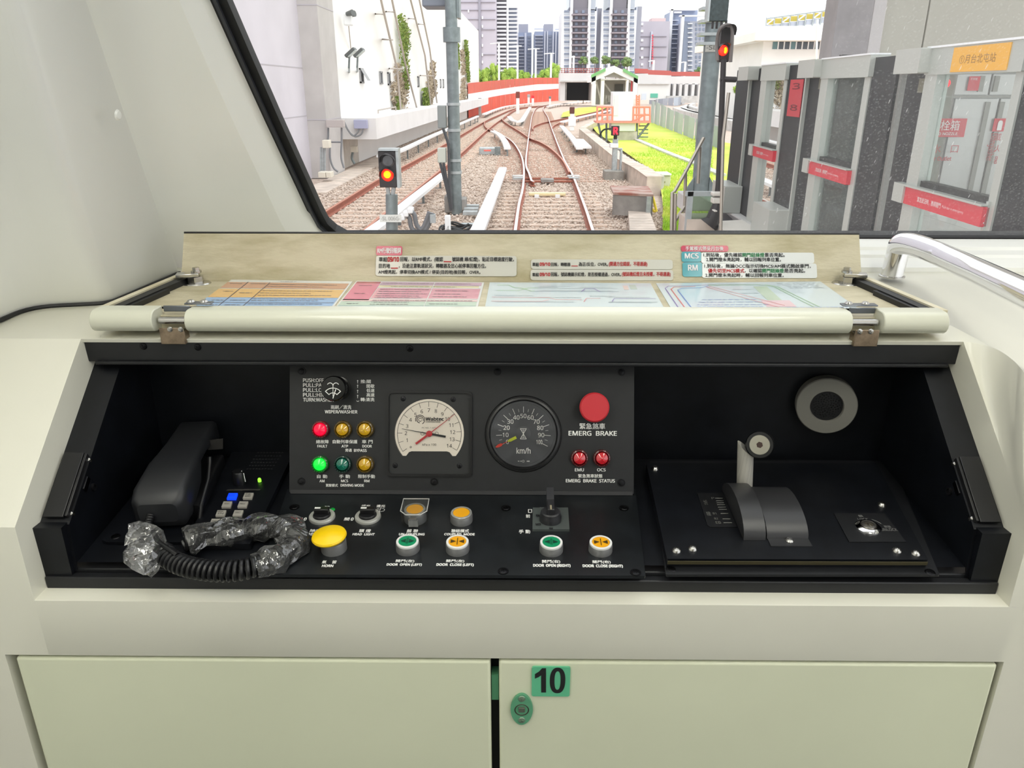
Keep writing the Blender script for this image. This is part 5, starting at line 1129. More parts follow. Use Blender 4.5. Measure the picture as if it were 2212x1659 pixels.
galv = mat('galvanised', (128, 138, 140), .45, metal=.35, var=.14, scale=7)
galv_l = mat('galvanised_light', (176, 182, 184), .45, metal=.3, var=.1, scale=9)
grass_m = mat('grass_green', (166, 202, 58), .95, col2=(222, 220, 110), scale=.35, lo=.3, hi=.72, detail=6, bump=.4, bscale=14)
grass_y = mat('grass_blade', (168, 206, 62), .9, col2=(220, 222, 112), scale=.5)

def fbox(q, u0, v0, u1, v1, Y, th, back=True):
    """box whose front fills the pixel box at distance Y, th thick away from the viewer."""
    um, vm = (u0 + u1) / 2, (v0 + v1) / 2
    a = Vector((on_y(u0, vm, Y).x, Y, on_y(um, v1, Y).z)); b = Vector((on_y(u1, vm, Y).x, Y + th, on_y(um, v0, Y).z))
    return q.bb(a, b)
def fpt(u, v, Y): return on_y(u, v, Y)

m = M(); n = 60
m.quad((-60, 1.9, GZ - .02), (60, 1.9, GZ - .02), (60, 480, GZ - .02), (-60, 480, GZ - .02))
struct(m.build('ground', ballast_m))
m = M(); m.quad((-600, 120, GZ - .3), (600, 120, GZ - .3), (600, 900, GZ - .3), (-600, 900, GZ - .3)); struct(m.build('ground_far', mat('far_ground', (186, 188, 176), .95, var=.1, scale=.05)))
def zg(u, v, z=0.0): return on_z(u, v, z)

def rail_line(pxs, n=6, extra=()):
    pts = [zg(u, v, 0.0) for u, v in pxs]; return smooth(list(extra) + pts, n)
RP = [(-.075, -.15), (.075, -.15), (.075, -.135), (.012, -.115), (.012, -.045), (.036, -.035), (.036, -.003), (-.036, -.003), (-.036, -.035), (-.012, -.045), (-.012, -.115), (-.075, -.135)]
def rail(par, pts, shiny=True, w=1.0):
    q = M(); q.sweep(pts, [(a * w, b) for a, b in RP]); r = q.build('rail', rust, par)
    q = M(); q.sweep(pts, [(-.033 * w, -.004), (.033 * w, -.004), (.028 * w, 0), (-.028 * w, 0)]); q.build('running_face', rail_top if shiny else mat('rail_face_rusty', (188, 128, 106), .5), r)
    return r
def sleepers(par, line_c, half, step, d0, d1, mt, w=.24, h=.11, mesh=None, name='sleeper', yaw=True):
    pts = line_c; L = [0]
    for a, b in zip(pts[:-1], pts[1:]): L.append(L[-1] + (b - a).length)
    first = None; k = 0; s_ = d0
    A = np.array([tuple(p) for p in pts]); LL = np.array(L)
    while s_ < min(d1, L[-1]):
        p = Vector([np.interp(s_, LL, A[:, i]) for i in range(3)]); p2 = Vector([np.interp(min(s_ + .5, L[-1]), LL, A[:, i]) for i in range(3)])
        if (p2 - p).length < 1e-6: break
        an = atan2(-(p2 - p).x, (p2 - p).y)
        hh = half(p.y) if callable(half) else half
        if first is None or callable(half):
            q = M(); q.prism([(-hh, -w / 2, -h / 2), (hh, -w / 2, -h / 2), (hh, w / 2, -h / 2), (-hh, w / 2, -h / 2)], (0, 0, h)) if False else q.add([(-hh, -w / 2, -h), (hh, -w / 2, -h), (hh, w / 2, -h), (-hh, w / 2, -h), (-hh, -w / 2 + .02, 0), (hh, -w / 2 + .02, 0), (hh, w / 2 - .02, 0), (-hh, w / 2 - .02, 0)], [(0, 1, 5, 4), (1, 2, 6, 5), (2, 3, 7, 6), (3, 0, 4, 7), (4, 5, 6, 7)])
            o = q.build(name, mt); first = first or o; o.parent = par
        else: o = first.copy(); COL.objects.link(o); o.parent = par
        o.location = p + Vector((0, 0, -.148)) - ORIG[par.name]; o.rotation_euler = (0, 0, an)
        s_ += step; k += 1
def midline(a, b, n=80):
    ya, yb = max(a[0].y, b[0].y), min(a[-1].y, b[-1].y); out = []
    Aa, Bb = np.array([tuple(p) for p in a]), np.array([tuple(p) for p in b])
    for y in np.linspace(ya, yb, n): out.append(Vector(((np.interp(y, Aa[:, 1], Aa[:, 0]) + np.interp(y, Bb[:, 1], Bb[:, 0])) / 2, y, 0)))
    return out
near = lambda p, y: Vector((p.x, y, 0))
main = thing('railway_track', (1.0, 12, GZ), 'main track straight ahead of the cab with rusty rails', 'railway track', 'railway tracks')
R1 = rail_line([(1262, 441), (1235, 373), (1215, 336), (1191, 275), (1183, 252), (1174, 236), (1180, 229), (1212, 223.5)], 6, [Vector((1.25, 8, 0)), Vector((1.43, 15, 0))])
L1 = rail_line([(1121, 441), (1130, 400), (1131, 356), (1122, 327), (1105, 304), (1081, 289), (1062, 278)], 6, [Vector((-.22, 8, 0)), Vector((-.10, 15, 0))])
S1 = rail_line([(1149, 392), (1143, 374), (1136, 353), (1139, 318), (1145, 275), (1151, 246), (1162, 231), (1185, 226)], 6)
S1[0] = S1[0] + Vector((.06, 0, 0))
D1 = rail_line([(1230, 371), (1215, 344), (1191, 321), (1168, 307), (1145, 298), (1122, 283), (1099, 269), (1087, 260), (1088, 254), (1105, 240), (1121, 233.5)], 6)
rail(main, R1); rail(main, S1)
nearc = [Vector((.5, 9, 0)), Vector((.63, 15, 0)), Vector((.87, 24, 0))]
sleepers(main, smooth(nearc, 10), 1.3, .62, 1.0, 13.6, sleeper_m)
rest = [Vector((.93, 25.4, 0)), Vector((.98, 33, 0)), Vector((1.45, 58, 0)), Vector((2.0, 81, 0)), Vector((3.0, 120, 0))]
sleepers(main, smooth(rest, 12), lambda y: 1.9 if y < 46 else 1.3, .68, 0, 80, timber_m, w=.26)
lt = thing('railway_track', (-3.6, 14, GZ), 'left-hand track close to the white building, unused rust-red rails', 'railway track', 'railway tracks')
Lo = rail_line([(760, 421), (817, 387), (890, 349), (964, 309), (1045, 263), (1070, 251), (1116, 233.5), (1171, 228)], 6, [Vector((-4.52, 9, 0)), Vector((-4.46, 15, 0))])
Li = rail_line([(819, 469), (868, 433), (954, 364), (994, 332), (1055, 278), (1085, 256), (1121, 234.5), (1172, 229.5)], 6, [Vector((-3.12, 9, 0)), Vector((-3.08, 14, 0))])
rail(lt, Lo, False); rail(lt, Li, False)
sleepers(lt, midline(Lo, Li), 1.3, .64, 2, 62, sleeper_m)
tn = thing('track_turnout', (0, 26, GZ), 'crossover rails curving from the main track to the left track', 'railway turnout')
rail(tn, L1); rail(tn, D1, False)
q_ = rail_line([(1047, 262), (1046, 268), (1050, 275), (1058, 280), (1068, 283)], 5); rail(tn, q_, False, .8)
sleepers(tn, smooth([zg(1150, 330), zg(1128, 302), zg(1095, 277), zg(1075, 266)], 8), 1.5, .8, 1, 60, timber_m)
tr_ = thing('track_turnout', zg(1200, 268, GZ), 'turnout rails branching right towards the grass', 'railway turnout')
rail(tr_, rail_line([(1151, 279), (1152, 273), (1163, 268), (1180, 263), (1220, 255), (1278, 243), (1319, 234)], 6), False)
rail(tr_, rail_line([(1192, 276), (1196, 271), (1206, 266), (1220, 259.5), (1287, 246), (1330, 236.5)], 6), False)
sleepers(tr_, smooth([zg(1180, 270), zg(1215, 259), zg(1290, 243)], 8), 1.3, .9, 0, 60, timber_m)
# small plates of the turnout: slide chairs, toe block, balise on a sleeper
tb = thing('track_balise', zg(1182, 419, -.1), 'cream beacon bar lying across the sleepers between the rails', 'beacon')
q = M(); q.box(zg(1182, 419, -.08), (1.0, .2, .07)); q.build('bar', mat('balise_cream', (232, 216, 170), .6), tb, bevel=.01)
for dx in (-.28, .28):
    q = M(); q.box(zg(1182, 424, -.1) + Vector((dx, 0, 0)), (.12, .12, .08)); q.build('foot', white_c, tb)
for u, v, lab in ((1120, 384, 'grey switch heater box left of the switch toe'), (1239, 384, 'grey switch heater box right of the switch toe')):
    t = thing('switch_box', zg(u, v, GZ), lab, 'box'); q = M(); q.box(zg(u, v, -.08), (.4, .3, .16)); q.build('body', conc, t, bevel=.02); q = M(); q.box(zg(u, v, .01), (.3, .22, .03)); q.build('lid_plate', galv_l, t)
t = thing('switch_stretcher', zg(1190, 389, GZ), 'pair of rusty stretcher bars across the switch toe', 'stretcher bar')
for v in (386, 392):
    q = M(); a, b = zg(1128, v, -.08), zg(1236, v, -.08); q.cyl(a, b, .035, n=8); q.build('bar', rust, t)
q = M(); q.box(zg(1182, 389, -.06), (.4, .5, .08)); q.build('plate', conc_d, t)

# third rail covers
def cover(label, pxs, z=.22, w=.2, h=.1, legs=True, flat_px=None):
    pts = smooth([zg(u, v, z) for u, v in pxs], 5); t = thing('third_rail_cover', pts[0] + Vector((0, 0, -z + GZ)), label, 'third rail cover', 'white third rail covers')
    q = M(); q.sweep(pts, [(-w / 2, -h), (w / 2, -h), (w / 2, -.02), (w / 2 - .03, 0), (-w / 2 + .03, 0), (-w / 2, -.02)]); q.build('cover', white_c, t)
    if True:
        L = 9 if not legs else 2; last = pts[0]
        for a, b in zip(pts[:-1], pts[1:]):
            L += (b - a).length
            if L > 2.6:
                L = 0; k = M(); k.bb((b.x - .03, b.y - .03, GZ - .05), (b.x + .03, b.y + .03, z - h)); k.bb((b.x - .18, b.y - .05, GZ - .03), (b.x + .03, b.y + .05, GZ + .03)); k.build('bracket', galv, t)
    return t
cover('white third rail cover running ahead between the two tracks', [(1005, 545), (1030, 496), (1062, 420), (1086, 361)], w=.26)
cover('white third rail cover beside the left track behind the dwarf signal', [(775, 512), (835, 470), (900, 418), (957, 374)], w=.24)
cover('white third rail cover along the foot of the white building', [(820, 334), (868, 321), (925, 295), (975, 274), (1032, 250)], w=.26, z=.35)
cover('short curved white third rail cover left of the crossover', [(1064, 282), (1078, 289), (1090, 303), (1096, 318)], w=.3)
cover('white third rail cover on the right at the grass corner', [(1213, 271), (1235, 295), (1252, 318)], w=.3)
cover('short white third rail cover beside the right-hand cover', [(1252, 300), (1268, 316)], w=.42, legs=False)
cover('bent white third rail cover between the far tracks', [(1100, 251), (1106, 258), (1118, 262), (1128, 259)], w=.4, legs=False)
cover('straight white third rail cover between the far tracks', [(1128, 259), (1136, 246), (1145, 231)], w=.4, legs=False)
cover('white third rail cover at the foot of the orange barrier', [(1046, 246), (1070, 236), (1100, 228), (1150, 222.5)], w=.45, legs=False)
cover('white third rail cover along the far branch track', [(1215, 262), (1250, 253), (1290, 244), (1325, 236)], w=.4, legs=False)
cover('far white third rail cover in front of the tunnel', [(1184, 229), (1205, 225), (1240, 221), (1280, 217)], w=.6, legs=False)

# ballast stones near the cab, one scattered mass
rng = np.random.default_rng(3)
ico = [(0, 0, 1), (.894, 0, .447), (.276, .851, .447), (-.724, .526, .447), (-.724, -.526, .447), (.276, -.851, .447), (.724, .526, -.447), (-.276, .851, -.447), (-.894, 0, -.447), (-.276, -.851, -.447), (.724, -.526, -.447), (0, 0, -1)]
icf = [(0, 1, 2), (0, 2, 3), (0, 3, 4), (0, 4, 5), (0, 5, 1), (1, 6, 2), (2, 7, 3), (3, 8, 4), (4, 9, 5), (5, 10, 1), (2, 6, 7), (3, 7, 8), (4, 8, 9), (5, 9, 10), (1, 10, 6), (11, 7, 6), (11, 8, 7), (11, 9, 8), (11, 10, 9), (11, 6, 10)]
def stones(name, N, fx, ylo, yhi, sz, z0, mt, pw=1.0):
    ico_ = np.array(ico); f_ = np.array(icf)
    y = ylo + (yhi - ylo) * rng.random(N) ** pw; x = np.array([fx(a, rng.random()) for a in y]); s = rng.uniform(*sz, N)
    base = np.stack([x, y, z0 + rng.uniform(-.02, .03, N)], 1)
    jit = rng.uniform(.65, 1.3, (N, 12, 3)); an = rng.uniform(0, 6.28, N); c, sn = np.cos(an), np.sin(an)
    p = ico_[None] * jit * s[:, None, None] * np.array([1, .8, .65]); px_ = p[..., 0] * c[:, None] - p[..., 1] * sn[:, None]; py_ = p[..., 0] * sn[:, None] + p[..., 1] * c[:, None]
    v = np.stack([px_, py_, p[..., 2]], 2) + base[:, None, :]
    V = v.reshape(-1, 3); Fc = (f_[None] + (np.arange(N) * 12)[:, None, None]).reshape(-1, 3)
    me = bpy.data.meshes.new(name); me.vertices.add(len(V)); me.vertices.foreach_set('co', V.ravel()); me.loops.add(Fc.size); me.loops.foreach_set('vertex_index', Fc.ravel().astype(np.int32))
    me.polygons.add(len(Fc)); me.polygons.foreach_set('loop_start', np.arange(0, Fc.size, 3, dtype=np.int32)); me.update(calc_edges=True); me.validate()
    me.materials.append(mt); o = bpy.data.objects.new(name, me); COL.objects.link(o); o['kind'] = 'stuff'; return o
bs = stones('ballast_stones', 42000, lambda y, r: -6.2 + r * 9.6, 12.5, 60, (.02, .043), GZ, stone_m, 1.7)
tag(bs, 'grey and pink crushed stone ballast round the tracks', 'ballast')

# ================================================================ LEFT: DEPOT BUILDING
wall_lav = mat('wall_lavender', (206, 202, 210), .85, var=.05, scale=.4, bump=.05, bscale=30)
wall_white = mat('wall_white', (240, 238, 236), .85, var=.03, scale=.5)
joint_m = mat('wall_joint', (182, 178, 184), .9)
def wx(y): return -6.62 + .022 * (y - 28)       # line of the long white wall
bd = thing('depot_building', (-8, 28, GZ), 'long white depot building with a grey concrete pillar, left of the tracks', 'building')
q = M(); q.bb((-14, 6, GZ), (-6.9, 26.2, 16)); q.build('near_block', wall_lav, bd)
for z_ in (3.2, 6.4, 1.78):
    q = M(); q.bb((-6.905, 6, z_), (-6.893, 26.2, z_ + .03)); q.build('wall_joint', joint_m, bd)
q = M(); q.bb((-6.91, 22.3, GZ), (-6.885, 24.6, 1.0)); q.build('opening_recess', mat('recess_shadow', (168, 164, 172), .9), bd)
q = M(); q.bb((-8, 26.2, GZ), (-6.28, 28.4, 16)); q.build('pillar', mat('pillar_concrete', (190, 186, 184), .85, var=.07, scale=.8, bump=.05, bscale=30), bd)
for z_ in (1.65, 5.0):
    q = M(); q.bb((-8.0, 26.19, z_), (-6.272, 28.4, z_ + .03)); q.build('wall_joint', joint_m, bd)
q = M(); q.add([(wx(28.4), 28.4, GZ), (wx(100), 100, GZ), (wx(100), 100, 9.0), (wx(28.4), 28.4, 9.6), (-20, 28.4, GZ), (-20, 100, GZ), (-20, 100, 9.0), (-20, 28.4, 9.6)], [(0, 1, 2, 3), (3, 2, 6, 7), (1, 5, 6, 2), (0, 3, 7, 4)]); q.build('long_wall', wall_white, bd)
WB = Plane((wx(28.4), 28.4, 0), (.022, 1, 0), (0, 0, 1)); WB = Plane(WB.o, Vector((.022, 1, 0)), (0, 0, 1))
WNx = Vector((1, -.022, 0))
def wpx(u, v, off=0.0): return on_plane(u, v, WB.o + WNx * off, WNx)
frame_g = mat('frame_grey', (150, 150, 152), .5); pane_d = mat('pane_dark', (70, 76, 86), .15)
for u0, v0, u1, v1 in ((775, 147, 785, 180), (818, 154, 826, 182), (836, 156, 843, 184), (901, 165, 905, 188), (950, 171, 952.5, 190), (956, 171, 958.5, 190)):
    a, b = wpx(u0, v0), wpx(u1, v1); yy0, yy1 = min(a.y, b.y), max(a.y, b.y); zz1, zz0 = max(a.z, b.z), min(a.z, b.z)
    w = part_empty('window', bd, (wx(yy0), yy0, zz0))
    q = M(); x = wx(yy0)
    for (ya, yb2, za, zb) in ((yy0, yy0 + .12, zz0, zz1), (yy1 - .12, yy1, zz0, zz1), (yy0, yy1, zz0, zz0 + .06), (yy0, yy1, zz1 - .06, zz1)): q.bb((x - .02, ya, za), (x + .06, yb2, zb))
    q.build('frame', frame_g, w)
    q = M(); q.bb((x - .02, yy0 + .1, zz0 + .05), (x + .02, yy1 - .1, zz1 - .05)); q.build('pane', pane_d, w)
    if u0 == 775:
        k = M(); k.quad((x + .05, yy0, zz1), (x + .05, yy1, zz1), (x + .32, yy1, zz0 + .1), (x + .32, yy0, zz0 + .1)); k.build('open_sash', frame_g, w)
# planter ledge
pl = thing('planter_ledge', (-5.5, 28.5, 1.0), 'long white cantilevered planter ledge on the building', 'planter')
lzb, lzt = on_y(785, 301, 28.6).z, on_y(785, 255.5, 28.6).z; lx = on_y(813, 280, 28.6).x
def lxx(y): return lx + .018 * (y - 28.6)
q = M(); q.add([(lxx(28.6), 28.6, lzb), (lxx(98), 98, lzb), (lxx(98), 98, lzt), (lxx(28.6), 28.6, lzt), (wx(28.6) - .2, 28.6, lzb), (wx(98) - .2, 98, lzb), (wx(98) - .2, 98, lzt), (wx(28.6) - .2, 28.6, lzt)], [(0, 1, 2, 3), (4, 7, 6, 5), (0, 3, 7, 4), (1, 5, 6, 2), (0, 4, 5, 1), (3, 2, 6, 7)])
q.build('trough', mat('ledge_white', (226, 224, 224), .85, var=.04, scale=.6), pl)
q = M(); q.bb((wx(28.6), 28.7, GZ), (wx(28.6) + .08, 95, lzb)); q.build('plinth_wall', mat('plinth', (206, 198, 188), .9, var=.1, scale=1.5), pl)
dry = mat('dry_creeper', (158, 144, 126), .95, col2=(196, 180, 156), scale=3); leafm = mat('creeper_leaf', (104, 132, 52), .9, col2=(150, 160, 84), scale=3)
def leaves(q, c, ext, n, s, rr):
    for _ in range(n):
        p = Vector((c[0] + rr.uniform(-1, 1) * ext[0], c[1] + rr.uniform(-1, 1) * ext[1], c[2] + rr.uniform(-1, 1) * ext[2])); d = Vector((rr.uniform(-1, 1), rr.uniform(-1, 1), rr.uniform(-.6, 1))).normalized(); e = d.orthogonal().normalized() * s * rr.uniform(.5, 1.2); f_ = d.cross(e)
        q.add([p - e, p - f_ * .5, p + e, p + f_ * .5], [(0, 1, 2, 3)])
rr = random.Random(5)
def stand(q, pts, s0, n, off=.12):
    for (u, v, w) in pts:
        c = wpx(u, v, off); k = abs(wpx(u + w, v, off).y - c.y); leaves(q, c, (.1, k, .5), n * 3, s0 * .5, rr)
for lab, brown, green in (('tall creeper, brown below and green above, near end of the white wall', [(868, 225, 9), (873, 205, 8), (866, 180, 7), (860, 160, 6), (856, 235, 6), (876, 180, 5), (852, 200, 5)], [(872, 70, 8), (874, 95, 8), (873, 120, 7), (877, 145, 7), (878, 170, 5), (868, 55, 6), (880, 82, 6), (861, 232, 5)]),
                          ('bare brown creeper with a green foot, middle of the white wall', [(925, 215, 7), (929, 195, 6), (932, 170, 5), (927, 225, 8), (935, 150, 3), (938, 190, 4)], [(922, 226, 5), (919, 210, 3)]),
                          ('brown creeper with hanging green tufts at the far end of the white wall', [(1000, 120, 4), (1002, 150, 5), (1001, 180, 5), (1003, 205, 6), (998, 215, 6)], [(988, 110, 3), (989, 135, 3), (1007, 100, 3), (1009, 120, 3), (1010, 145, 3), (1012, 165, 2)])):
    t = thing('wall_creeper', wpx(brown[0][0], 240, .2), lab, 'creeper', 'creepers on the depot wall')
    q = M(); stand(q, brown, .22 if brown[0][0] < 900 else .3, 60); q.build('dry_stems', dry, t); q = M(); stand(q, green, .16 if brown[0][0] < 900 else .3, 80, .25); q.build('foliage', leafm, t)
    for o in t.children: o['kind'] = 'stuff'
pipe = mat('pipe_beige', (176, 166, 158), .6)
for i, (lab, poles, bars) in enumerate((('trellis of two leaning beige poles nearest the pillar', [((822, -4), (858, 150), (866, 235)), ((846, -4), (876, 140), (900, 232))], [(811, 30, 831), (834, 25, 853), (826, 85, 848), (841, 148, 870)]), ('trellis of two leaning beige poles further along the white wall', [((886, -4), (918, 120), (930, 225)), ((905, -4), (928, 105), (944, 222))], [(883, 40, 898), (904, 52, 918), (908, 163, 938)]))):
    t = thing('trellis', wpx(poles[0][2][0], poles[0][2][1], .3), lab, 'trellis', 'trellises on the depot wall')
    for pp in poles:
        q = M(); q.tube([wpx(u, v, .5) for u, v in pp], .05, 6); q.build('pole', pipe, t)
    for u0, v, u1 in bars:
        q = M(); q.tube([wpx(u0, v, .02), wpx(u0, v, .5), wpx(u1, v + 1, .5)], .035, 6); q.build('bracket', pipe, t)
# planter dwarf fence
t = thing('planter_fence', wpx(840, 235, .5), 'low pale fence on the planter ledge beside the first creeper', 'fence')
q = M(); q.tube([wpx(817, 253, .5), wpx(817, 238, .5), wpx(855, 231, .5)], .03, 6); q.build('fence_rail', pipe, t); q = M(); q.tube([wpx(855, 231, .5), wpx(855, 246, .5)], .03, 6); q.build('fence_post', pipe, t)
# lamps, siren, boxes, conduits
dk = mat('lamp_grey', (92, 96, 96), .5)
for u, lab in ((752, 'left floodlight of the pair on the white wall'), (770, 'right floodlight of the pair on the white wall')):
    p = wpx(u, 122, .7); t = thing('floodlight', p, lab, 'floodlight', 'floodlights on the depot wall')
    q = M(); q.box(p + Vector((.1, 0, .12)), (.12, .42, .42), Matrix.Rotation(.9, 3, 'Y')); q.build('head', dk, t, bevel=.03)
    q = M(); q.box(p + Vector((.15, -.02, .10)), (.06, .36, .34), Matrix.Rotation(.9, 3, 'Y')); q.build('lens', mat('lens_pale', (176, 186, 184), .2), t)
    q = M(); q.tube([p + Vector((.05, 0, .05)), p + Vector((0, 0, -.35)), wpx(u, 122, .02) + Vector((0, 0, -.55))], .035, 6); q.build('bracket', galv, t)
p = wpx(752, 42, .3); t = thing('wall_siren', p, 'small white twin-horn siren high on the white wall', 'siren')
q = M(); q.box(p, (.3, .34, .42)); q.build('body', white_c, t, bevel=.05)
for dy in (-.2, .18):
    q = M(); q.cyl(p + Vector((0, dy, .16)), p + Vector((.24, dy - .1, .2)), .07, .11, 10); q.build('horn', dk, t)
q = M(); q.tube([p, wpx(758, 105, .05)], .02, 5); q.build('cable', pipe, t)
PLR = 26.18
def pbox(name, u0, v0, u1, v1, Y, th, mt, lab, cat='box', group=None):
    t = thing(name, fpt((u0 + u1) / 2, v1, Y), lab, cat, group); q = M(); fbox(q, u0, v0, u1, v1, Y - th, th); q.build('body', mt, t, bevel=.012); return t
bx = mat('box_taupe', (182, 174, 172), .6); cable_g = mat('cable_grey', (128, 130, 134), .6)
t = pbox('junction_box', 704, 259, 742, 275, 26.2, .25, bx, 'taupe junction box on the grey pillar with two hanging cables')
for pts in ([(709, 276), (709, 295), (707, 305)], [(738, 276), (738, 305), (737, 340), (743, 363)], [(713, 303), (713, 340), (720, 362), (730, 371)]):
    q = M(); q.tube(smooth([fpt(u, v, 26.12) for u, v in pts], 5), .035, 6); q.build('cable', cable_g, t)
q = M(); q.tube([fpt(713, 307, 26.12), fpt(738, 307, 26.12)], .03, 6); q.build('strut', cable_g, t)
t = pbox('cable_box', 764, 259, 793, 278, 28.55, .2, mat('box_blue', (166, 168, 196), .5), 'blue-grey cable box on the end face of the planter ledge')
for pts in ([(776, 278), (772, 287), (762, 293), (750, 278), (744, 264)], [(785, 278), (780, 290), (768, 295), (758, 289)]):
    q = M(); q.tube(smooth([fpt(u, v, 28.4) for u, v in pts], 6), .03, 6); q.build('cable', cable_g, t)
cb = mat('box_cream', (220, 214, 200), .6)
t = pbox('switch_cabinet', 696, 303, 711, 320, 25.4, .3, cb, 'small cream cabinet with pipes on the pillar foot')
for u in (693, 697.5, 702):
    q = M(); q.tube([fpt(u, 318, 25.3), fpt(u, 372, 25.3)], .035, 6); q.build('pipe', galv_l, t)
for u0, u1, lab in ((687, 703, 'left of two cream footing blocks under the pillar pipes'), (704, 715, 'right of two cream footing blocks under the pillar pipes')): pbox('footing_block', u0, 372, u1, 384, 25.0, .4, cb, lab, 'block')
t = pbox('meter_box', 757, 316, 771, 329, 29.5, .2, cb, 'small cream meter box under the planter ledge')
q = M(); q.tube(smooth([fpt(762, 329, 29.4), fpt(760, 342, 29.4), fpt(766, 354, 29.4)], 4), .05, 6); q.build('cable', galv, t)
t = thing('drain_channel', zg(745, 385, GZ), 'flat concrete drain slabs along the foot of the building', 'drain')
for i in range(7):
    y = 22.0 + i * 2.4; q = M(); q.bb((-6.25 + .01 * i, y, GZ - .05), (-5.45, y + 2.3, GZ + .06)); q.build('slab', conc_w, t, bevel=.01)

# ================================================================ LEFT SIGNAL, MAST, GROUND GEAR
sg_black = mat('signal_black', (44, 40, 42), .55); lens_red = mat('signal_red_lit', (255, 30, 10), .3, emit=2.2); lens_yel = mat('signal_core_lit', (255, 190, 0), .3, emit=2.0)
Ys = 11.0
ds = thing('dwarf_signal', fpt(845, 540, Ys), 'short black signal showing red on a grey post, left of the track', 'signal')
q = M(); fbox(q, 818, 326, 856, 405, Ys, .12); q.build('case', sg_black, ds, bevel=.012)
q = M(); fbox(q, 817, 321, 860, 326, Ys - .02, .2); fbox(q, 856, 324, 862, 406, Ys, .2); q.build('case_edge', galv_l, ds)
def hood(par, u, v, Y, r, L=.16, tilt=0):
    c = fpt(u, v, Y); q = M(); n = 12; a0, a1 = radians(-10), radians(190)
    ring = [(cos(a0 + (a1 - a0) * k / n) * r, sin(a0 + (a1 - a0) * k / n) * r) for k in range(n + 1)]
    q.strip([c + Vector((x, 0, z)) for x, z in ring], [c + Vector((x * 1.02, -L * (.35 + .65 * max(0, z / r)), z * 1.02 - .01)) for x, z in ring], True); return q.build('hood', sg_black, par)
hood(ds, 838, 347, Ys, .105, .2); hood(ds, 837, 378, Ys, .105, .17)
q = M(); q.lathe([(.09, 0), (.07, .02), (0, .025)], 20, Matrix.Translation(fpt(838, 347, Ys)) @ Matrix.Rotation(pi / 2, 4, 'X')); q.build('lens', mat('lens_dark', (96, 96, 100), .15), ds)
q = M(); q.lathe([(.085, 0), (.07, .02), (0, .028)], 20, Matrix.Translation(fpt(837, 378, Ys)) @ Matrix.Rotation(pi / 2, 4, 'X')); q.build('lens', lens_red, ds, label='lit red lens')
q = M(); q.lathe([(.05, 0.022), (.03, .034), (0, .036)], 16, Matrix.Translation(fpt(837, 377, Ys)) @ Matrix.Rotation(pi / 2, 4, 'X')); q.build('lens_core', lens_yel, ds)
q = M(); q.cyl(fpt(846, 420, Ys + .1), fpt(848, 640, Ys + .1), .085, n=18); q.build('post', galv, ds)
q = M(); q.cyl(fpt(837, 404, Ys + .06), fpt(840, 424, Ys + .08), .03, n=8); q.cyl(fpt(851, 404, Ys + .06), fpt(848, 424, Ys + .08), .03, n=8); q.build('neck', galv_l, ds)
q = M(); fbox(q, 820, 464, 867, 480, Ys - .02, .015); q.build('name_plate', mat('plate_pale', (206, 208, 204), .5), ds)
q = M(); SPl = Plane(fpt(843, 472, Ys - .025), (1, 0, 0), (0, 0, 1)); ptext(q, SPl, '-SL 006G-', 823, 864, 468, 476, .0, .001); q.build('lettering', grey_ink, ds)['kind'] = 'stuff'
gear = thing('cable_pipes', zg(905, 500, GZ), 'bundle of grey cable pipes bending into the ballast by the dwarf signal', 'pipes')
for pts in ([(874, 462), (884, 470), (889, 492), (902, 505)], [(882, 455), (894, 462), (900, 486), (912, 500)], [(928, 458), (922, 474), (914, 492), (898, 502)], [(934, 460), (928, 480), (918, 498), (903, 508)]):
    q = M(); q.tube(smooth([fpt(u, v, 14.6) for u, v in pts], 6), .045, 8); q.build('pipe', mat('conduit_dark', (112, 114, 118), .5), gear)
for u, v in ((876, 462), (885, 455), (868, 470)):
    q = M(); fbox(q, u - 6, v - 5, u + 6, v + 7, 14.5, .25); q.build('coupling', white_c, gear, bevel=.02)
q = M(); fbox(q, 929, 464, 940, 482, 14.5, .12); q.build('end_cap', galv_l, gear)
mk = thing('marker_post', zg(967, 506, GZ), 'short white marker post with a number beside the cable loop', 'marker post')
q = M(); fbox(q, 961, 466, 973, 520, 14.2, .12); q.build('post', white_c, mk, bevel=.015); q = M(); PM = Plane(fpt(967, 492, 14.19), (1, 0, 0), (0, 0, 1)); ptext(q, PM, '4', 964.5, 970, 488, 499, 0, .001); q.build('lettering', grey_ink, mk)['kind'] = 'stuff'
cl = thing('cable_loop', zg(985, 497, GZ), 'coil of black cable lying on the ballast', 'cable')
c = zg(986, 499, GZ + .1)
for k in range(3):
    q = M(); q.tube([c + Vector(((.34 - .05 * k) * cos(a), (.34 - .05 * k) * sin(a) * 1.0, .05 + .03 * k + .03 * sin(3 * a + k))) for a in np.linspace(0, 6.28, 26)], .022, 6, closed=False); q.build('turn', rubber, cl)
Ym = 18.5
ms = thing('lighting_mast', zg(985, 455, GZ), 'tall grey steel mast with cabinets, between the tracks', 'mast')
pb_, pt_ = zg(986, 440, GZ), None
q = M(); x0 = on_y(985, 440, Ym).x; q.cyl((x0, Ym, GZ), (x0, Ym, 12), .14, .115, 20); q.build('pole', galv, ms)
zc_ = on_y(974, 72, Ym).z; q = M(); q.cyl((x0, Ym, zc_ - .18), (x0, Ym, zc_ + .12), .19, n=20); q.build('collar', galv, ms)
for v in (225, 281, 346, 372):
    z_ = on_y(980, v, Ym).z; q = M(); q.cyl((x0, Ym, z_ - .03), (x0, Ym, z_ + .03), .155, n=20); q.build('band', galv_l, ms)
q = M(); fbox(q, 945, 228, 963, 277, Ym - .15, .3); q.build('upper_cabinet', mat('cabinet_grey', (136, 142, 142), .5), ms, bevel=.015)
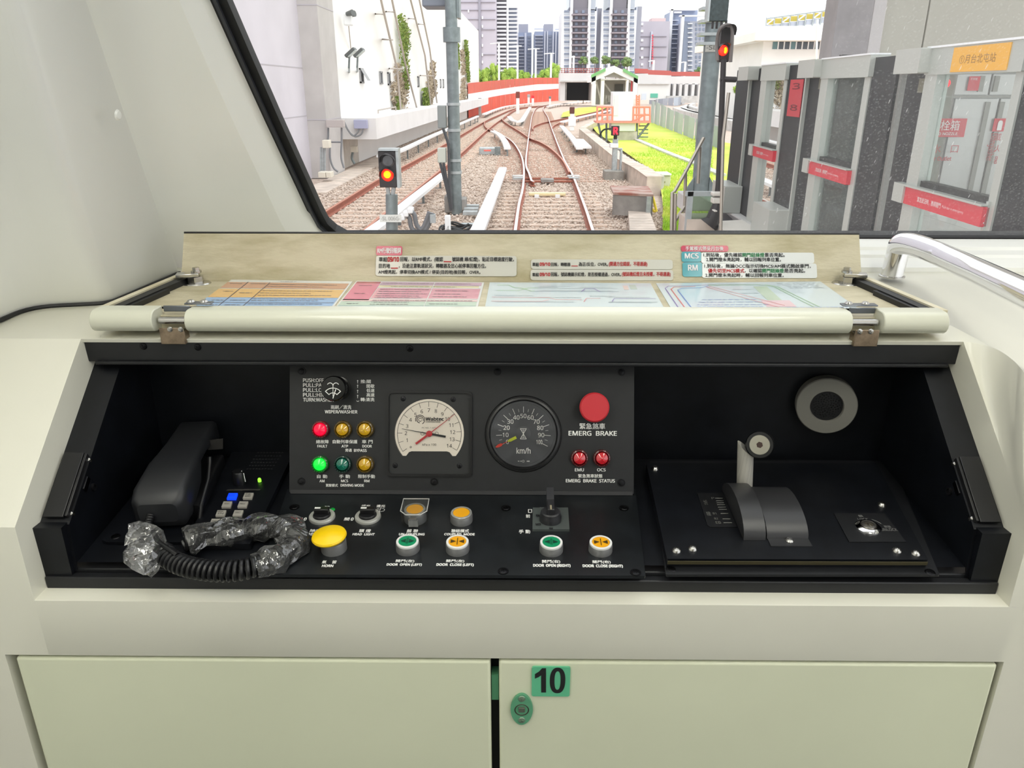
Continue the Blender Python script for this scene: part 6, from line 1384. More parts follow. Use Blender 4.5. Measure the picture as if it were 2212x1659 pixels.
q = M(); fbox(q, 945, 320, 963, 352, Ym - .2, .25); q.build('lower_cabinet', mat('cabinet_cream', (196, 200, 190), .5), ms, bevel=.015)
for pts in ([(957, 277), (968, 310), (970, 330)], [(951, 352), (958, 380), (968, 420), (974, 455)], [(958, 352), (964, 385), (972, 430)], [(969, 310), (971, 400), (976, 450)]):
    q = M(); q.tube(smooth([fpt(u, v, Ym - .2) for u, v in pts], 5), .035, 6); q.build('cable', mat('cable_dark', (70, 72, 76), .6), ms)
q = M(); fbox(q, 960, 424, 978, 460, Ym - .1, .5); q.build('footing', conc_d, ms, bevel=.02); q = M(); fbox(q, 979, 430, 1006, 455, Ym, .5); q.build('footing', conc_d, ms, bevel=.02)
q = M(); fbox(q, 986, -20, 992, 38, Ym - .05, .5); fbox(q, 960, -20, 986, 12, Ym + .25, .1); q.build('sign_back', galv, ms)
q = M(); fbox(q, 911, -25, 966, 14, Ym + .3, .8); q.build('mast_transformer', mat('bracket_dark', (126, 132, 144), .6), ms, bevel=.03)
# small ground signals and posts far along the tracks
far = [(1077, 173, 232, 4, galv, white_c, 'slim grey post with a white lamp in front of the orange barrier'), (1036.5, 212, 252, 6, conc, black_pl, 'grey post with a black top at the end of the planter ledge'), (1118.5, 198, 246, 7, white_c, mat('rust_dark', (120, 60, 52), .6), 'white far signal post with a dark red top between the tracks'), (1151, 206, 228, 5, white_c, mat('sig_red', (232, 40, 50), .4, emit=.5), 'tiny far signal with a red head before the barrier'), (1142, 204, 226, 5, white_c, galv_l, 'tiny white marker in front of the orange barrier'), (1236, 231, 282, 9, white_c, mat('rust_dark2', (96, 52, 48), .6), 'white ground signal with a dark red round top, right of the main track'), (1188, 208, 226, 4, white_c, galv, 'tiny white post at the right end of the orange barrier'), (1249, 206, 222, 4, white_c, galv, 'left of two tiny white posts in the tunnel mouth'), (1272, 206, 221, 4, white_c, galv, 'right of two tiny white posts in the tunnel mouth')]
for u, v0, v1, w, mt, tp, lab in far:
    b0 = zg(u, v1, GZ); Y = b0.y; t = thing('track_post', b0, lab, 'post', 'small posts along the far tracks')
    q = M(); fbox(q, u - w / 2, v0 + (v1 - v0) * .25, u + w / 2, v1, Y, .15); q.build('post', mt, t)
    q = M(); fbox(q, u - w * .6, v0, u + w * .6, v0 + (v1 - v0) * .3, Y - .02, .2); q.build('head', tp, t, bevel=.05)
    if u == 1236:
        q = M(); fbox(q, u - 8, 252, u + 8, 272, Y - .05, .3); q.build('box', white_c, t)
pmx = thing('point_machine', zg(1060, 325, GZ), 'grey point machine with a red mark beside the crossover', 'point machine')
q = M(); q.box(zg(1057, 326, -.02), (.9, .7, .3)); q.build('case', galv_l, pmx, bevel=.03); q = M(); q.box(zg(1053, 325, .15), (.3, .25, .05)); q.build('red_lid', mat('lid_red', (226, 96, 84), .5), pmx); q = M(); q.box(zg(1075, 330, -.05), (.25, .25, .5)); q.build('post', galv, pmx)
t = thing('cable_ducts', zg(1018, 470, GZ), 'stack of short grey duct bars beside the central third rail cover', 'ducts')
for i, v in enumerate((446, 453, 460, 487)):
    q = M(); q.box(zg(1020 - i * 2, v, GZ + .12), (.34, .16, .09)); q.build('bar', galv_l, t, bevel=.01)
# ================================================================ RIGHT OF THE TRACK: TROUGH WALL, GRASS, CONTROL BOX, FENCE
Yc = 44.0
# grass slopes
def lawn(label, pxs, z, mt):
    q = M(); pts = [zg(u, v, z) for u, v in pxs]; q.poly(pts); o = q.build('lawn', mt); o['kind'] = 'stuff'; tag(o, label, 'grass'); return o
g1 = M(); gp = [zg(u, v, -.02) for u, v in ((1290, 287), (1345, 325), (1400, 362), (1425, 392), (1432, 440), (1436, 560), (1560, 560), (1660, 470), (1700, 330), (1520, 300), (1405, 262), (1340, 262), (1280, 275))]
g1.poly(gp); lw = g1.build('lawn', grass_m, loc=gp[0]); lw['kind'] = 'stuff'; tag(lw, 'bright green lawn between the trough wall and the grey curved fence', 'grass')
g2 = M(); g2.poly([zg(u, v, -.02) for u, v in ((1212, 253), (1216, 243), (1250, 233), (1300, 229), (1316, 231), (1290, 240), (1245, 250))]); l2 = g2.build('lawn', grass_m, loc=zg(1212, 253)); l2['kind'] = 'stuff'; tag(l2, 'small patch of lawn beside the far branch track in front of the tunnel', 'grass')
def blades(name, N, fpos, h, label, seed):
    r_ = np.random.default_rng(seed); P = np.array([tuple(fpos(r_)) for _ in range(N)]); an = r_.uniform(0, 6.28, N); w = h * .22; hh = h * r_.uniform(.5, 1.2, N)
    dx = np.stack([np.cos(an), np.sin(an), np.zeros(N)], 1) * w; le = np.stack([r_.uniform(-.5, .5, N) * hh, r_.uniform(-.5, .5, N) * hh, hh], 1)
    V = np.stack([P - dx, P + dx, P + le], 1).reshape(-1, 3); F_ = np.arange(N * 3).reshape(-1, 3)
    me = bpy.data.meshes.new(name); me.from_pydata(V.tolist(), [], F_.tolist()); me.materials.append(grass_y); o = bpy.data.objects.new(name, me); COL.objects.link(o); o['kind'] = 'stuff'; tag(o, label, 'grass'); return o
def on_lawn(r_):
    while True:
        u, v = r_.uniform(1330, 1540), r_.uniform(300, 500)
        if v < 330 and u < 1400: continue
        if u < 1345 + (v - 325) * 1.3 and v < 392: continue
        if v >= 392 and u < 1432: continue
        return zg(u, v, -.02)
blades('grass_blades', 14000, on_lawn, .07, 'loose yellow-green grass blades standing on the lawn', 4)
t = thing('lawn_kerb', zg(1450, 345, -.05), 'thin pale concrete kerb line crossing the lawn', 'kerb')
kp = smooth([zg(u, v, .02) for u, v in ((1375, 301), (1400, 312), (1450, 333), (1500, 352), (1560, 378))], 4)
for a, b in zip(kp[:-1], kp[1:]):
    q = M(); d = (b - a) * .47; q.sweep([(a + b) / 2 - d, (a + b) / 2 + d], [(-.14, -.08), (.14, -.08), (.14, .03), (-.14, .03)]); q.build('kerb_stone', conc, t)
# concrete cable trough wall
tw = thing('trough_wall', zg(1330, 345, GZ), 'low concrete trough wall with ribs curving along the edge of the lawn', 'trough wall')
wp = smooth([zg(u, v, .34) for u, v in ((1258, 277), (1290, 301), (1318, 322), (1345, 341), (1385, 362), (1414, 381))], 4)
for i, (a, b) in enumerate(zip(wp[:-1], wp[1:])):
    q = M(); d = (b - a); q.sweep([a + d * .01, b - d * .01], [(-.2, -.55), (.2, -.55), (.2, -.02), (.24, 0), (-.24, 0), (-.2, -.02)]); q.build('wall_block', conc_w, tw)
    for k in range(max(1, int(d.length / 1.1))):
        p = a + d * ((k + .5) / max(1, int(d.length / 1.1))); n_ = d.cross(Vector((0, 0, 1))).normalized(); q = M(); q.box(p - n_ * .24 + Vector((0, 0, -.26)), (.12, .14, .5)); q.build('rib', conc, tw)
wp2 = smooth([zg(u, v, .3) for u, v in ((1258, 276), (1285, 262), (1312, 250), (1340, 243))], 3)
tw2 = thing('trough_wall', wp2[0] + Vector((0, 0, -.5)), 'straight concrete trough wall running from the corner to the white control box', 'trough wall')
for a, b in zip(wp2[:-1], wp2[1:]):
    q = M(); q.sweep([a, b - (b - a) * .02], [(-.2, -.5), (.2, -.5), (.2, 0), (-.2, 0)]); q.build('wall_block', conc_w, tw2)
# duct slabs: walkable covers towards the cab
sl = thing('duct_slabs', zg(1390, 480, GZ), 'row of flat concrete duct slabs leading towards the platform', 'slabs')
for i in range(12):
    v0 = 505 - i * 5.6; v1 = v0 - 5.2; e = (v0 - 440) / 63
    q = M(); z = .03; pts = [zg(1356 + 5 * e, v0, z), zg(1398 + 22 * e, v0, z), zg(1398 + 22 * (v1 - 440) / 63, v1, z), zg(1356 + 5 * (v1 - 440) / 63, v1, z)]
    q.prism([p + Vector((0, 0, -.18)) for p in pts], (0, 0, .18)); q.build('slab', conc_w, sl, bevel=.006)
ty = thing('cable_tray', zg(1365, 440, GZ), 'rusty brown tray on grey legs across the duct slabs', 'tray')
q = M(); a, b, c_, d_ = [zg(u, v, .42) for u, v in ((1325, 416), (1412, 420), (1400, 402), (1318, 401))]; q.prism([p + Vector((0, 0, -.05)) for p in (a, b, c_, d_)], (0, 0, .05)); q.build('top', mat('tray_brown', (176, 152, 142), .8, col2=(150, 92, 78), scale=2, lo=.42, hi=.6), ty, bevel=.008)
q = M(); q.prism([a + Vector((0, .02, -.5)), b + Vector((0, .02, -.5)), b + Vector((0, .02, -.05)), a + Vector((0, .02, -.05))], (0, .04, 0)); q.build('front_panel', conc_d, ty)
q = M(); q.box(b + Vector((-.1, 0, -.3)), (.1, .1, .5)); q.build('leg', galv_l, ty)
hb = thing('hydrant_cabinet', zg(1433, 415, GZ), 'small cream metal cabinet standing at the lawn edge', 'cabinet')
q = M(); fbox(q, 1418, 380, 1448, 414, zg(1433, 414, GZ).y, .5); q.build('body', mat('cabinet_cream2', (208, 206, 190), .5), hb, bevel=.015)
q = M(); p = zg(1433, 414, GZ); x0 = on_y(1414, 376, p.y).x; x1 = on_y(1450, 376, p.y).x; zt_ = on_y(1433, 379, p.y).z; q.bb((x0, p.y - .05, zt_), (x1, p.y + .6, zt_ + .05)); q.build('roof', white_c, hb, bevel=.01)
q = M(); fbox(q, 1430, 392, 1437, 395, p.y - .01, .02); q.build('handle', steel, hb)
ys = thing('lifting_strap', zg(1412, 455, -.1), 'yellow strap hanging at the end of the brown tray', 'strap')
yst = mat('strap_yellow', (240, 214, 60), .6)
for pts in ([(1408, 420), (1404, 440), (1411, 455), (1417, 456)], [(1408, 420), (1414, 440), (1418, 457)]):
    q = M(); q.tube(smooth([fpt(u, v, 17.6) for u, v in pts], 5), .03, 6); q.build('strap', yst, ys)
# R signal
rs_ = thing('route_signal', zg(1328, 400, GZ), 'slim grey post with a lit red letter R on a concrete foot', 'signal')
Yr = 26.0
q = M(); fbox(q, 1321, 272, 1338, 293, Yr - .15, .15); q.build('case', sg_black, rs_, bevel=.015)
q = M(); PR = Plane(fpt(1330, 282, Yr - .155), (1, 0, 0), (0, 0, 1)); ptext(q, PR, 'R', 1325.5, 1334.5, 275, 290, .03, .004); q.build('letter', mat('led_red', (255, 40, 60), .4, emit=1.6), rs_, label='lit red letter R')
q = M(); fbox(q, 1323, 300, 1334, 372, Yr, .16); fbox(q, 1339, 320, 1344, 372, Yr, .12); fbox(q, 1334, 320, 1344, 324, Yr, .12); q.build('post', galv_l, rs_, bevel=.02)
q = M(); fbox(q, 1326, 293, 1333, 301, Yr, .1); q.build('neck', sg_black, rs_)
q = M(); fbox(q, 1318, 310, 1336, 320, Yr - .06, .3); q.build('clamp', white_c, rs_, bevel=.02)
q = M(); fbox(q, 1306, 370, 1347, 412, Yr - .3, .7); q.build('footing', mat('footing_grey', (150, 146, 140), .85, var=.15, scale=4), rs_, bevel=.02)
# control box on its platform
cbx = thing('control_box', zg(1350, 314, GZ), 'tall white control box on a concrete base beside the lawn', 'control box')
q = M(); fbox(q, 1323, 198, 1368, 262, Yc, 1.1); q.build('cabinet', white_c, cbx, bevel=.04)
q = M(); fbox(q, 1326, 205, 1336, 250, Yc - .03, .03); q.build('door', mat('cover_white2', (226, 228, 230), .5), cbx, bevel=.01)
q = M(); fbox(q, 1320, 264, 1372, 284, Yc + .05, 1.2); q.build('lower_cabinet', mat('cabinet_pale', (222, 224, 224), .5), cbx, bevel=.03)
q = M(); fbox(q, 1331, 284, 1376, 316, Yc + .1, 1.2); q.build('base', mat('base_stained', (190, 184, 172), .9, var=.16, scale=1.5), cbx, bevel=.03)
fenc = mat('rail_coral', (240, 148, 130), .6)
pf = thing('service_platform', zg(1345, 300, GZ), 'coral railed steel platform round the white control box', 'platform')
def bar(q, u0, v0, u1, v1, Y0, Y1=None, r=.05): q.cyl(fpt(u0, v0, Y0), fpt(u1, v1, Y1 or Y0), r, n=6)
for (u0, u1) in ((1290, 1323), (1368, 1404)):
    for v in (231, 248, 262):
        q = M(); bar(q, u0, v, u1, v, Yc); q.build('rail', fenc, pf)
    for k in range(4):
        u = u0 + (u1 - u0) * k / 3; q = M(); bar(q, u, 230, u, 264, Yc); q.build('rail_post', fenc, pf)
q = M(); bar(q, 1368, 262, 1395, 246, Yc); q.build('brace', fenc, pf)
q = M(); fbox(q, 1288, 262, 1406, 266, Yc - .1, 1.6); q.build('deck', mat('deck_coral', (222, 148, 134), .7), pf)
for u0, u1 in ((1292, 1300), (1310, 1310), (1376, 1376), (1402, 1376)):
    q = M(); bar(q, u0, 266, u1, 312 if u0 == u1 else 300, Yc + .2, r=.06); q.build('leg', galv, pf)
for v in (272, 280, 288, 296):
    q = M(); bar(q, 1380, v, 1400, v, Yc + .2, r=.035); q.build('rung', galv, pf)
q = M(); q.tube(smooth([fpt(1322, 278, Yc), fpt(1305, 280, Yc), fpt(1297, 290, Yc), fpt(1295, 304, Yc)], 5), .05, 6); q.build('cable', rubber, pf)
t = thing('coral_ladder', fpt(1378, 230, 60), 'coral ladder with hoops behind the white control box', 'ladder')
for u in (1375, 1381):
    q = M(); bar(q, u, 205, u, 274, 60, r=.06); q.build('stile', fenc, t)
for v in (209, 214, 219, 224, 229):
    q = M(); bar(q, 1374, v, 1382, v, 60, r=.06); q.build('rung', fenc, t)
# grey curved fence: separate sheets
fs_ = mat('fence_steel', (176, 186, 200), .5, var=.05, scale=3); fs2 = mat('fence_steel_b', (158, 168, 184), .5)
def sheet_fence(label, top, bot, n, zb=-.1):
    tp = smooth([Vector((u, v, 0)) for u, v in top], 12); bt = smooth([Vector((u, v, 0)) for u, v in bot], 12)
    def at(l, t_): k = t_ * (len(l) - 1); i = min(int(k), len(l) - 2); return l[i].lerp(l[i + 1], k - i)
    t = thing('sheet_fence', zg(bot[0][0], bot[0][1], zb), label, 'fence')
    for i in range(n):
        q = M(); P4 = []
        for s_ in (i / n, (i + .96) / n):
            b = at(bt, s_); p = zg(b.x, b.y, zb); a = at(tp, s_); P4.append((p, Vector((p.x, p.y, on_y(a.x, a.y, p.y).z))))
        (p0, t0), (p1, t1) = P4; n_ = (p1 - p0).cross(Vector((0, 0, 1))).normalized() * (.05 if i % 2 else .0)
        q.prism([p0 + n_, p1 + n_, t1 + n_, t0 + n_], (n_ * 0 + Vector((.02, .06, 0)))); q.build('fence_panel', fs_ if i % 2 else fs2, t)
sheet_fence('near curved grey sheet metal fence behind the lawn', [(1399, 217), (1420, 224), (1447, 240), (1485, 256), (1560, 280)], [(1405, 266), (1425, 274), (1455, 286), (1500, 304), (1565, 330)], 16)
sheet_fence('far grey sheet fence behind the near curved fence', [(1400, 216), (1430, 213), (1465, 210), (1486, 207)], [(1402, 225), (1432, 227), (1464, 228), (1486, 219)], 9)
rd = thing('curved_parapet', zg(1480, 232, -.1), 'pale curved concrete parapets of the branch line beyond the fence', 'parapet')
for pts, w in (([(1462, 232), (1480, 238), (1520, 247), (1600, 262)], .5), ([(1486, 226), (1475, 231), (1490, 238), (1530, 247), (1620, 262)], .35), ([(1500, 222), (1490, 227), (1510, 234), (1560, 243), (1640, 252)], .3)):
    q = M(); q.sweep(smooth([zg(u, v, .5) for u, v in pts], 5), [(-w, -.7), (w, -.7), (w, 0), (-w, 0)]); q.build('parapet', conc, rd)
# ================================================================ RAILS, POLE AND SIGNAL AT THE PLATFORM END
ss = mat('stair_steel', (176, 168, 158), .35, metal=.6)
st_ = thing('stair_rail', fpt(1454, 500, 10), 'stainless handrail sloping down at the end of the platform', 'handrail')
for pts in ([(1450, 520, 10), (1452, 416, 10), (1457, 414, 10), (1484, 366, 10.2), (1520, 298, 10.4)], [(1457, 530, 10), (1459, 418, 10)], [(1481, 366, 10.2), (1478, 510, 10.2)], [(1512, 318, 10.4), (1508, 396, 10.4)], [(1450, 490, 10), (1479, 446, 10.2)]):
    q = M(); q.tube([fpt(u, v, Y) for u, v, Y in pts], .022, 8); q.build('tube', ss, st_)
gl_g = glass_mat('green_glass', (.62, .72, .62), .06, 0, .10, (.5, .6, .5))
Yp = 9.4
ep = thing('end_panel', fpt(1508, 475, Yp), 'framed green glass panel closing the platform end', 'glass panel')
q = M()
for u0, v0, u1, v1 in ((1482, 414, 1494, 520), (1482, 414, 1545, 424)): fbox(q, u0, v0, u1, v1, Yp, .06)
q.build('frame', galv_l, ep); q = M(); fbox(q, 1494, 423, 1545, 474, Yp + .02, .02); q.build('glass', gl_g, ep)
q = M(); fbox(q, 1482, 474, 1548, 540, Yp - .02, .5); q.build('plinth', conc_w, ep)
Yq = 12.3
po = thing('steel_pole', fpt(1510, 415, Yq), 'thick square-based grey steel pole carrying a signal name plate', 'pole')
xq = on_y(1526, 250, Yq).x; zb_ = on_y(1510, 416, Yq).z
q = M(); q.cyl((xq, Yq, zb_), (xq, Yq, 9.5), .128, .118, 24); q.build('shaft', galv, po)
q = M(); q.bb((xq - .3, Yq - .25, zb_ - .25), (xq + .3, Yq + .25, zb_)); q.build('base_plate', conc, po, bevel=.02)
for a in (-1, 1):
    q = M(); q.prism([(xq + a * .12, Yq - .06, zb_), (xq + a * .27, Yq - .06, zb_), (xq + a * .12, Yq - .06, zb_ + .24)], (0, .03, 0)); q.build('gusset', galv, po)
q = M(); fbox(q, 1524, 94, 1552, 112, Yq - .16, .02); q.build('name_plate', mat('plate_grey', (176, 174, 168), .5), po)
q = M(); ptext(q, Plane(fpt(1538, 103, Yq - .165), (1, 0, 0), (0, 0, 1)), '-SL', 1526, 1548, 98, 107, 0, .001); q.build('lettering', mat('plate_ink', (70, 68, 66), .6), po)['kind'] = 'stuff'
for v in (20, 47, 75, 95):
    q = M(); z = on_y(1526, v, Yq).z; q.box((xq - .05, Yq - .02, z), (.34, .3, .04)); q.build('rung', galv_l, po)
Yt = 9.2
sgp = thing('track_signal', fpt(1548, 487, Yt), 'black signal with hooded lit red lens on a thin black post by the platform', 'signal')
q = M(); q.tube([fpt(1563, 128, Yt), fpt(1558, 260, Yt), fpt(1552, 400, Yt), fpt(1550, 440, Yt)], .03, 12, rs=[.03, .032, .034, .05]); q.tube([fpt(1550, 438, Yt), fpt(1540, 474, Yt), fpt(1530, 486, Yt)], .05, 10, rs=[.05, .085, .12]); q.build('post', sg_black, sgp)
q = M(); fbox(q, 1534, -30, 1575, 46, Yt, .12); q.build('upper_head', mat('backboard', (54, 66, 68), .5, var=.3, scale=30), sgp, bevel=.01); q = M(); fbox(q, 1531, -30, 1535, 46, Yt - .02, .16); q.build('head_edge', galv_l, sgp)
q = M(); fbox(q, 1556, 58, 1578, 134, Yt + .02, .1); q.build('lower_head', sg_black, sgp, bevel=.01)
hood(sgp, 1568, 72, Yt, .085, .24); hood(sgp, 1564, 105, Yt, .06, .14)
for u in (1540, 1549, 1559, 1569):
    q = M(); fbox(q, u - 2, 44, u + 2, 62, Yt + .02, .03); q.build('strut', sg_black, sgp)
q = M(); q.tube(smooth([fpt(1550, 130, Yt), fpt(1549, 90, Yt), fpt(1556, 62, Yt - .1), fpt(1572, 54, Yt - .1), fpt(1582, 66, Yt - .1), fpt(1578, 134, Yt - .05)], 6), .02, 8); q.build('side_guard', mat('guard_grey', (112, 106, 104), .5), sgp)
q = M(); q.lathe([(.055, 0), (.045, .02), (0, .026)], 18, Matrix.Translation(fpt(1562, 109, Yt)) @ Matrix.Rotation(pi / 2, 4, 'X')); q.build('lens', lens_red, sgp, label='lit red lens')
q = M(); q.lathe([(.018, .024), (0, .03)], 12, Matrix.Translation(fpt(1566, 109, Yt)) @ Matrix.Rotation(pi / 2, 4, 'X') @ Matrix.Diagonal((1, 1.8, 1, 1))); q.build('lens_core', lens_yel, sgp)
q = M(); q.tube([fpt(1556, 171, Yt), fpt(1590, 172, Yt)], .03, 8); q.build('stay', sg_black, sgp)

# ================================================================ PLATFORM AND PLATFORM SCREEN DOORS
PX, PS = 2.69, .0238
def psx(y): return PX + PS * (y - 5)
DZP = 1.1
plt_ = thing('platform', (5, 6, GZ), 'station platform paved with pale tiles behind the screen doors', 'platform')
q = M(); q.prism([(psx(1.9) - .02, 1.9, GZ), (10, 1.9, GZ), (10, 12.5, GZ), (psx(9.9) + .2, 12.5, GZ), (psx(9.9) - .02, 9.9, GZ)], (0, 0, DZP - GZ - .02)); q.build('platform_body', conc, plt_)
tile_m = mat('platform_tile', (216, 216, 214), .35, var=.05, scale=1.5); tf = None
for i in range(11):
    for j in range(16):
        x, y = 3.02 + .6 * i, 2.6 + .6 * j
        if tf is None:
            q = M(); q.bb((x - .297, y - .297, DZP - .02), (x + .297, y + .297, DZP)); tf = q.build('tile', tile_m, plt_); x00, y00 = x, y
        else: copy_part(tf, plt_, (x - x00, y - y00, 0))
# projecting edge slab and blocks at its end
eb = thing('edge_slab', zg(1600, 490, DZP - .2), 'pale slab projecting from the platform edge below the doors', 'slab')
q = M(); pts = [zg(u, v, DZP) for u, v in ((1543, 478), (1612, 474), (1662, 500), (1700, 530), (1600, 530))]; q.prism([p + Vector((0, 0, -.12)) for p in pts], (0, 0, .12)); q.build('slab_top', mat('slab_pale', (214, 210, 202), .6), eb, bevel=.01)
q = M(); pts = [zg(u, v, DZP - .12) for u, v in ((1535, 470), (1580, 452), (1612, 474), (1700, 560), (1540, 560))]; q.prism([p + Vector((0, 0, -.3)) for p in pts], (0, 0, .3)); q.build('slab_bracket', mat('bracket_grey', (112, 112, 122), .6), eb)
psd_frame = mat('psd_frame', (184, 188, 182), .35, metal=.25); psd_dark = mat('psd_dark', (30, 31, 37), .5, spec=.25, var=.1, scale=5); psd_red = mat('psd_red', (206, 42, 60), .5); psd_cap = mat('psd_cap', (178, 180, 174), .4)
psd_glass = glass_mat('psd_glass', (.95, .98, .97), .012, 0, .03, (.8, .85, .82))
SD = Plane((PX, 5, DZP), Vector((-PS, -1, 0)), (0, 0, 1))   # a runs towards the cab, b up, normal towards the track
VM = 300
def sa(u, v=VM): return SD.px(u, v)[0]
ZTOP = on_x(1900, 116, PX).z if False else (SD.w(*SD.px(1900, 117))).z - DZP
def slab(q, a0, a1, b0, b1, h0, h1): q.prism([(a0, b0, h0), (a1, b0, h0), (a1, b1, h0), (a0, b1, h0)], (0, 0, h1 - h0), T=SD.T)
def post(u0, u1, label, light=None, btop=ZTOP - .02, sign=None, box=None, gap=None):
    a0, a1 = sa(u0), sa(u1); t = thing('screen_door_post', SD.w((a0 + a1) / 2, 0), label, 'door post', 'dark posts of the platform screen doors')
    edges = [a0] + [sa(x) for x in (light or [])] + [a1]
    for i, (p0, p1) in enumerate(zip(edges[:-1], edges[1:])):
        q = M(); slab(q, p0 + .004, p1 - .004, 0, btop, -.07, -.01 if i % 2 == 0 else -.03); q.build('cladding', psd_dark, t, bevel=.006)
    for x in (light or []):
        q = M(); x_ = sa(x); slab(q, x_ - .018, x_ + .018, .0, btop - .03, -.1, .005); q.build('edge_strip', psd_frame, t)
    return t
pA = post(1577, 1634, 'dark screen door post farthest from the cab, split by one light strip', [1606])
pB = post(1685, 1761, 'dark screen door post with the tall red sign', [1725])
pC = post(1859, 1911, 'dark plain screen door post left of the narrow gap'); pC2 = post(1933, 1981, 'dark screen door post right of the narrow gap, under a silver cap'); pD = post(2181, 2330, 'wide dark screen door post at the right edge of the view', btop=ZTOP + .1)
q = M(); a0, a1 = sa(1909), sa(1935); slab(q, a0, a1, ZTOP - .14, ZTOP - .02, -.07, -.02); q.build('gap_lintel', psd_dark, pC); q = M(); slab(q, sa(1911), sa(1916), 0, ZTOP - .14, -.07, -.03); q.build('gap_jamb', mat('jamb_grey', (128, 128, 124), .5), pC)
q = M(); b1 = SD.px(1712, 172)[1]; b0 = SD.px(1712, 252)[1]; slab(q, sa(1692), sa(1719), b0, b1, -.01, -.004); q.build('red_sign', mat('sign_red', (190, 34, 52), .5), pB, bevel=.004)
q = M()
for i, ch in ((0, '3'), (2.4, '8')):
    y1 = b1 - (b1 - b0) * (.10 + .24 * i); text(q, SD.T, ch, sa(1698), sa(1713), y1 - (b1 - b0) * .16, y1, .02, -.003)
q.build('lettering', mat('sign_ink', (112, 20, 34), .6), pB)['kind'] = 'stuff'
def capbox(u0, u1, v0, v1, label, par, h=.1):
    a0, a1 = sa(u0, (v0 + v1) / 2), sa(u1, (v0 + v1) / 2); b1 = ZTOP; b0 = ZTOP - .15
    q = M(); slab(q, a0, a1, b0, b1 + .005, -.22, h); return q.build('motor_cap', psd_cap, par, bevel=.008)
capbox(1612, 1634, 150, 165, '', pA); capbox(1747, 1783, 132, 155, '', pB); capbox(1967, 2022, 103, 136, '', pC2)
for par, u0, u1, z in ((pB, 1752, 1764, .3), (pC2, 1962, 1982, .32)):
    q = M(); slab(q, sa(u0), sa(u1), ZTOP - z + .05, ZTOP - z + .14, -.012, -.004); q.build('small_label', mat('label_olive', (112, 110, 92), .6), par)
def psdoor(ul, ur, fl, fr, label, txt, rail_u):
    """fixed leaf: jambs ul..fl and fr..ur, header, glass, rail with red strip."""
    a0, a1, f0, f1 = sa(ul), sa(ur), sa(fl), sa(fr)
    t = thing('screen_door', SD.w((a0 + a1) / 2, 0), label, 'screen door', 'glazed leaves of the platform screen doors')
    q = M(); slab(q, a0, f0, 0, ZTOP - .02, -.06, .02); q.build('jamb', psd_frame, t, bevel=.004)
    q = M(); slab(q, f1, a1, 0, ZTOP - .16, -.06, .0); q.build('jamb', psd_frame, t, bevel=.004)
    q = M(); slab(q, a0, a1 + .02, ZTOP - .16, ZTOP, -.12, .03); q.build('header', psd_frame, t, bevel=.006)
    q = M(); slab(q, a0, a1 + .02, ZTOP, ZTOP + .012, -.12, .04); q.build('header_edge', white_c, t)
    q = M(); slab(q, f0, f1, 0.02, .14, -.06, .02); q.build('bottom_rail', psd_frame, t, bevel=.004)
    q = M(); slab(q, f0, f1, .14, ZTOP - .16, -.04, -.032); q.build('glass', psd_glass, t)
    rb = RB; q = M(); slab(q, a0 - .12, f1 + .03, rb, rb + .012, -.02, .05); slab(q, a0 - .12, a0 + .04, rb - .115, rb, -.02, .05); q.build('push_bar', psd_frame, t, bevel=.004)
    q = M(); slab(q, a0 + .04, f1 + .03, rb - .115, rb - .002, .0, .036); q.build('red_strip', psd_red, t, bevel=.003)
    q = M(); w = f1 + .03 - a0 - .04; text(q, SD.T, txt[0], a0 + .04 + w * .20, a0 + .04 + w * .52, rb - .08, rb - .045, .01, 0.0366); text(q, SD.T, txt[1], a0 + .04 + w * .54, a0 + .04 + w * .80, rb - .075, rb - .055, 0, 0.0366); q.build('lettering', mat('strip_ink', (240, 214, 214), .6), t)['kind'] = 'stuff'
    q = M(); slab(q, f0, f1, rb + .012, rb + .05, -.06, .0); q.build('glazing_bead', rubber, t)
    return t, f0, f1
RB = SD.px(1640, 316)[1]
d1 = psdoor(1634, 1685, 1646, 1679, 'farthest glazed screen door leaf with a red push bar', ('緊急狀況時，推桿開門', 'Push bar in emergency'), 0)
d2 = psdoor(1761, 1860, 1776, 1848, 'middle glazed screen door leaf with a red push bar', ('緊急狀況時，推桿開門', 'Push bar in emergency'), 0)
d3, f0, f1 = psdoor(1981, 2181, 2006, 2164, 'nearest glazed screen door leaf, yellow station sign on its header', ('緊急狀況時，推桿開門', 'Push bar in emergency'), 0)
q = M(); a0, a1 = sa(2073, 110), sa(2197, 105); slab(q, a0, a1, ZTOP - .15, ZTOP - .01, .03, .036); q.build('station_sign', mat('sign_amber', (232, 172, 56), .5), d3)
q = M(); text(q, SD.T, '①月台北屯站', a0 + (a1 - a0) * .15, a0 + (a1 - a0) * .80, ZTOP - .105, ZTOP - .055, .0, .0368); q.build('lettering', mat('sign_brown', (150, 108, 44), .6), d3)['kind'] = 'stuff'
q = M(); slab(q, f1 + .005, f1 + .03, .1, .9, .0, .012); q.build('latch_plate', psd_frame, d3); q = M(); q.sphere(SD.w(f1 + .02, .78, .016), .012, 8); q.build('lock', steel, d3)
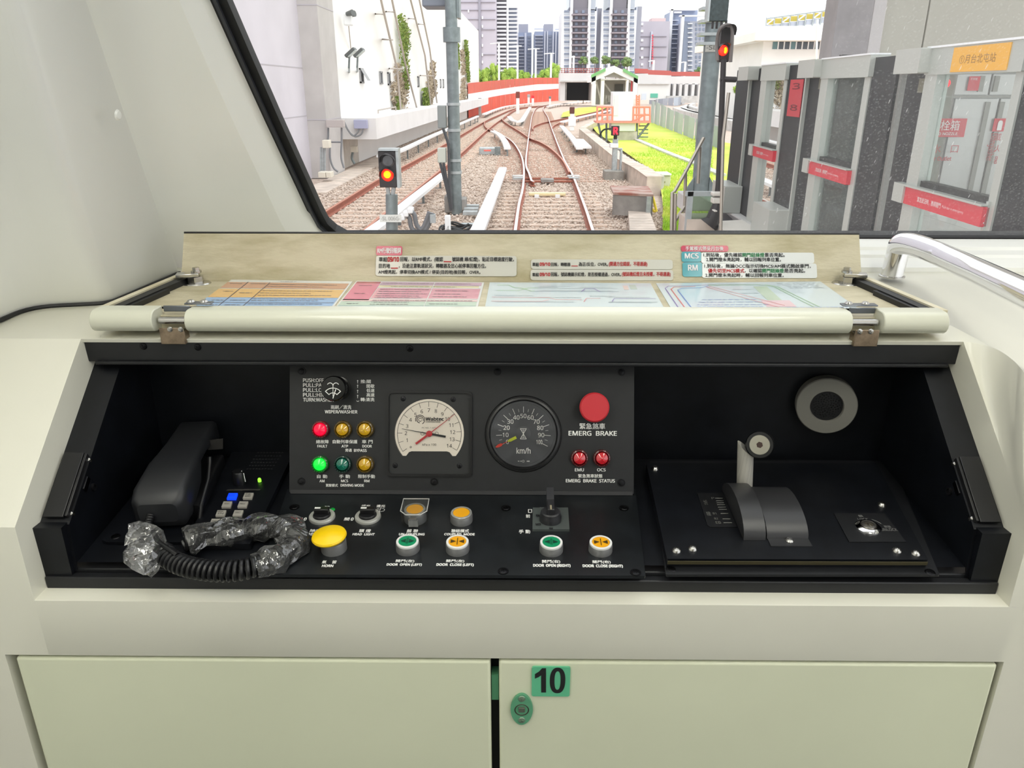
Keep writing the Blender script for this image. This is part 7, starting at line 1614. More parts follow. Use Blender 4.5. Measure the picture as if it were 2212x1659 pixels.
# grey equipment boxes at the post feet
for ul, ur, v0, v1, lab in ((1568, 1598, 400, 470, 'grey box at the foot of the farthest screen door post'), (1662, 1702, 450, 530, 'grey box at the foot of the post with the red sign')):
    a0, a1 = sa(ul, 430 if ul < 1600 else 480), sa(ur, 430 if ul < 1600 else 480); t = thing('equipment_box', SD.w((a0 + a1) / 2, 0, .1), lab, 'box', 'grey boxes at the screen door feet'); q = M(); slab(q, a0, a1, 0, .34, -.02, .2); q.build('body', psd_cap, t, bevel=.01)
bl_ = mat('bracket_white', (208, 204, 196), .5)
t = thing('clamp_bracket', fpt(1553, 455, 8.6), 'cream clamp bracket fixed beside the signal post foot', 'bracket')
for v0, v1, u0, u1 in ((416, 424, 1540, 1562), (428, 440, 1540, 1562), (455, 458, 1543, 1550)):
    q = M(); fbox(q, u0, v0, u1, v1, 8.8, .12); q.build('plate', bl_, t, bevel=.01)
q = M(); q.tube([fpt(1574, 200, 8.3), fpt(1562, 300, 8.3), fpt(1556, 535, 8.3)], .018, 8); q.build('tube', ss, t)

# ---- behind the doors
wallp = mat('station_panel', (204, 202, 192), .5, var=.02, scale=.5); stone = mat('stone_grey', (176, 172, 176), .8, var=.08, scale=3)
Yw = 12.6
sw = thing('station_wall', fpt(2080, 440, Yw), 'cream panelled station wall behind the screen doors', 'wall')
def fb(par, name, mt, u0, v0, u1, v1, Y, th, bevel=0): q = M(); fbox(q, u0, v0, u1, v1, Y, th); return q.build(name, mt, par, bevel=bevel)
zj = on_y(1920, 293, Yw).z
def wallpanel(u0, u1, v0, z0, par, mt, Y, th, name='wall_panel'):
    a = on_y(u0, 150, Y).x; b = on_y(u1, 150, Y).x; z1 = on_y((u0 + u1) / 2, v0, Y).z; q = M(); q.bb((a, Y, z0), (b, Y + th, z1)); return q.build(name, mt, par, bevel=.006)
for u0, u1 in ((1892, 1982), (1985, 2330)):
    wallpanel(u0, u1, -60, zj + .01, sw, wallp, Yw, .2)
    q = M(); q.bb((on_y(u0, 150, Yw).x, Yw, 1.35), (on_y(u1, 150, Yw).x, Yw + .2, zj - .01)); q.build('wall_panel', wallp, sw, bevel=.006)
wallpanel(1888, 2330, 480, DZP - .1, sw, conc, Yw + .05, .2, 'skirting')
t = thing('stone_pillar', fpt(1845, 300, Yw), 'grey stone-clad pillar beside the cream station wall', 'pillar')
wallpanel(1791, 1867, -60, DZP, t, stone, Yw - .1, .5, 'shaft'); wallpanel(1867, 1894, -60, DZP, t, mat('pillar_edge', (224, 220, 222), .7), Yw - .08, .5, 'edge_panel')
fc = thing('fire_cabinet', fpt(2080, 420, Yw), 'stainless fire hydrant cabinet with red signs behind the nearest screen door', 'fire cabinet')
cabm = mat('cabinet_steel', (196, 194, 192), .35, metal=.3); cabd = mat('cabinet_shade', (150, 148, 142), .5)
Yf = Yw - .35
def fcp(name, mt, u0, v0, u1, v1, dy=0.0, th=.03, bevel=0): return fb(fc, name, mt, u0, v0, u1, v1, Yf - dy, th, bevel)
fcp('carcass', cabm, 1990, 150, 2205, 470, -.04, .35)
fcp('upper_door', cabm, 2030, 160, 2138, 205, .0, .03, .004); fcp('upper_door', cabm, 2142, 160, 2200, 205, .0, .03, .004); fcp('left_bay', mat('bay_grey', (140, 136, 128), .5), 1996, 160, 2040, 470, .005)
fcp('lower_door', cabm, 2040, 213, 2132, 465, .0, .03, .004); fcp('lower_door', cabm, 2136, 213, 2195, 465, .0, .03, .004)
fcp('rail', cabd, 1990, 207, 2200, 211, .02); fcp('rail', cabd, 1990, 155, 2205, 158, .02)
for u0, v0, u1, v1 in ((2116, 164, 2126, 198), (2148, 164, 2158, 198), (2108, 220, 2118, 440), (2138, 220, 2148, 440)): fcp('grip_strip', cabd, u0, v0, u1, v1, .03)
q = M(); q.sphere(fpt(2043, 180, Yf - .04), .065, 14); q.build('alarm_light', mat('alarm_red', (255, 20, 50), .3, emit=1.2), fc)
signr = mat('fire_sign_red', (214, 60, 72), .5)
fcp('alarm_panel', signr, 2092, 165, 2116, 196, .035, .01); fcp('hose_sign', signr, 2000, 256, 2086, 296, .04, .01); fcp('extinguisher_sign', signr, 2146, 256, 2174, 284, .04, .01)
FP = Plane(fpt(2080, 300, Yf - .052), (1, 0, 0), (0, 0, 1))
q = M(); ptext(q, FP, '消防栓箱', 1990, 2073, 260, 282, .0, .0); ptext(q, FP, 'HOSE AND NOZZLE', 1990, 2068, 286, 292, .01, .0); ptext(q, FP, 'FIRE', 2098, 2112, 168, 173, .0, .0)
e = FP.T @ Matrix.Translation((*FP.px(2160, 271), .001)); k_f = .0062
q.poly([(-.035, -.07, 0), (.035, -.07, 0), (.035, .04, 0), (.02, .07, 0), (-.02, .07, 0), (-.035, .04, 0)], T=e); q.build('sign_lettering', cap_w, fc)['kind'] = 'stuff'
q = M(); ptext(q, FP, '水', 2014, 2033, 312, 331, .0, .0); ptext(q, FP, '口', 2054, 2070, 314, 330, .0, .0); ptext(q, FP, 'Water Outlet', 1992, 2055, 338, 347, .02, .0)
for i, ch in enumerate('滅火器'): ptext(q, FP, ch, 2147, 2163, 288 + i * 25, 304 + i * 25, .0, .0)
PV = Plane(FP.o, (0, 0, -1), (1, 0, 0)); ptx = PV.px
a0, b0 = PV.px(2138, 288); a1, b1 = PV.px(2144, 348); text(q, PV.T, 'Extinguisher', min(a0, a1), max(a0, a1), min(b0, b1), max(b0, b1), .0, 0.0)
q.build('red_lettering', mat('fire_ink', (196, 70, 74), .6), fc)['kind'] = 'stuff'
# furniture seen through the middle and far doors
t = thing('notice_stand', fpt(1805, 430, 11.5), 'dark notice stand with two white posters behind the middle screen door', 'notice stand')
fb(t, 'board', mat('board_dark', (74, 74, 76), .5), 1797, 118, 1822, 430, 11.5, .1); fb(t, 'poster', mat('poster_pale', (214, 220, 222), .5), 1785, 168, 1799, 290, 11.48, .01); fb(t, 'poster', mat('poster_pale', (214, 220, 222), .5), 1781, 310, 1797, 410, 11.48, .01)
t = thing('water_dispenser', fpt(1825, 400, 12.0), 'grey metal fountain with a curved hose behind the middle screen door', 'fountain')
fb(t, 'basin', cabm, 1810, 300, 1850, 325, 11.9, .3); fb(t, 'stand', cabd, 1818, 325, 1848, 416, 11.95, .25); q = M(); q.tube(smooth([fpt(1815, 262, 11.9), fpt(1822, 285, 11.85), fpt(1838, 280, 11.85), fpt(1842, 262, 11.9)], 6), .02, 6); q.build('hose', mat('hose_grey', (150, 150, 146), .5), t)
t = thing('platform_bench', fpt(1835, 420, 10.5), 'white bench on the platform behind the middle screen door', 'bench')
fb(t, 'seat', white_c, 1806, 398, 1862, 408, 10.6, .4, .01); fb(t, 'leg', galv_l, 1812, 408, 1818, 440, 10.7, .1); fb(t, 'leg', galv_l, 1850, 408, 1856, 440, 10.7, .1)
t = thing('low_table', fpt(1830, 470, 8.8), 'low white stand on the platform tiles behind the middle screen door', 'stand')
fb(t, 'top', white_c, 1800, 446, 1848, 452, 8.9, .3, .01); fb(t, 'leg', white_c, 1802, 452, 1808, 490, 8.95, .06); fb(t, 'leg', white_c, 1838, 452, 1844, 490, 8.95, .06)
t = thing('end_wall', fpt(1660, 430, 11.2), 'pale parapet with a brown band beyond the far screen door', 'wall')
fb(t, 'parapet', mat('parapet_pale', (222, 222, 218), .6), 1630, 392, 1700, 425, 11.6, .2); fb(t, 'dark_band', mat('band_dark', (74, 74, 72), .6), 1630, 425, 1720, 443, 11.55, .2); fb(t, 'blue_bench', mat('bench_blue', (176, 190, 214), .5), 1628, 443, 1690, 450, 11.2, .4)
t = thing('white_van', fpt(1660, 272, 58), 'white van parked beyond the far screen door', 'van')
fb(t, 'body', white_c, 1640, 205, 1692, 264, 58, 4, .25); fb(t, 'windscreen', pane_d, 1652, 212, 1672, 230, 57.9, .1, .02)
for u in (1650, 1684):
    q = M(); q.cyl(fpt(u, 265, 57.95), fpt(u, 265, 58.5), .32, n=14); q.build('wheel', rubber, t)

cp = M(); cp.bb((2.9, 1.0, 5.0), (11, 14.5, 5.25)); o = cp.build('roof', mat('shade_canopy_white', (226, 226, 224), .7)); struct(o)  # unseen canopy, added above the platform to shade it
# ================================================================ FAR: BARRIER, BRIDGE, SHED, TREES, TOWERS
orange = mat('barrier_orange', (222, 84, 58), .7, var=.06, scale=.5); orange2 = mat('barrier_orange_dull', (210, 92, 70), .7, var=.06, scale=.5); bar_w = mat('barrier_white', (238, 236, 236), .8)
# curved barrier: three tiers of panels
tb_ = thing('noise_barrier', zg(1060, 246, GZ), 'long curved orange and white barrier wall beyond the left building', 'barrier')
xs_b = np.linspace(1012, 1212, 21)
gline = ([1012, 1042, 1070, 1101, 1150, 1212], [255, 244, 236, 228, 221.5, 217])
t1 = ([1012, 1019, 1054, 1110, 1160, 1212], [180, 179, 175.5, 170.5, 167.5, 168]); t2 = ([1012, 1019, 1054, 1110, 1160, 1212], [203, 202, 196, 188, 182, 181]); t3 = ([1012, 1039, 1054, 1087, 1150, 1212], [223, 218, 211, 205, 196, 191])
def bp_(u, v):
    g = zg(u, np.interp(u, *gline), GZ); return Vector((g.x, g.y, on_y(u, v, g.y).z))
for i, (u0, u1) in enumerate(zip(xs_b[:-1], xs_b[1:])):
    for nm, ta, tb2, mt in (('upper_panel', t1, t2, orange2), ('middle_panel', t2, t3, bar_w), ('lower_panel', t3, None, orange)):
        q = M(); u1_ = u1 - .25; va0, va1 = np.interp(u0, *ta), np.interp(u1_, *ta)
        vb0, vb1 = (np.interp(u0, *tb2), np.interp(u1_, *tb2)) if tb2 else (np.interp(u0, *gline), np.interp(u1_, *gline))
        q.prism([bp_(u0, vb0), bp_(u1_, vb1), bp_(u1_, va1), bp_(u0, va0)], (0, .3 if nm != 'middle_panel' else .2, 0)); q.build(nm, mt, tb_)
# bridge with the tunnel mouth
YT = 140.0
br = thing('concrete_bridge', fpt(1250, 217, YT), 'concrete bridge with a dark tunnel mouth under a dull red railing', 'bridge')
concb = mat('bridge_concrete', (214, 212, 212), .85, var=.06, scale=.2)
fb_ = lambda par, nm, mt, u0, v0, u1, v1, Y, th, bevel=0: (lambda q: (fbox(q, u0, v0, u1, v1, Y, th), q.build(nm, mt, par, bevel=bevel))[1])(M())
fb_(br, 'beam', concb, 1210, 158, 1300, 178, YT, 6); fb_(br, 'pier', concb, 1210, 178, 1222, 218, YT, 6); fb_(br, 'pier', concb, 1277, 178, 1300, 218, YT, 6); fb_(br, 'ledge', conc, 1208, 174, 1300, 177, YT - .6, 1)
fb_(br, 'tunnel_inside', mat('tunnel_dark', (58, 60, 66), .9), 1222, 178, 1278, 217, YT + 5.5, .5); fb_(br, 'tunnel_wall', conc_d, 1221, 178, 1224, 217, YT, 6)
dred = mat('railing_red', (172, 96, 90), .7)
for k in range(15):
    fb_(br, 'rail_post', dred, 1213 + k * 6, 147, 1214.2 + k * 6, 158, YT, .15)
for v in (147.5, 152, 156): fb_(br, 'rail', dred, 1211, v, 1300, v + 1.1, YT, .15)
# approach wall on the right with openings
aw = thing('approach_wall', fpt(1450, 210, 150), 'long white retaining wall with a red band and a row of openings', 'wall')
pts_t = [(1372, 148), (1400, 151), (1450, 155), (1535, 157), (1620, 160)]
for (u0, v0), (u1, v1) in zip(pts_t[:-1], pts_t[1:]):
    P_ = lambda u, v: fpt(u, v, 150)
    q = M(); q.prism([P_(u0, v0 + 11 - (v0 - 148) * .3), P_(u1, v1 + 8), P_(u1, v1 - 2), P_(u0, v0)], (0, .6, 0)); q.build('red_band', mat('band_red', (186, 96, 90), .7), aw)
    q = M(); q.prism([P_(u0, 181), P_(u1, 181 + (2 if u1 > 1500 else 0)), P_(u1, v1 + 8), P_(u0, v0 + 10)], (0, .4, 0)); q.build('upper_wall', concb, aw)
fb_(aw, 'lower_wall', mat('wall_offwhite', (226, 226, 224), .85), 1378, 181, 1446, 216, 150, 1); fb_(aw, 'string_course', conc, 1378, 180, 1446, 182, 149.6, .6)
ops = [(1448, 1454), (1460, 1467), (1473, 1479), (1486, 1494), (1500, 1508), (1514, 1523), (1532, 1541)]
last = 1446
for u0, u1 in ops:
    fb_(aw, 'pier', concb, last, 181, u0, 212, 150, 1.5); fb_(aw, 'opening', mat('opening_shade', (150, 150, 150), .9), u0, 183, u1, 208, 151.4, .3); last = u1
fb_(aw, 'pier', concb, last, 181, 1620, 212, 150, 1.5); fb_(aw, 'base', conc, 1440, 207, 1620, 222, 149.5, 2)
fb_(aw, 'green_window', mat('window_green', (96, 182, 158), .4), 1405, 202, 1421, 211, 149.9, .3); fb_(aw, 'pale_door', mat('door_pale', (206, 214, 224), .6), 1386, 202, 1396, 216, 149.9, .3)
# gabled shed
YS = 125.0
sd_ = thing('gabled_shelter', fpt(1328, 228, YS), 'white gabled shelter with green roof edges over the branch line', 'shelter')
roofg = mat('roof_green', (120, 178, 116), .6); wsh = mat('shelter_white', (234, 234, 234), .8); gsh = mat('shelter_shade', (150, 150, 146), .9)
for (ua, va), (ub, vb) in (((1278, 164), (1327, 142)), ((1327, 142), (1381, 168))):
    q = M(); a, b = fpt(ua, va, YS), fpt(ub, vb, YS); q.prism([a, b, b + Vector((0, 0, -.9)), a + Vector((0, 0, -.9))], (0, 8, 0)); q.build('roof_slope', wsh, sd_)
for (ua, va), (ub, vb) in (((1277, 163), (1308, 148)), ((1346, 149), (1378, 166))):
    q = M(); a, b = fpt(ua, va, YS), fpt(ub, vb, YS); q.prism([a + Vector((0, -.3, .1)), b + Vector((0, -.3, .1)), b + Vector((0, -.3, -.35)), a + Vector((0, -.3, -.35))], (0, .4, 0)); q.build('roof_edge', roofg, sd_)
q = M(); q.prism([fpt(1284, 166, YS + 1), fpt(1374, 168, YS + 1), fpt(1327, 146, YS + 1)], (0, .4, 0)); q.build('gable', mat('gable_grey', (186, 184, 180), .85), sd_)
for u0, v0, u1, v1 in ((1278, 163, 1287, 182), (1279, 182, 1287, 228), (1298, 172, 1305, 226), (1352, 172, 1357, 226), (1368, 164, 1377, 214)): fb_(sd_, 'column', wsh, u0, v0, u1, v1, YS, 1)
fb_(sd_, 'back_wall', gsh, 1287, 170, 1368, 226, YS + 7, .3); fb_(sd_, 'lintel', conc, 1298, 170, 1356, 173, YS - .1, .6); fb_(sd_, 'dark_doorway', mat('door_dark', (84, 86, 82), .9), 1328, 182, 1346, 206, YS + 6.8, .2); fb_(sd_, 'red_pipe', mat('pipe_red', (198, 70, 76), .6), 1363, 172, 1366, 200, YS + .5, .3)
for u0, v0, u1, v1 in ((1306, 205, 1312, 224), (1313, 206, 1322, 220)): fb_(sd_, 'cabinet', conc_d, u0, v0, u1, v1, YS + 2, .6)
for a, b in (((1288, 176), (1300, 226)), ((1306, 180), (1330, 214))):
    q = M(); q.cyl(fpt(*a, YS + 3), fpt(*b, YS + 3), .12, n=6); q.build('brace', conc, sd_)

# trees
leaf_a = mat('tree_leaf', (124, 156, 58), .9, col2=(176, 200, 92), scale=.6); leaf_b = mat('tree_leaf_deep', (88, 118, 74), .9, col2=(132, 152, 96), scale=.7); bark = mat('bark', (120, 104, 88), .9)
def tree(u0, v0, u1, v1, Y, mt, label, group, trunk_v, seed):
    rr = random.Random(seed); c = fpt((u0 + u1) / 2, (v0 + v1) / 2, Y); w = abs(on_y(u1, 100, Y).x - on_y(u0, 100, Y).x) / 2; h = abs(on_y(1100, v0, Y).z - on_y(1100, v1, Y).z) / 2
    b = fpt((u0 + u1) / 2, trunk_v, Y); t = thing('tree', b, label, 'tree', group); q = M(); cl = []
    for _ in range(14):
        a, e, k = rr.uniform(0, 6.28), rr.uniform(-.9, .9), rr.uniform(.3, .72); cl.append((c + Vector((cos(a) * w * k * sqrt(1 - e * e), sin(a) * w * k, e * h * .62)), rr.uniform(.34, .5)))
    for p, r in cl:
        q.sphere(p, 1, 8, sc=(w * r * .8, w * r * .8, h * r * .8))
        for _ in range(60):
            d = Vector((rr.gauss(0, 1), rr.gauss(0, 1), rr.gauss(0, 1))).normalized(); o_ = p + Vector((d.x * w * r, d.y * w * r, d.z * h * r)) * rr.uniform(.8, 1.1); s_ = w * .10 * rr.uniform(.6, 1.4); e_ = d.orthogonal().normalized() * s_; f_ = Vector((rr.uniform(-1, 1), rr.uniform(-1, 1), rr.uniform(-1, 1))).normalized() * s_
            q.add([o_ - e_, o_ - f_ * .6, o_ + e_, o_ + f_ * .6], [(0, 1, 2, 3)])
    k = q.build('crown', mt, t, recalc=False); k['kind'] = 'stuff'
    q = M(); q.cyl(b, c, w * .08, w * .05, 7); q.build('trunk', bark, t)
GA, GB = 'green trees behind the orange barrier', 'small trees on the bridge deck'
for i, (u0, v0, u1, v1, lab) in enumerate(((1000, 141, 1040, 182, 'leftmost bushy green tree behind the orange barrier, against the grey netted block'), (1030, 145, 1062, 182, 'yellow-green tree behind the barrier, left of the first street lamp'), (1058, 137, 1078, 165, 'small dark green tree top behind the first street lamp'), (1070, 147, 1102, 180, 'green tree behind the barrier, right of the first street lamp'), (1095, 148, 1124, 180, 'green tree behind the barrier under the white balcony tower'), (1118, 150, 1146, 176, 'green tree behind the barrier, left of the tallest street lamp'), (1150, 158, 1168, 175, 'low bush behind the barrier, right of the tallest street lamp'), (1164, 146, 1190, 176, 'green tree behind the barrier beside the domed lamp'), (1180, 137, 1212, 174, 'rightmost green tree behind the barrier, at the bridge'))):
    tree(u0 - 4, v0 - 4, u1 + 4, v1 + 14, 226 + i * 2, leaf_a, lab, GA, 216, 20 + i)
for i, (u0, v0, u1, v1, lab) in enumerate(((1248, 120, 1272, 140, 'leftmost small round tree on the bridge deck'), (1273, 121, 1296, 140, 'second small tree from the left on the bridge deck'), (1294, 119, 1322, 140, 'small tree on the bridge deck above the left slope of the shelter roof'), (1318, 126, 1342, 146, 'small brownish tree on the bridge deck above the shelter roof ridge'), (1340, 122, 1370, 145, 'rightmost small tree on the bridge deck'))):
    tree(u0, v0, u1, v1, 160, leaf_b, lab, GB, 224, 40 + i)
tree(1582, 180, 1612, 205, 60, leaf_a, 'green tree seen between the signal post and the first screen door post', GA + ' at the right', 276, 61)
tree(1500, 143, 1530, 160, 210, leaf_b, 'low green tree top above the red band of the retaining wall', GB + ' beyond', 216, 62)
# street lamps
lamp_w = mat('lamp_white', (240, 242, 242), .5)
for u, v0, v1, arm, lab in ((1078, 93, 180, 19, 'white T-shaped street lamp in front of the grey netted block'), (1118, 99, 172, 18, 'white T-shaped street lamp beside the white balcony tower'), (1157, 105, 172, 17, 'tallest white T-shaped street lamp between the blue towers'), (1190, 115, 160, 15, 'short white T-shaped street lamp before the right blue tower'), (1239, 122, 158, 6, 'white lamp post on the bridge beside the left tree'), (1410, 131, 160, 9, 'white T-shaped lamp before the netted block with the red hoist'), (1478, 134, 162, 9, 'left white lamp on the retaining wall'), (1518, 133, 162, 9, 'right white lamp on the retaining wall')):
    Y = 222 if u < 1230 else (143 if u < 1300 else 222); t = thing('street_lamp', fpt(u, 217, Y), lab, 'lamp', 'white street lamps')
    fb_(t, 'post', lamp_w, u - 2, v0, u + 2, 217 if u != 1239 else 159, Y, .4); q = M(); q.tube([fpt(u - arm, v0 + 1.5, Y), fpt(u, v0, Y), fpt(u + arm * .5, v0 + .5, Y)], .13, 6); q.build('arm', lamp_w, t)

# towers: bodies with real recessed windows and balcony slabs
twh = mat('tower_white', (236, 236, 240), .8); tgl = mat('tower_glass', (128, 136, 156), .3); tgl2 = mat('tower_glass_pale', (176, 182, 194), .3); tdk = mat('tower_dark', (122, 118, 128), .7); tnet = mat('netting_grey', (188, 182, 194), .9, var=.05, scale=.08)  # air haze lightened into the netting, glass, dark and blue tones
tblue = mat('tower_blue', (150, 160, 186), .6, var=.12, scale=.1); tfin = mat('tower_fin', (204, 208, 222), .7)
def tower(label, u0, v0, u1, Y, mt, dep=26, vb=176, name='apartment_tower'):
    t = thing(name, fpt((u0 + u1) / 2, 212, Y), label, 'tower', 'towers on the skyline'); fb_(t, 'tower_body', mt, u0, v0, u1, 212, Y, dep); return t
_wm = {}
def win(par, nm, mt, u0, v0, u1, v1, Y, th=.5, proud=.25):
    """one pane; alike panes share their mesh."""
    k = (round(u1 - u0, 1), round(v1 - v0, 1), Y, mt.name, th); c = fpt((u0 + u1) / 2, (v0 + v1) / 2, Y)
    if k not in _wm:
        q = M(); fbox(q, u0, v0, u1, v1, Y - proud, th); o = q.build(nm, mt, par); _wm[k] = (o, c)
    else:
        o0, c0 = _wm[k]; o = o0.copy(); COL.objects.link(o); o.parent = par; o.name = nm; o.location = (c - c0) + ORIG[o0.parent.name] - ORIG[par.name] + (o0.location)
    return o
# grey netted block, left
t = tower('broad grey netted tower block under construction, behind the steel mast', 985, -60, 1072, 300, tnet, 40)
for v in (3, 20, 40, 62, 116): fb_(t, 'scaffold_line', mat('net_line', (150, 146, 156), .9), 985, v + 1, 1070, v + 2.2, 299.6, .5)
fb_(t, 'dark_seam', mat('net_seam', (150, 147, 160), .9), 1034, -60, 1039, 176, 299.5, .6)
for u, vs in ((1012, (24, 49, 71)), (1042, (38, 57, 77, 98, 118, 134))):
    for v in vs: win(t, 'net_opening', twh, u - 1.4, v - 3, u + 1.4, v + 3, 299.8)
fb_(t, 'cyan_tarpaulin', mat('tarp_cyan', (110, 206, 212), .7), 984, 60, 996, 71, 299.3, .4)
# white balcony tower
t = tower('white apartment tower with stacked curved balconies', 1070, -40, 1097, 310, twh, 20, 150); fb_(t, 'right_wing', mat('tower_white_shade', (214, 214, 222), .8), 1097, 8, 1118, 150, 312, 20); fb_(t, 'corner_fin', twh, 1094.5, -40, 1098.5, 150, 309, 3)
for k in range(19):
    v = -4 + k * 8.55; s = 1 + .0 * k
    win(t, 'window_band', tdk, 1071, v + 3.2, 1093, v + 7.4, 310, .6, .15); win(t, 'balcony', twh, 1068.5, v, 1094, v + 3.4, 310, 3, 2)
    if v > 5: win(t, 'right_window_band', tgl, 1099.5, v + 3.6, 1116, v + 8.0, 312, .6, .2); win(t, 'right_balcony', twh, 1098.5, v + .6, 1118, v + 3.8, 312, 2, 1.2)
# two blue-grey towers
t = tower('slim blue-grey tower with a stepped roof core', 1117, 70, 1148, 350, tblue, 25, 160); fb_(t, 'roof_core', tdk if False else mat('core_grey', (164, 166, 182), .8), 1120, 52, 1141, 71, 351, 12); fb_(t, 'pale_fin', tfin, 1133, 71, 1137, 155, 349, 1.5); fb_(t, 'side_fin', tfin, 1117, 70, 1120, 155, 349.4, 1)
for k in range(11): win(t, 'balcony', tfin, 1121, 78 + k * 7.2, 1132, 79.4 + k * 7.2, 350, 2, 1.5); win(t, 'window', tgl, 1121.5, 80.2 + k * 7.2, 1131, 84.4 + k * 7.2, 350); win(t, 'window', tgl, 1139.5, 78 + k * 7.2, 1146, 82.5 + k * 7.2, 350)
t = tower('wide blue-grey tower with pale vertical fins', 1154, 68, 1212, 340, tblue, 25, 165); fb_(t, 'roof_core', mat('core_grey', (164, 166, 182), .8), 1175, 52, 1195, 69, 341, 12); fb_(t, 'roof_frame', tfin, 1154, 61, 1174, 64, 341, .6); fb_(t, 'roof_frame', tfin, 1199, 62, 1212, 65, 341, .6)
for u in (1175.5, 1181, 1193.5, 1199.5, 1206.5): fb_(t, 'pale_fin', tfin, u, 67, u + 2.4, 150, 338.6, 1.6)
for k in range(11): win(t, 'balcony', tfin, 1156, 76 + k * 7, 1173, 77.2 + k * 7, 340, 2, 1.5); win(t, 'window', tgl, 1157, 78 + k * 7, 1172, 82 + k * 7, 340); win(t, 'window', tgl, 1185, 76 + k * 7, 1192, 80.5 + k * 7, 340)
# twin striped towers
for ub, lab in ((1212, 'left one of the twin white-framed towers with a dark balcony column'), (1297, 'right one of the twin white-framed towers with a dark balcony column')):
    s = 1.0 if ub == 1212 else 1.0; Yk = 300
    t = tower(lab, ub, 24 if ub == 1212 else 22, ub + 74, Yk, twh, 24, 165); fb_(t, 'top_block', tdk, ub + 22, -60, ub + 58, 24, Yk - .4, 20)
    fb_(t, 'top_wing', tgl2, ub + 18, -60, ub + 22, 16, Yk, 18); fb_(t, 'top_wing', tgl2, ub + 64, -60, ub + 76, 20, Yk, 18)
    for u in (ub + 19, ub + 57): fb_(t, 'white_frame', twh, u + .5, -60, u + 6, 165, Yk - 1.2, 2)
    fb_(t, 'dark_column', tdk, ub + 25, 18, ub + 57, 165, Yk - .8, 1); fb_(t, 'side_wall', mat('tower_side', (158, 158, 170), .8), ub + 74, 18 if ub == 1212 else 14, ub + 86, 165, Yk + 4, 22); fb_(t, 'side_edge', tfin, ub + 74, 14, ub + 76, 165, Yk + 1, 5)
    for k in range(11):
        v = 22 + k * 13.1
        win(t, 'window', tgl, ub + 6.5, v, ub + 18, v + 4.6, Yk, .6, .3); win(t, 'spandrel', tgl2, ub + 6.5, v + 5.2, ub + 18, v + 10, Yk, .6, .25)
        win(t, 'window', tgl, ub + 63.5, v, ub + 73, v + 4.6, Yk, .6, .3); win(t, 'spandrel', tgl2, ub + 63.5, v + 5.2, ub + 73, v + 10, Yk, .6, .25)
        win(t, 'balcony', mat('balcony_mauve', (146, 136, 144), .8), ub + 23, v + 7.6, ub + 59, v + 11, Yk - .8, 2.4, 1.8)
        win(t, 'dark_window', tgl, ub + 30, v, ub + 36, v + 6.4, Yk - .8, .6, .3); win(t, 'dark_window', tgl, ub + 45, v, ub + 51, v + 6.4, Yk - .8, .6, .3)
# netted block with the hoist
t = tower('grey netted block with a red builder\'s hoist up its face', 1380, 46, 1442, 330, tnet, 26, 160)
fb_(t, 'roof_formwork', mat('formwork', (214, 190, 190), .8), 1408, 39, 1438, 47, 332, 8); fb_(t, 'hoist_mast', tfin, 1404.5, 68, 1407.5, 145, 329, .8)
for k in range(12): win(t, 'hoist_tie', mat('hoist_red', (226, 92, 110), .6), 1408, 75 + k * 5.4, 1411.5, 78.6 + k * 5.4, 329.4, .6, .5)
for v in (78, 100, 122): fb_(t, 'scaffold_line', mat('net_line', (150, 146, 156), .9), 1380, v, 1440, v + 1.2, 329.6, .5)
for u, vs in ((1387, (52, 67, 87, 105, 124, 139)),):
    for v in vs: win(t, 'net_opening', twh, u - 2.6, v - 2.6, u + 2.6, v + 2.6, 329.8)
# two framed towers at the right
t = tower('blue-grey tower in a tall white frame', 1449, 22, 1500, 350, tblue, 22, 160); fb_(t, 'white_frame', twh, 1445, 20, 1450, 160, 348, 2.5); fb_(t, 'white_frame', twh, 1445, 19.5, 1504, 22.5, 348, 2.5); fb_(t, 'top_sign', twh, 1456, 24, 1473, 28.5, 348.6, .8)
for k in range(12): win(t, 'window', tgl, 1452, 36 + k * 10, 1459, 42 + k * 10, 350); win(t, 'balcony', tfin, 1451, 43 + k * 10, 1466, 44.6 + k * 10, 350, 2, 1.5)
t = tower('grey tower in a lower white frame, right of the blue-grey one', 1474, 46, 1530, 335, mat('tower_grey', (172, 174, 188), .7), 22, 160); fb_(t, 'white_frame', twh, 1469, 33, 1474.5, 160, 333, 2.5); fb_(t, 'white_frame', twh, 1469, 32.5, 1532, 35.5, 333, 2.5); fb_(t, 'glass_column', tgl, 1475, 46, 1486, 160, 334.4, .8)
for k in range(11):
    v = 50 + k * 10; win(t, 'balcony', twh, 1486, v, 1496, v + 1.8, 335, 2, 1.5); win(t, 'window', tgl, 1487.5, v + 2.6, 1494.5, v + 7.2, 335)
    for u in (1502, 1510, 1518, 1525): win(t, 'window', tgl, u, v, u + 4.4, v + 6, 335)
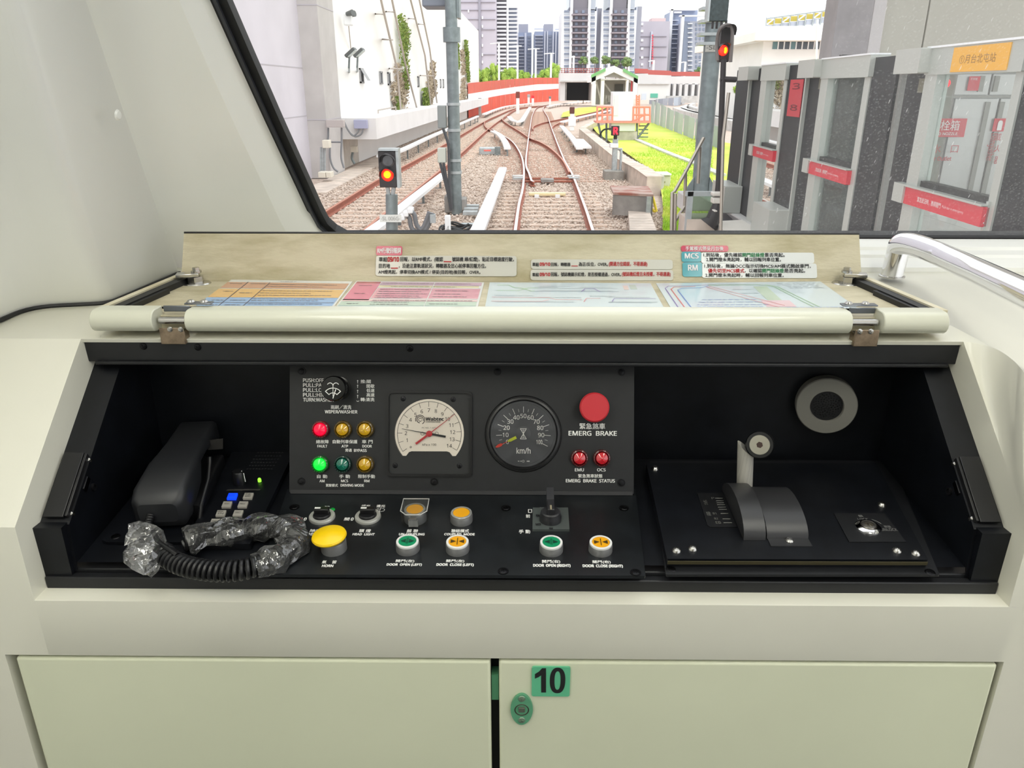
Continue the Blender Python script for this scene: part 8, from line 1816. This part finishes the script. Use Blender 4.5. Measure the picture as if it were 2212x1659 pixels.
# white building with the yellow scaffold, right
YO = 60.0
ob = thing('office_building', fpt(1740, 275, YO), 'white building with ribbon windows and a yellow banded roof frame', 'building')
fb_(ob, 'wall', wall_white, 1640, 82, 1840, 276, YO, 20); fb_(ob, 'eaves', wall_white, 1632, 69, 1840, 88, YO - 1.2, 20); fb_(ob, 'parapet', wall_white, 1654, 56, 1840, 70, YO - .2, 18); fb_(ob, 'eaves_line', mat('line_buff', (214, 204, 192), .8), 1632, 86.5, 1840, 88, YO - 1.25, 1)
for i in range(10):
    u = 1669.5 + i * 13; w = part_empty('window', ob, fpt(u, 106, YO)); fb_(w, 'pane', pane_d if i not in (0, 3, 8) else mat('pane_teal', (96, 130, 136), .2), u, 89, u + 10.5, 106, YO - .05, .1); fb_(w, 'frame', twh, u + 10.5, 88, u + 13, 106.5, YO - .12, .2)
for i in range(9):
    u0, u1 = 1656 + i * 17, 1671 + i * 17; d = -i * 2.4
    fb_(ob, 'yellow_board', mat('board_yellow', (206, 186, 86), .7), u0, 42 + d, u1 + 1, 53 + d, YO + 2, .1); fb_(ob, 'grey_net', mat('net_blue', (188, 192, 204), .8), u0 - 1, 54 + d, u1 + 2, 63 + d * .8, YO + 1.6, .1); fb_(ob, 'scaffold_post', galv_l, u0 - 1.5, 39 + d, u0 + .5, 66 + d * .7, YO + 1.4, .15)
    if i % 2 == 0:
        q = M(); q.cyl(fpt(u0, 53 + d, YO + 1.4), fpt(u1 + 1, 41 + d, YO + 1.4), .05, n=5); q.build('scaffold_brace', white_c, ob)
q = M(); q.cyl(fpt(1655, 39.5, YO + 1.4), fpt(1812, 18, YO + 1.4), .08, n=5); q.build('top_rail', galv_l, ob)
t = thing('thin_mast', fpt(1757, 315, 40), 'thin pale mast in front of the white building', 'mast'); q = M(); q.cyl(fpt(1766, 42, 40), fpt(1757, 316, 40), .05, n=6); q.build('rod', lamp_w, t)
tree(1760, 116, 1795, 140, 30, leaf_a, 'yellow-green bush top above the screen door header', 'bushes at the right', 356, 70)
t = thing('red_cabin', fpt(1620, 160, 80), 'pale red structure far behind the first screen door post', 'structure'); fb_(t, 'body', mat('cabin_red', (226, 158, 152), .8), 1608, 134, 1632, 252, 80, 4); fb_(t, 'box', mat('cabin_grey', (186, 188, 192), .8), 1590, 136, 1597, 254, 79, 3)
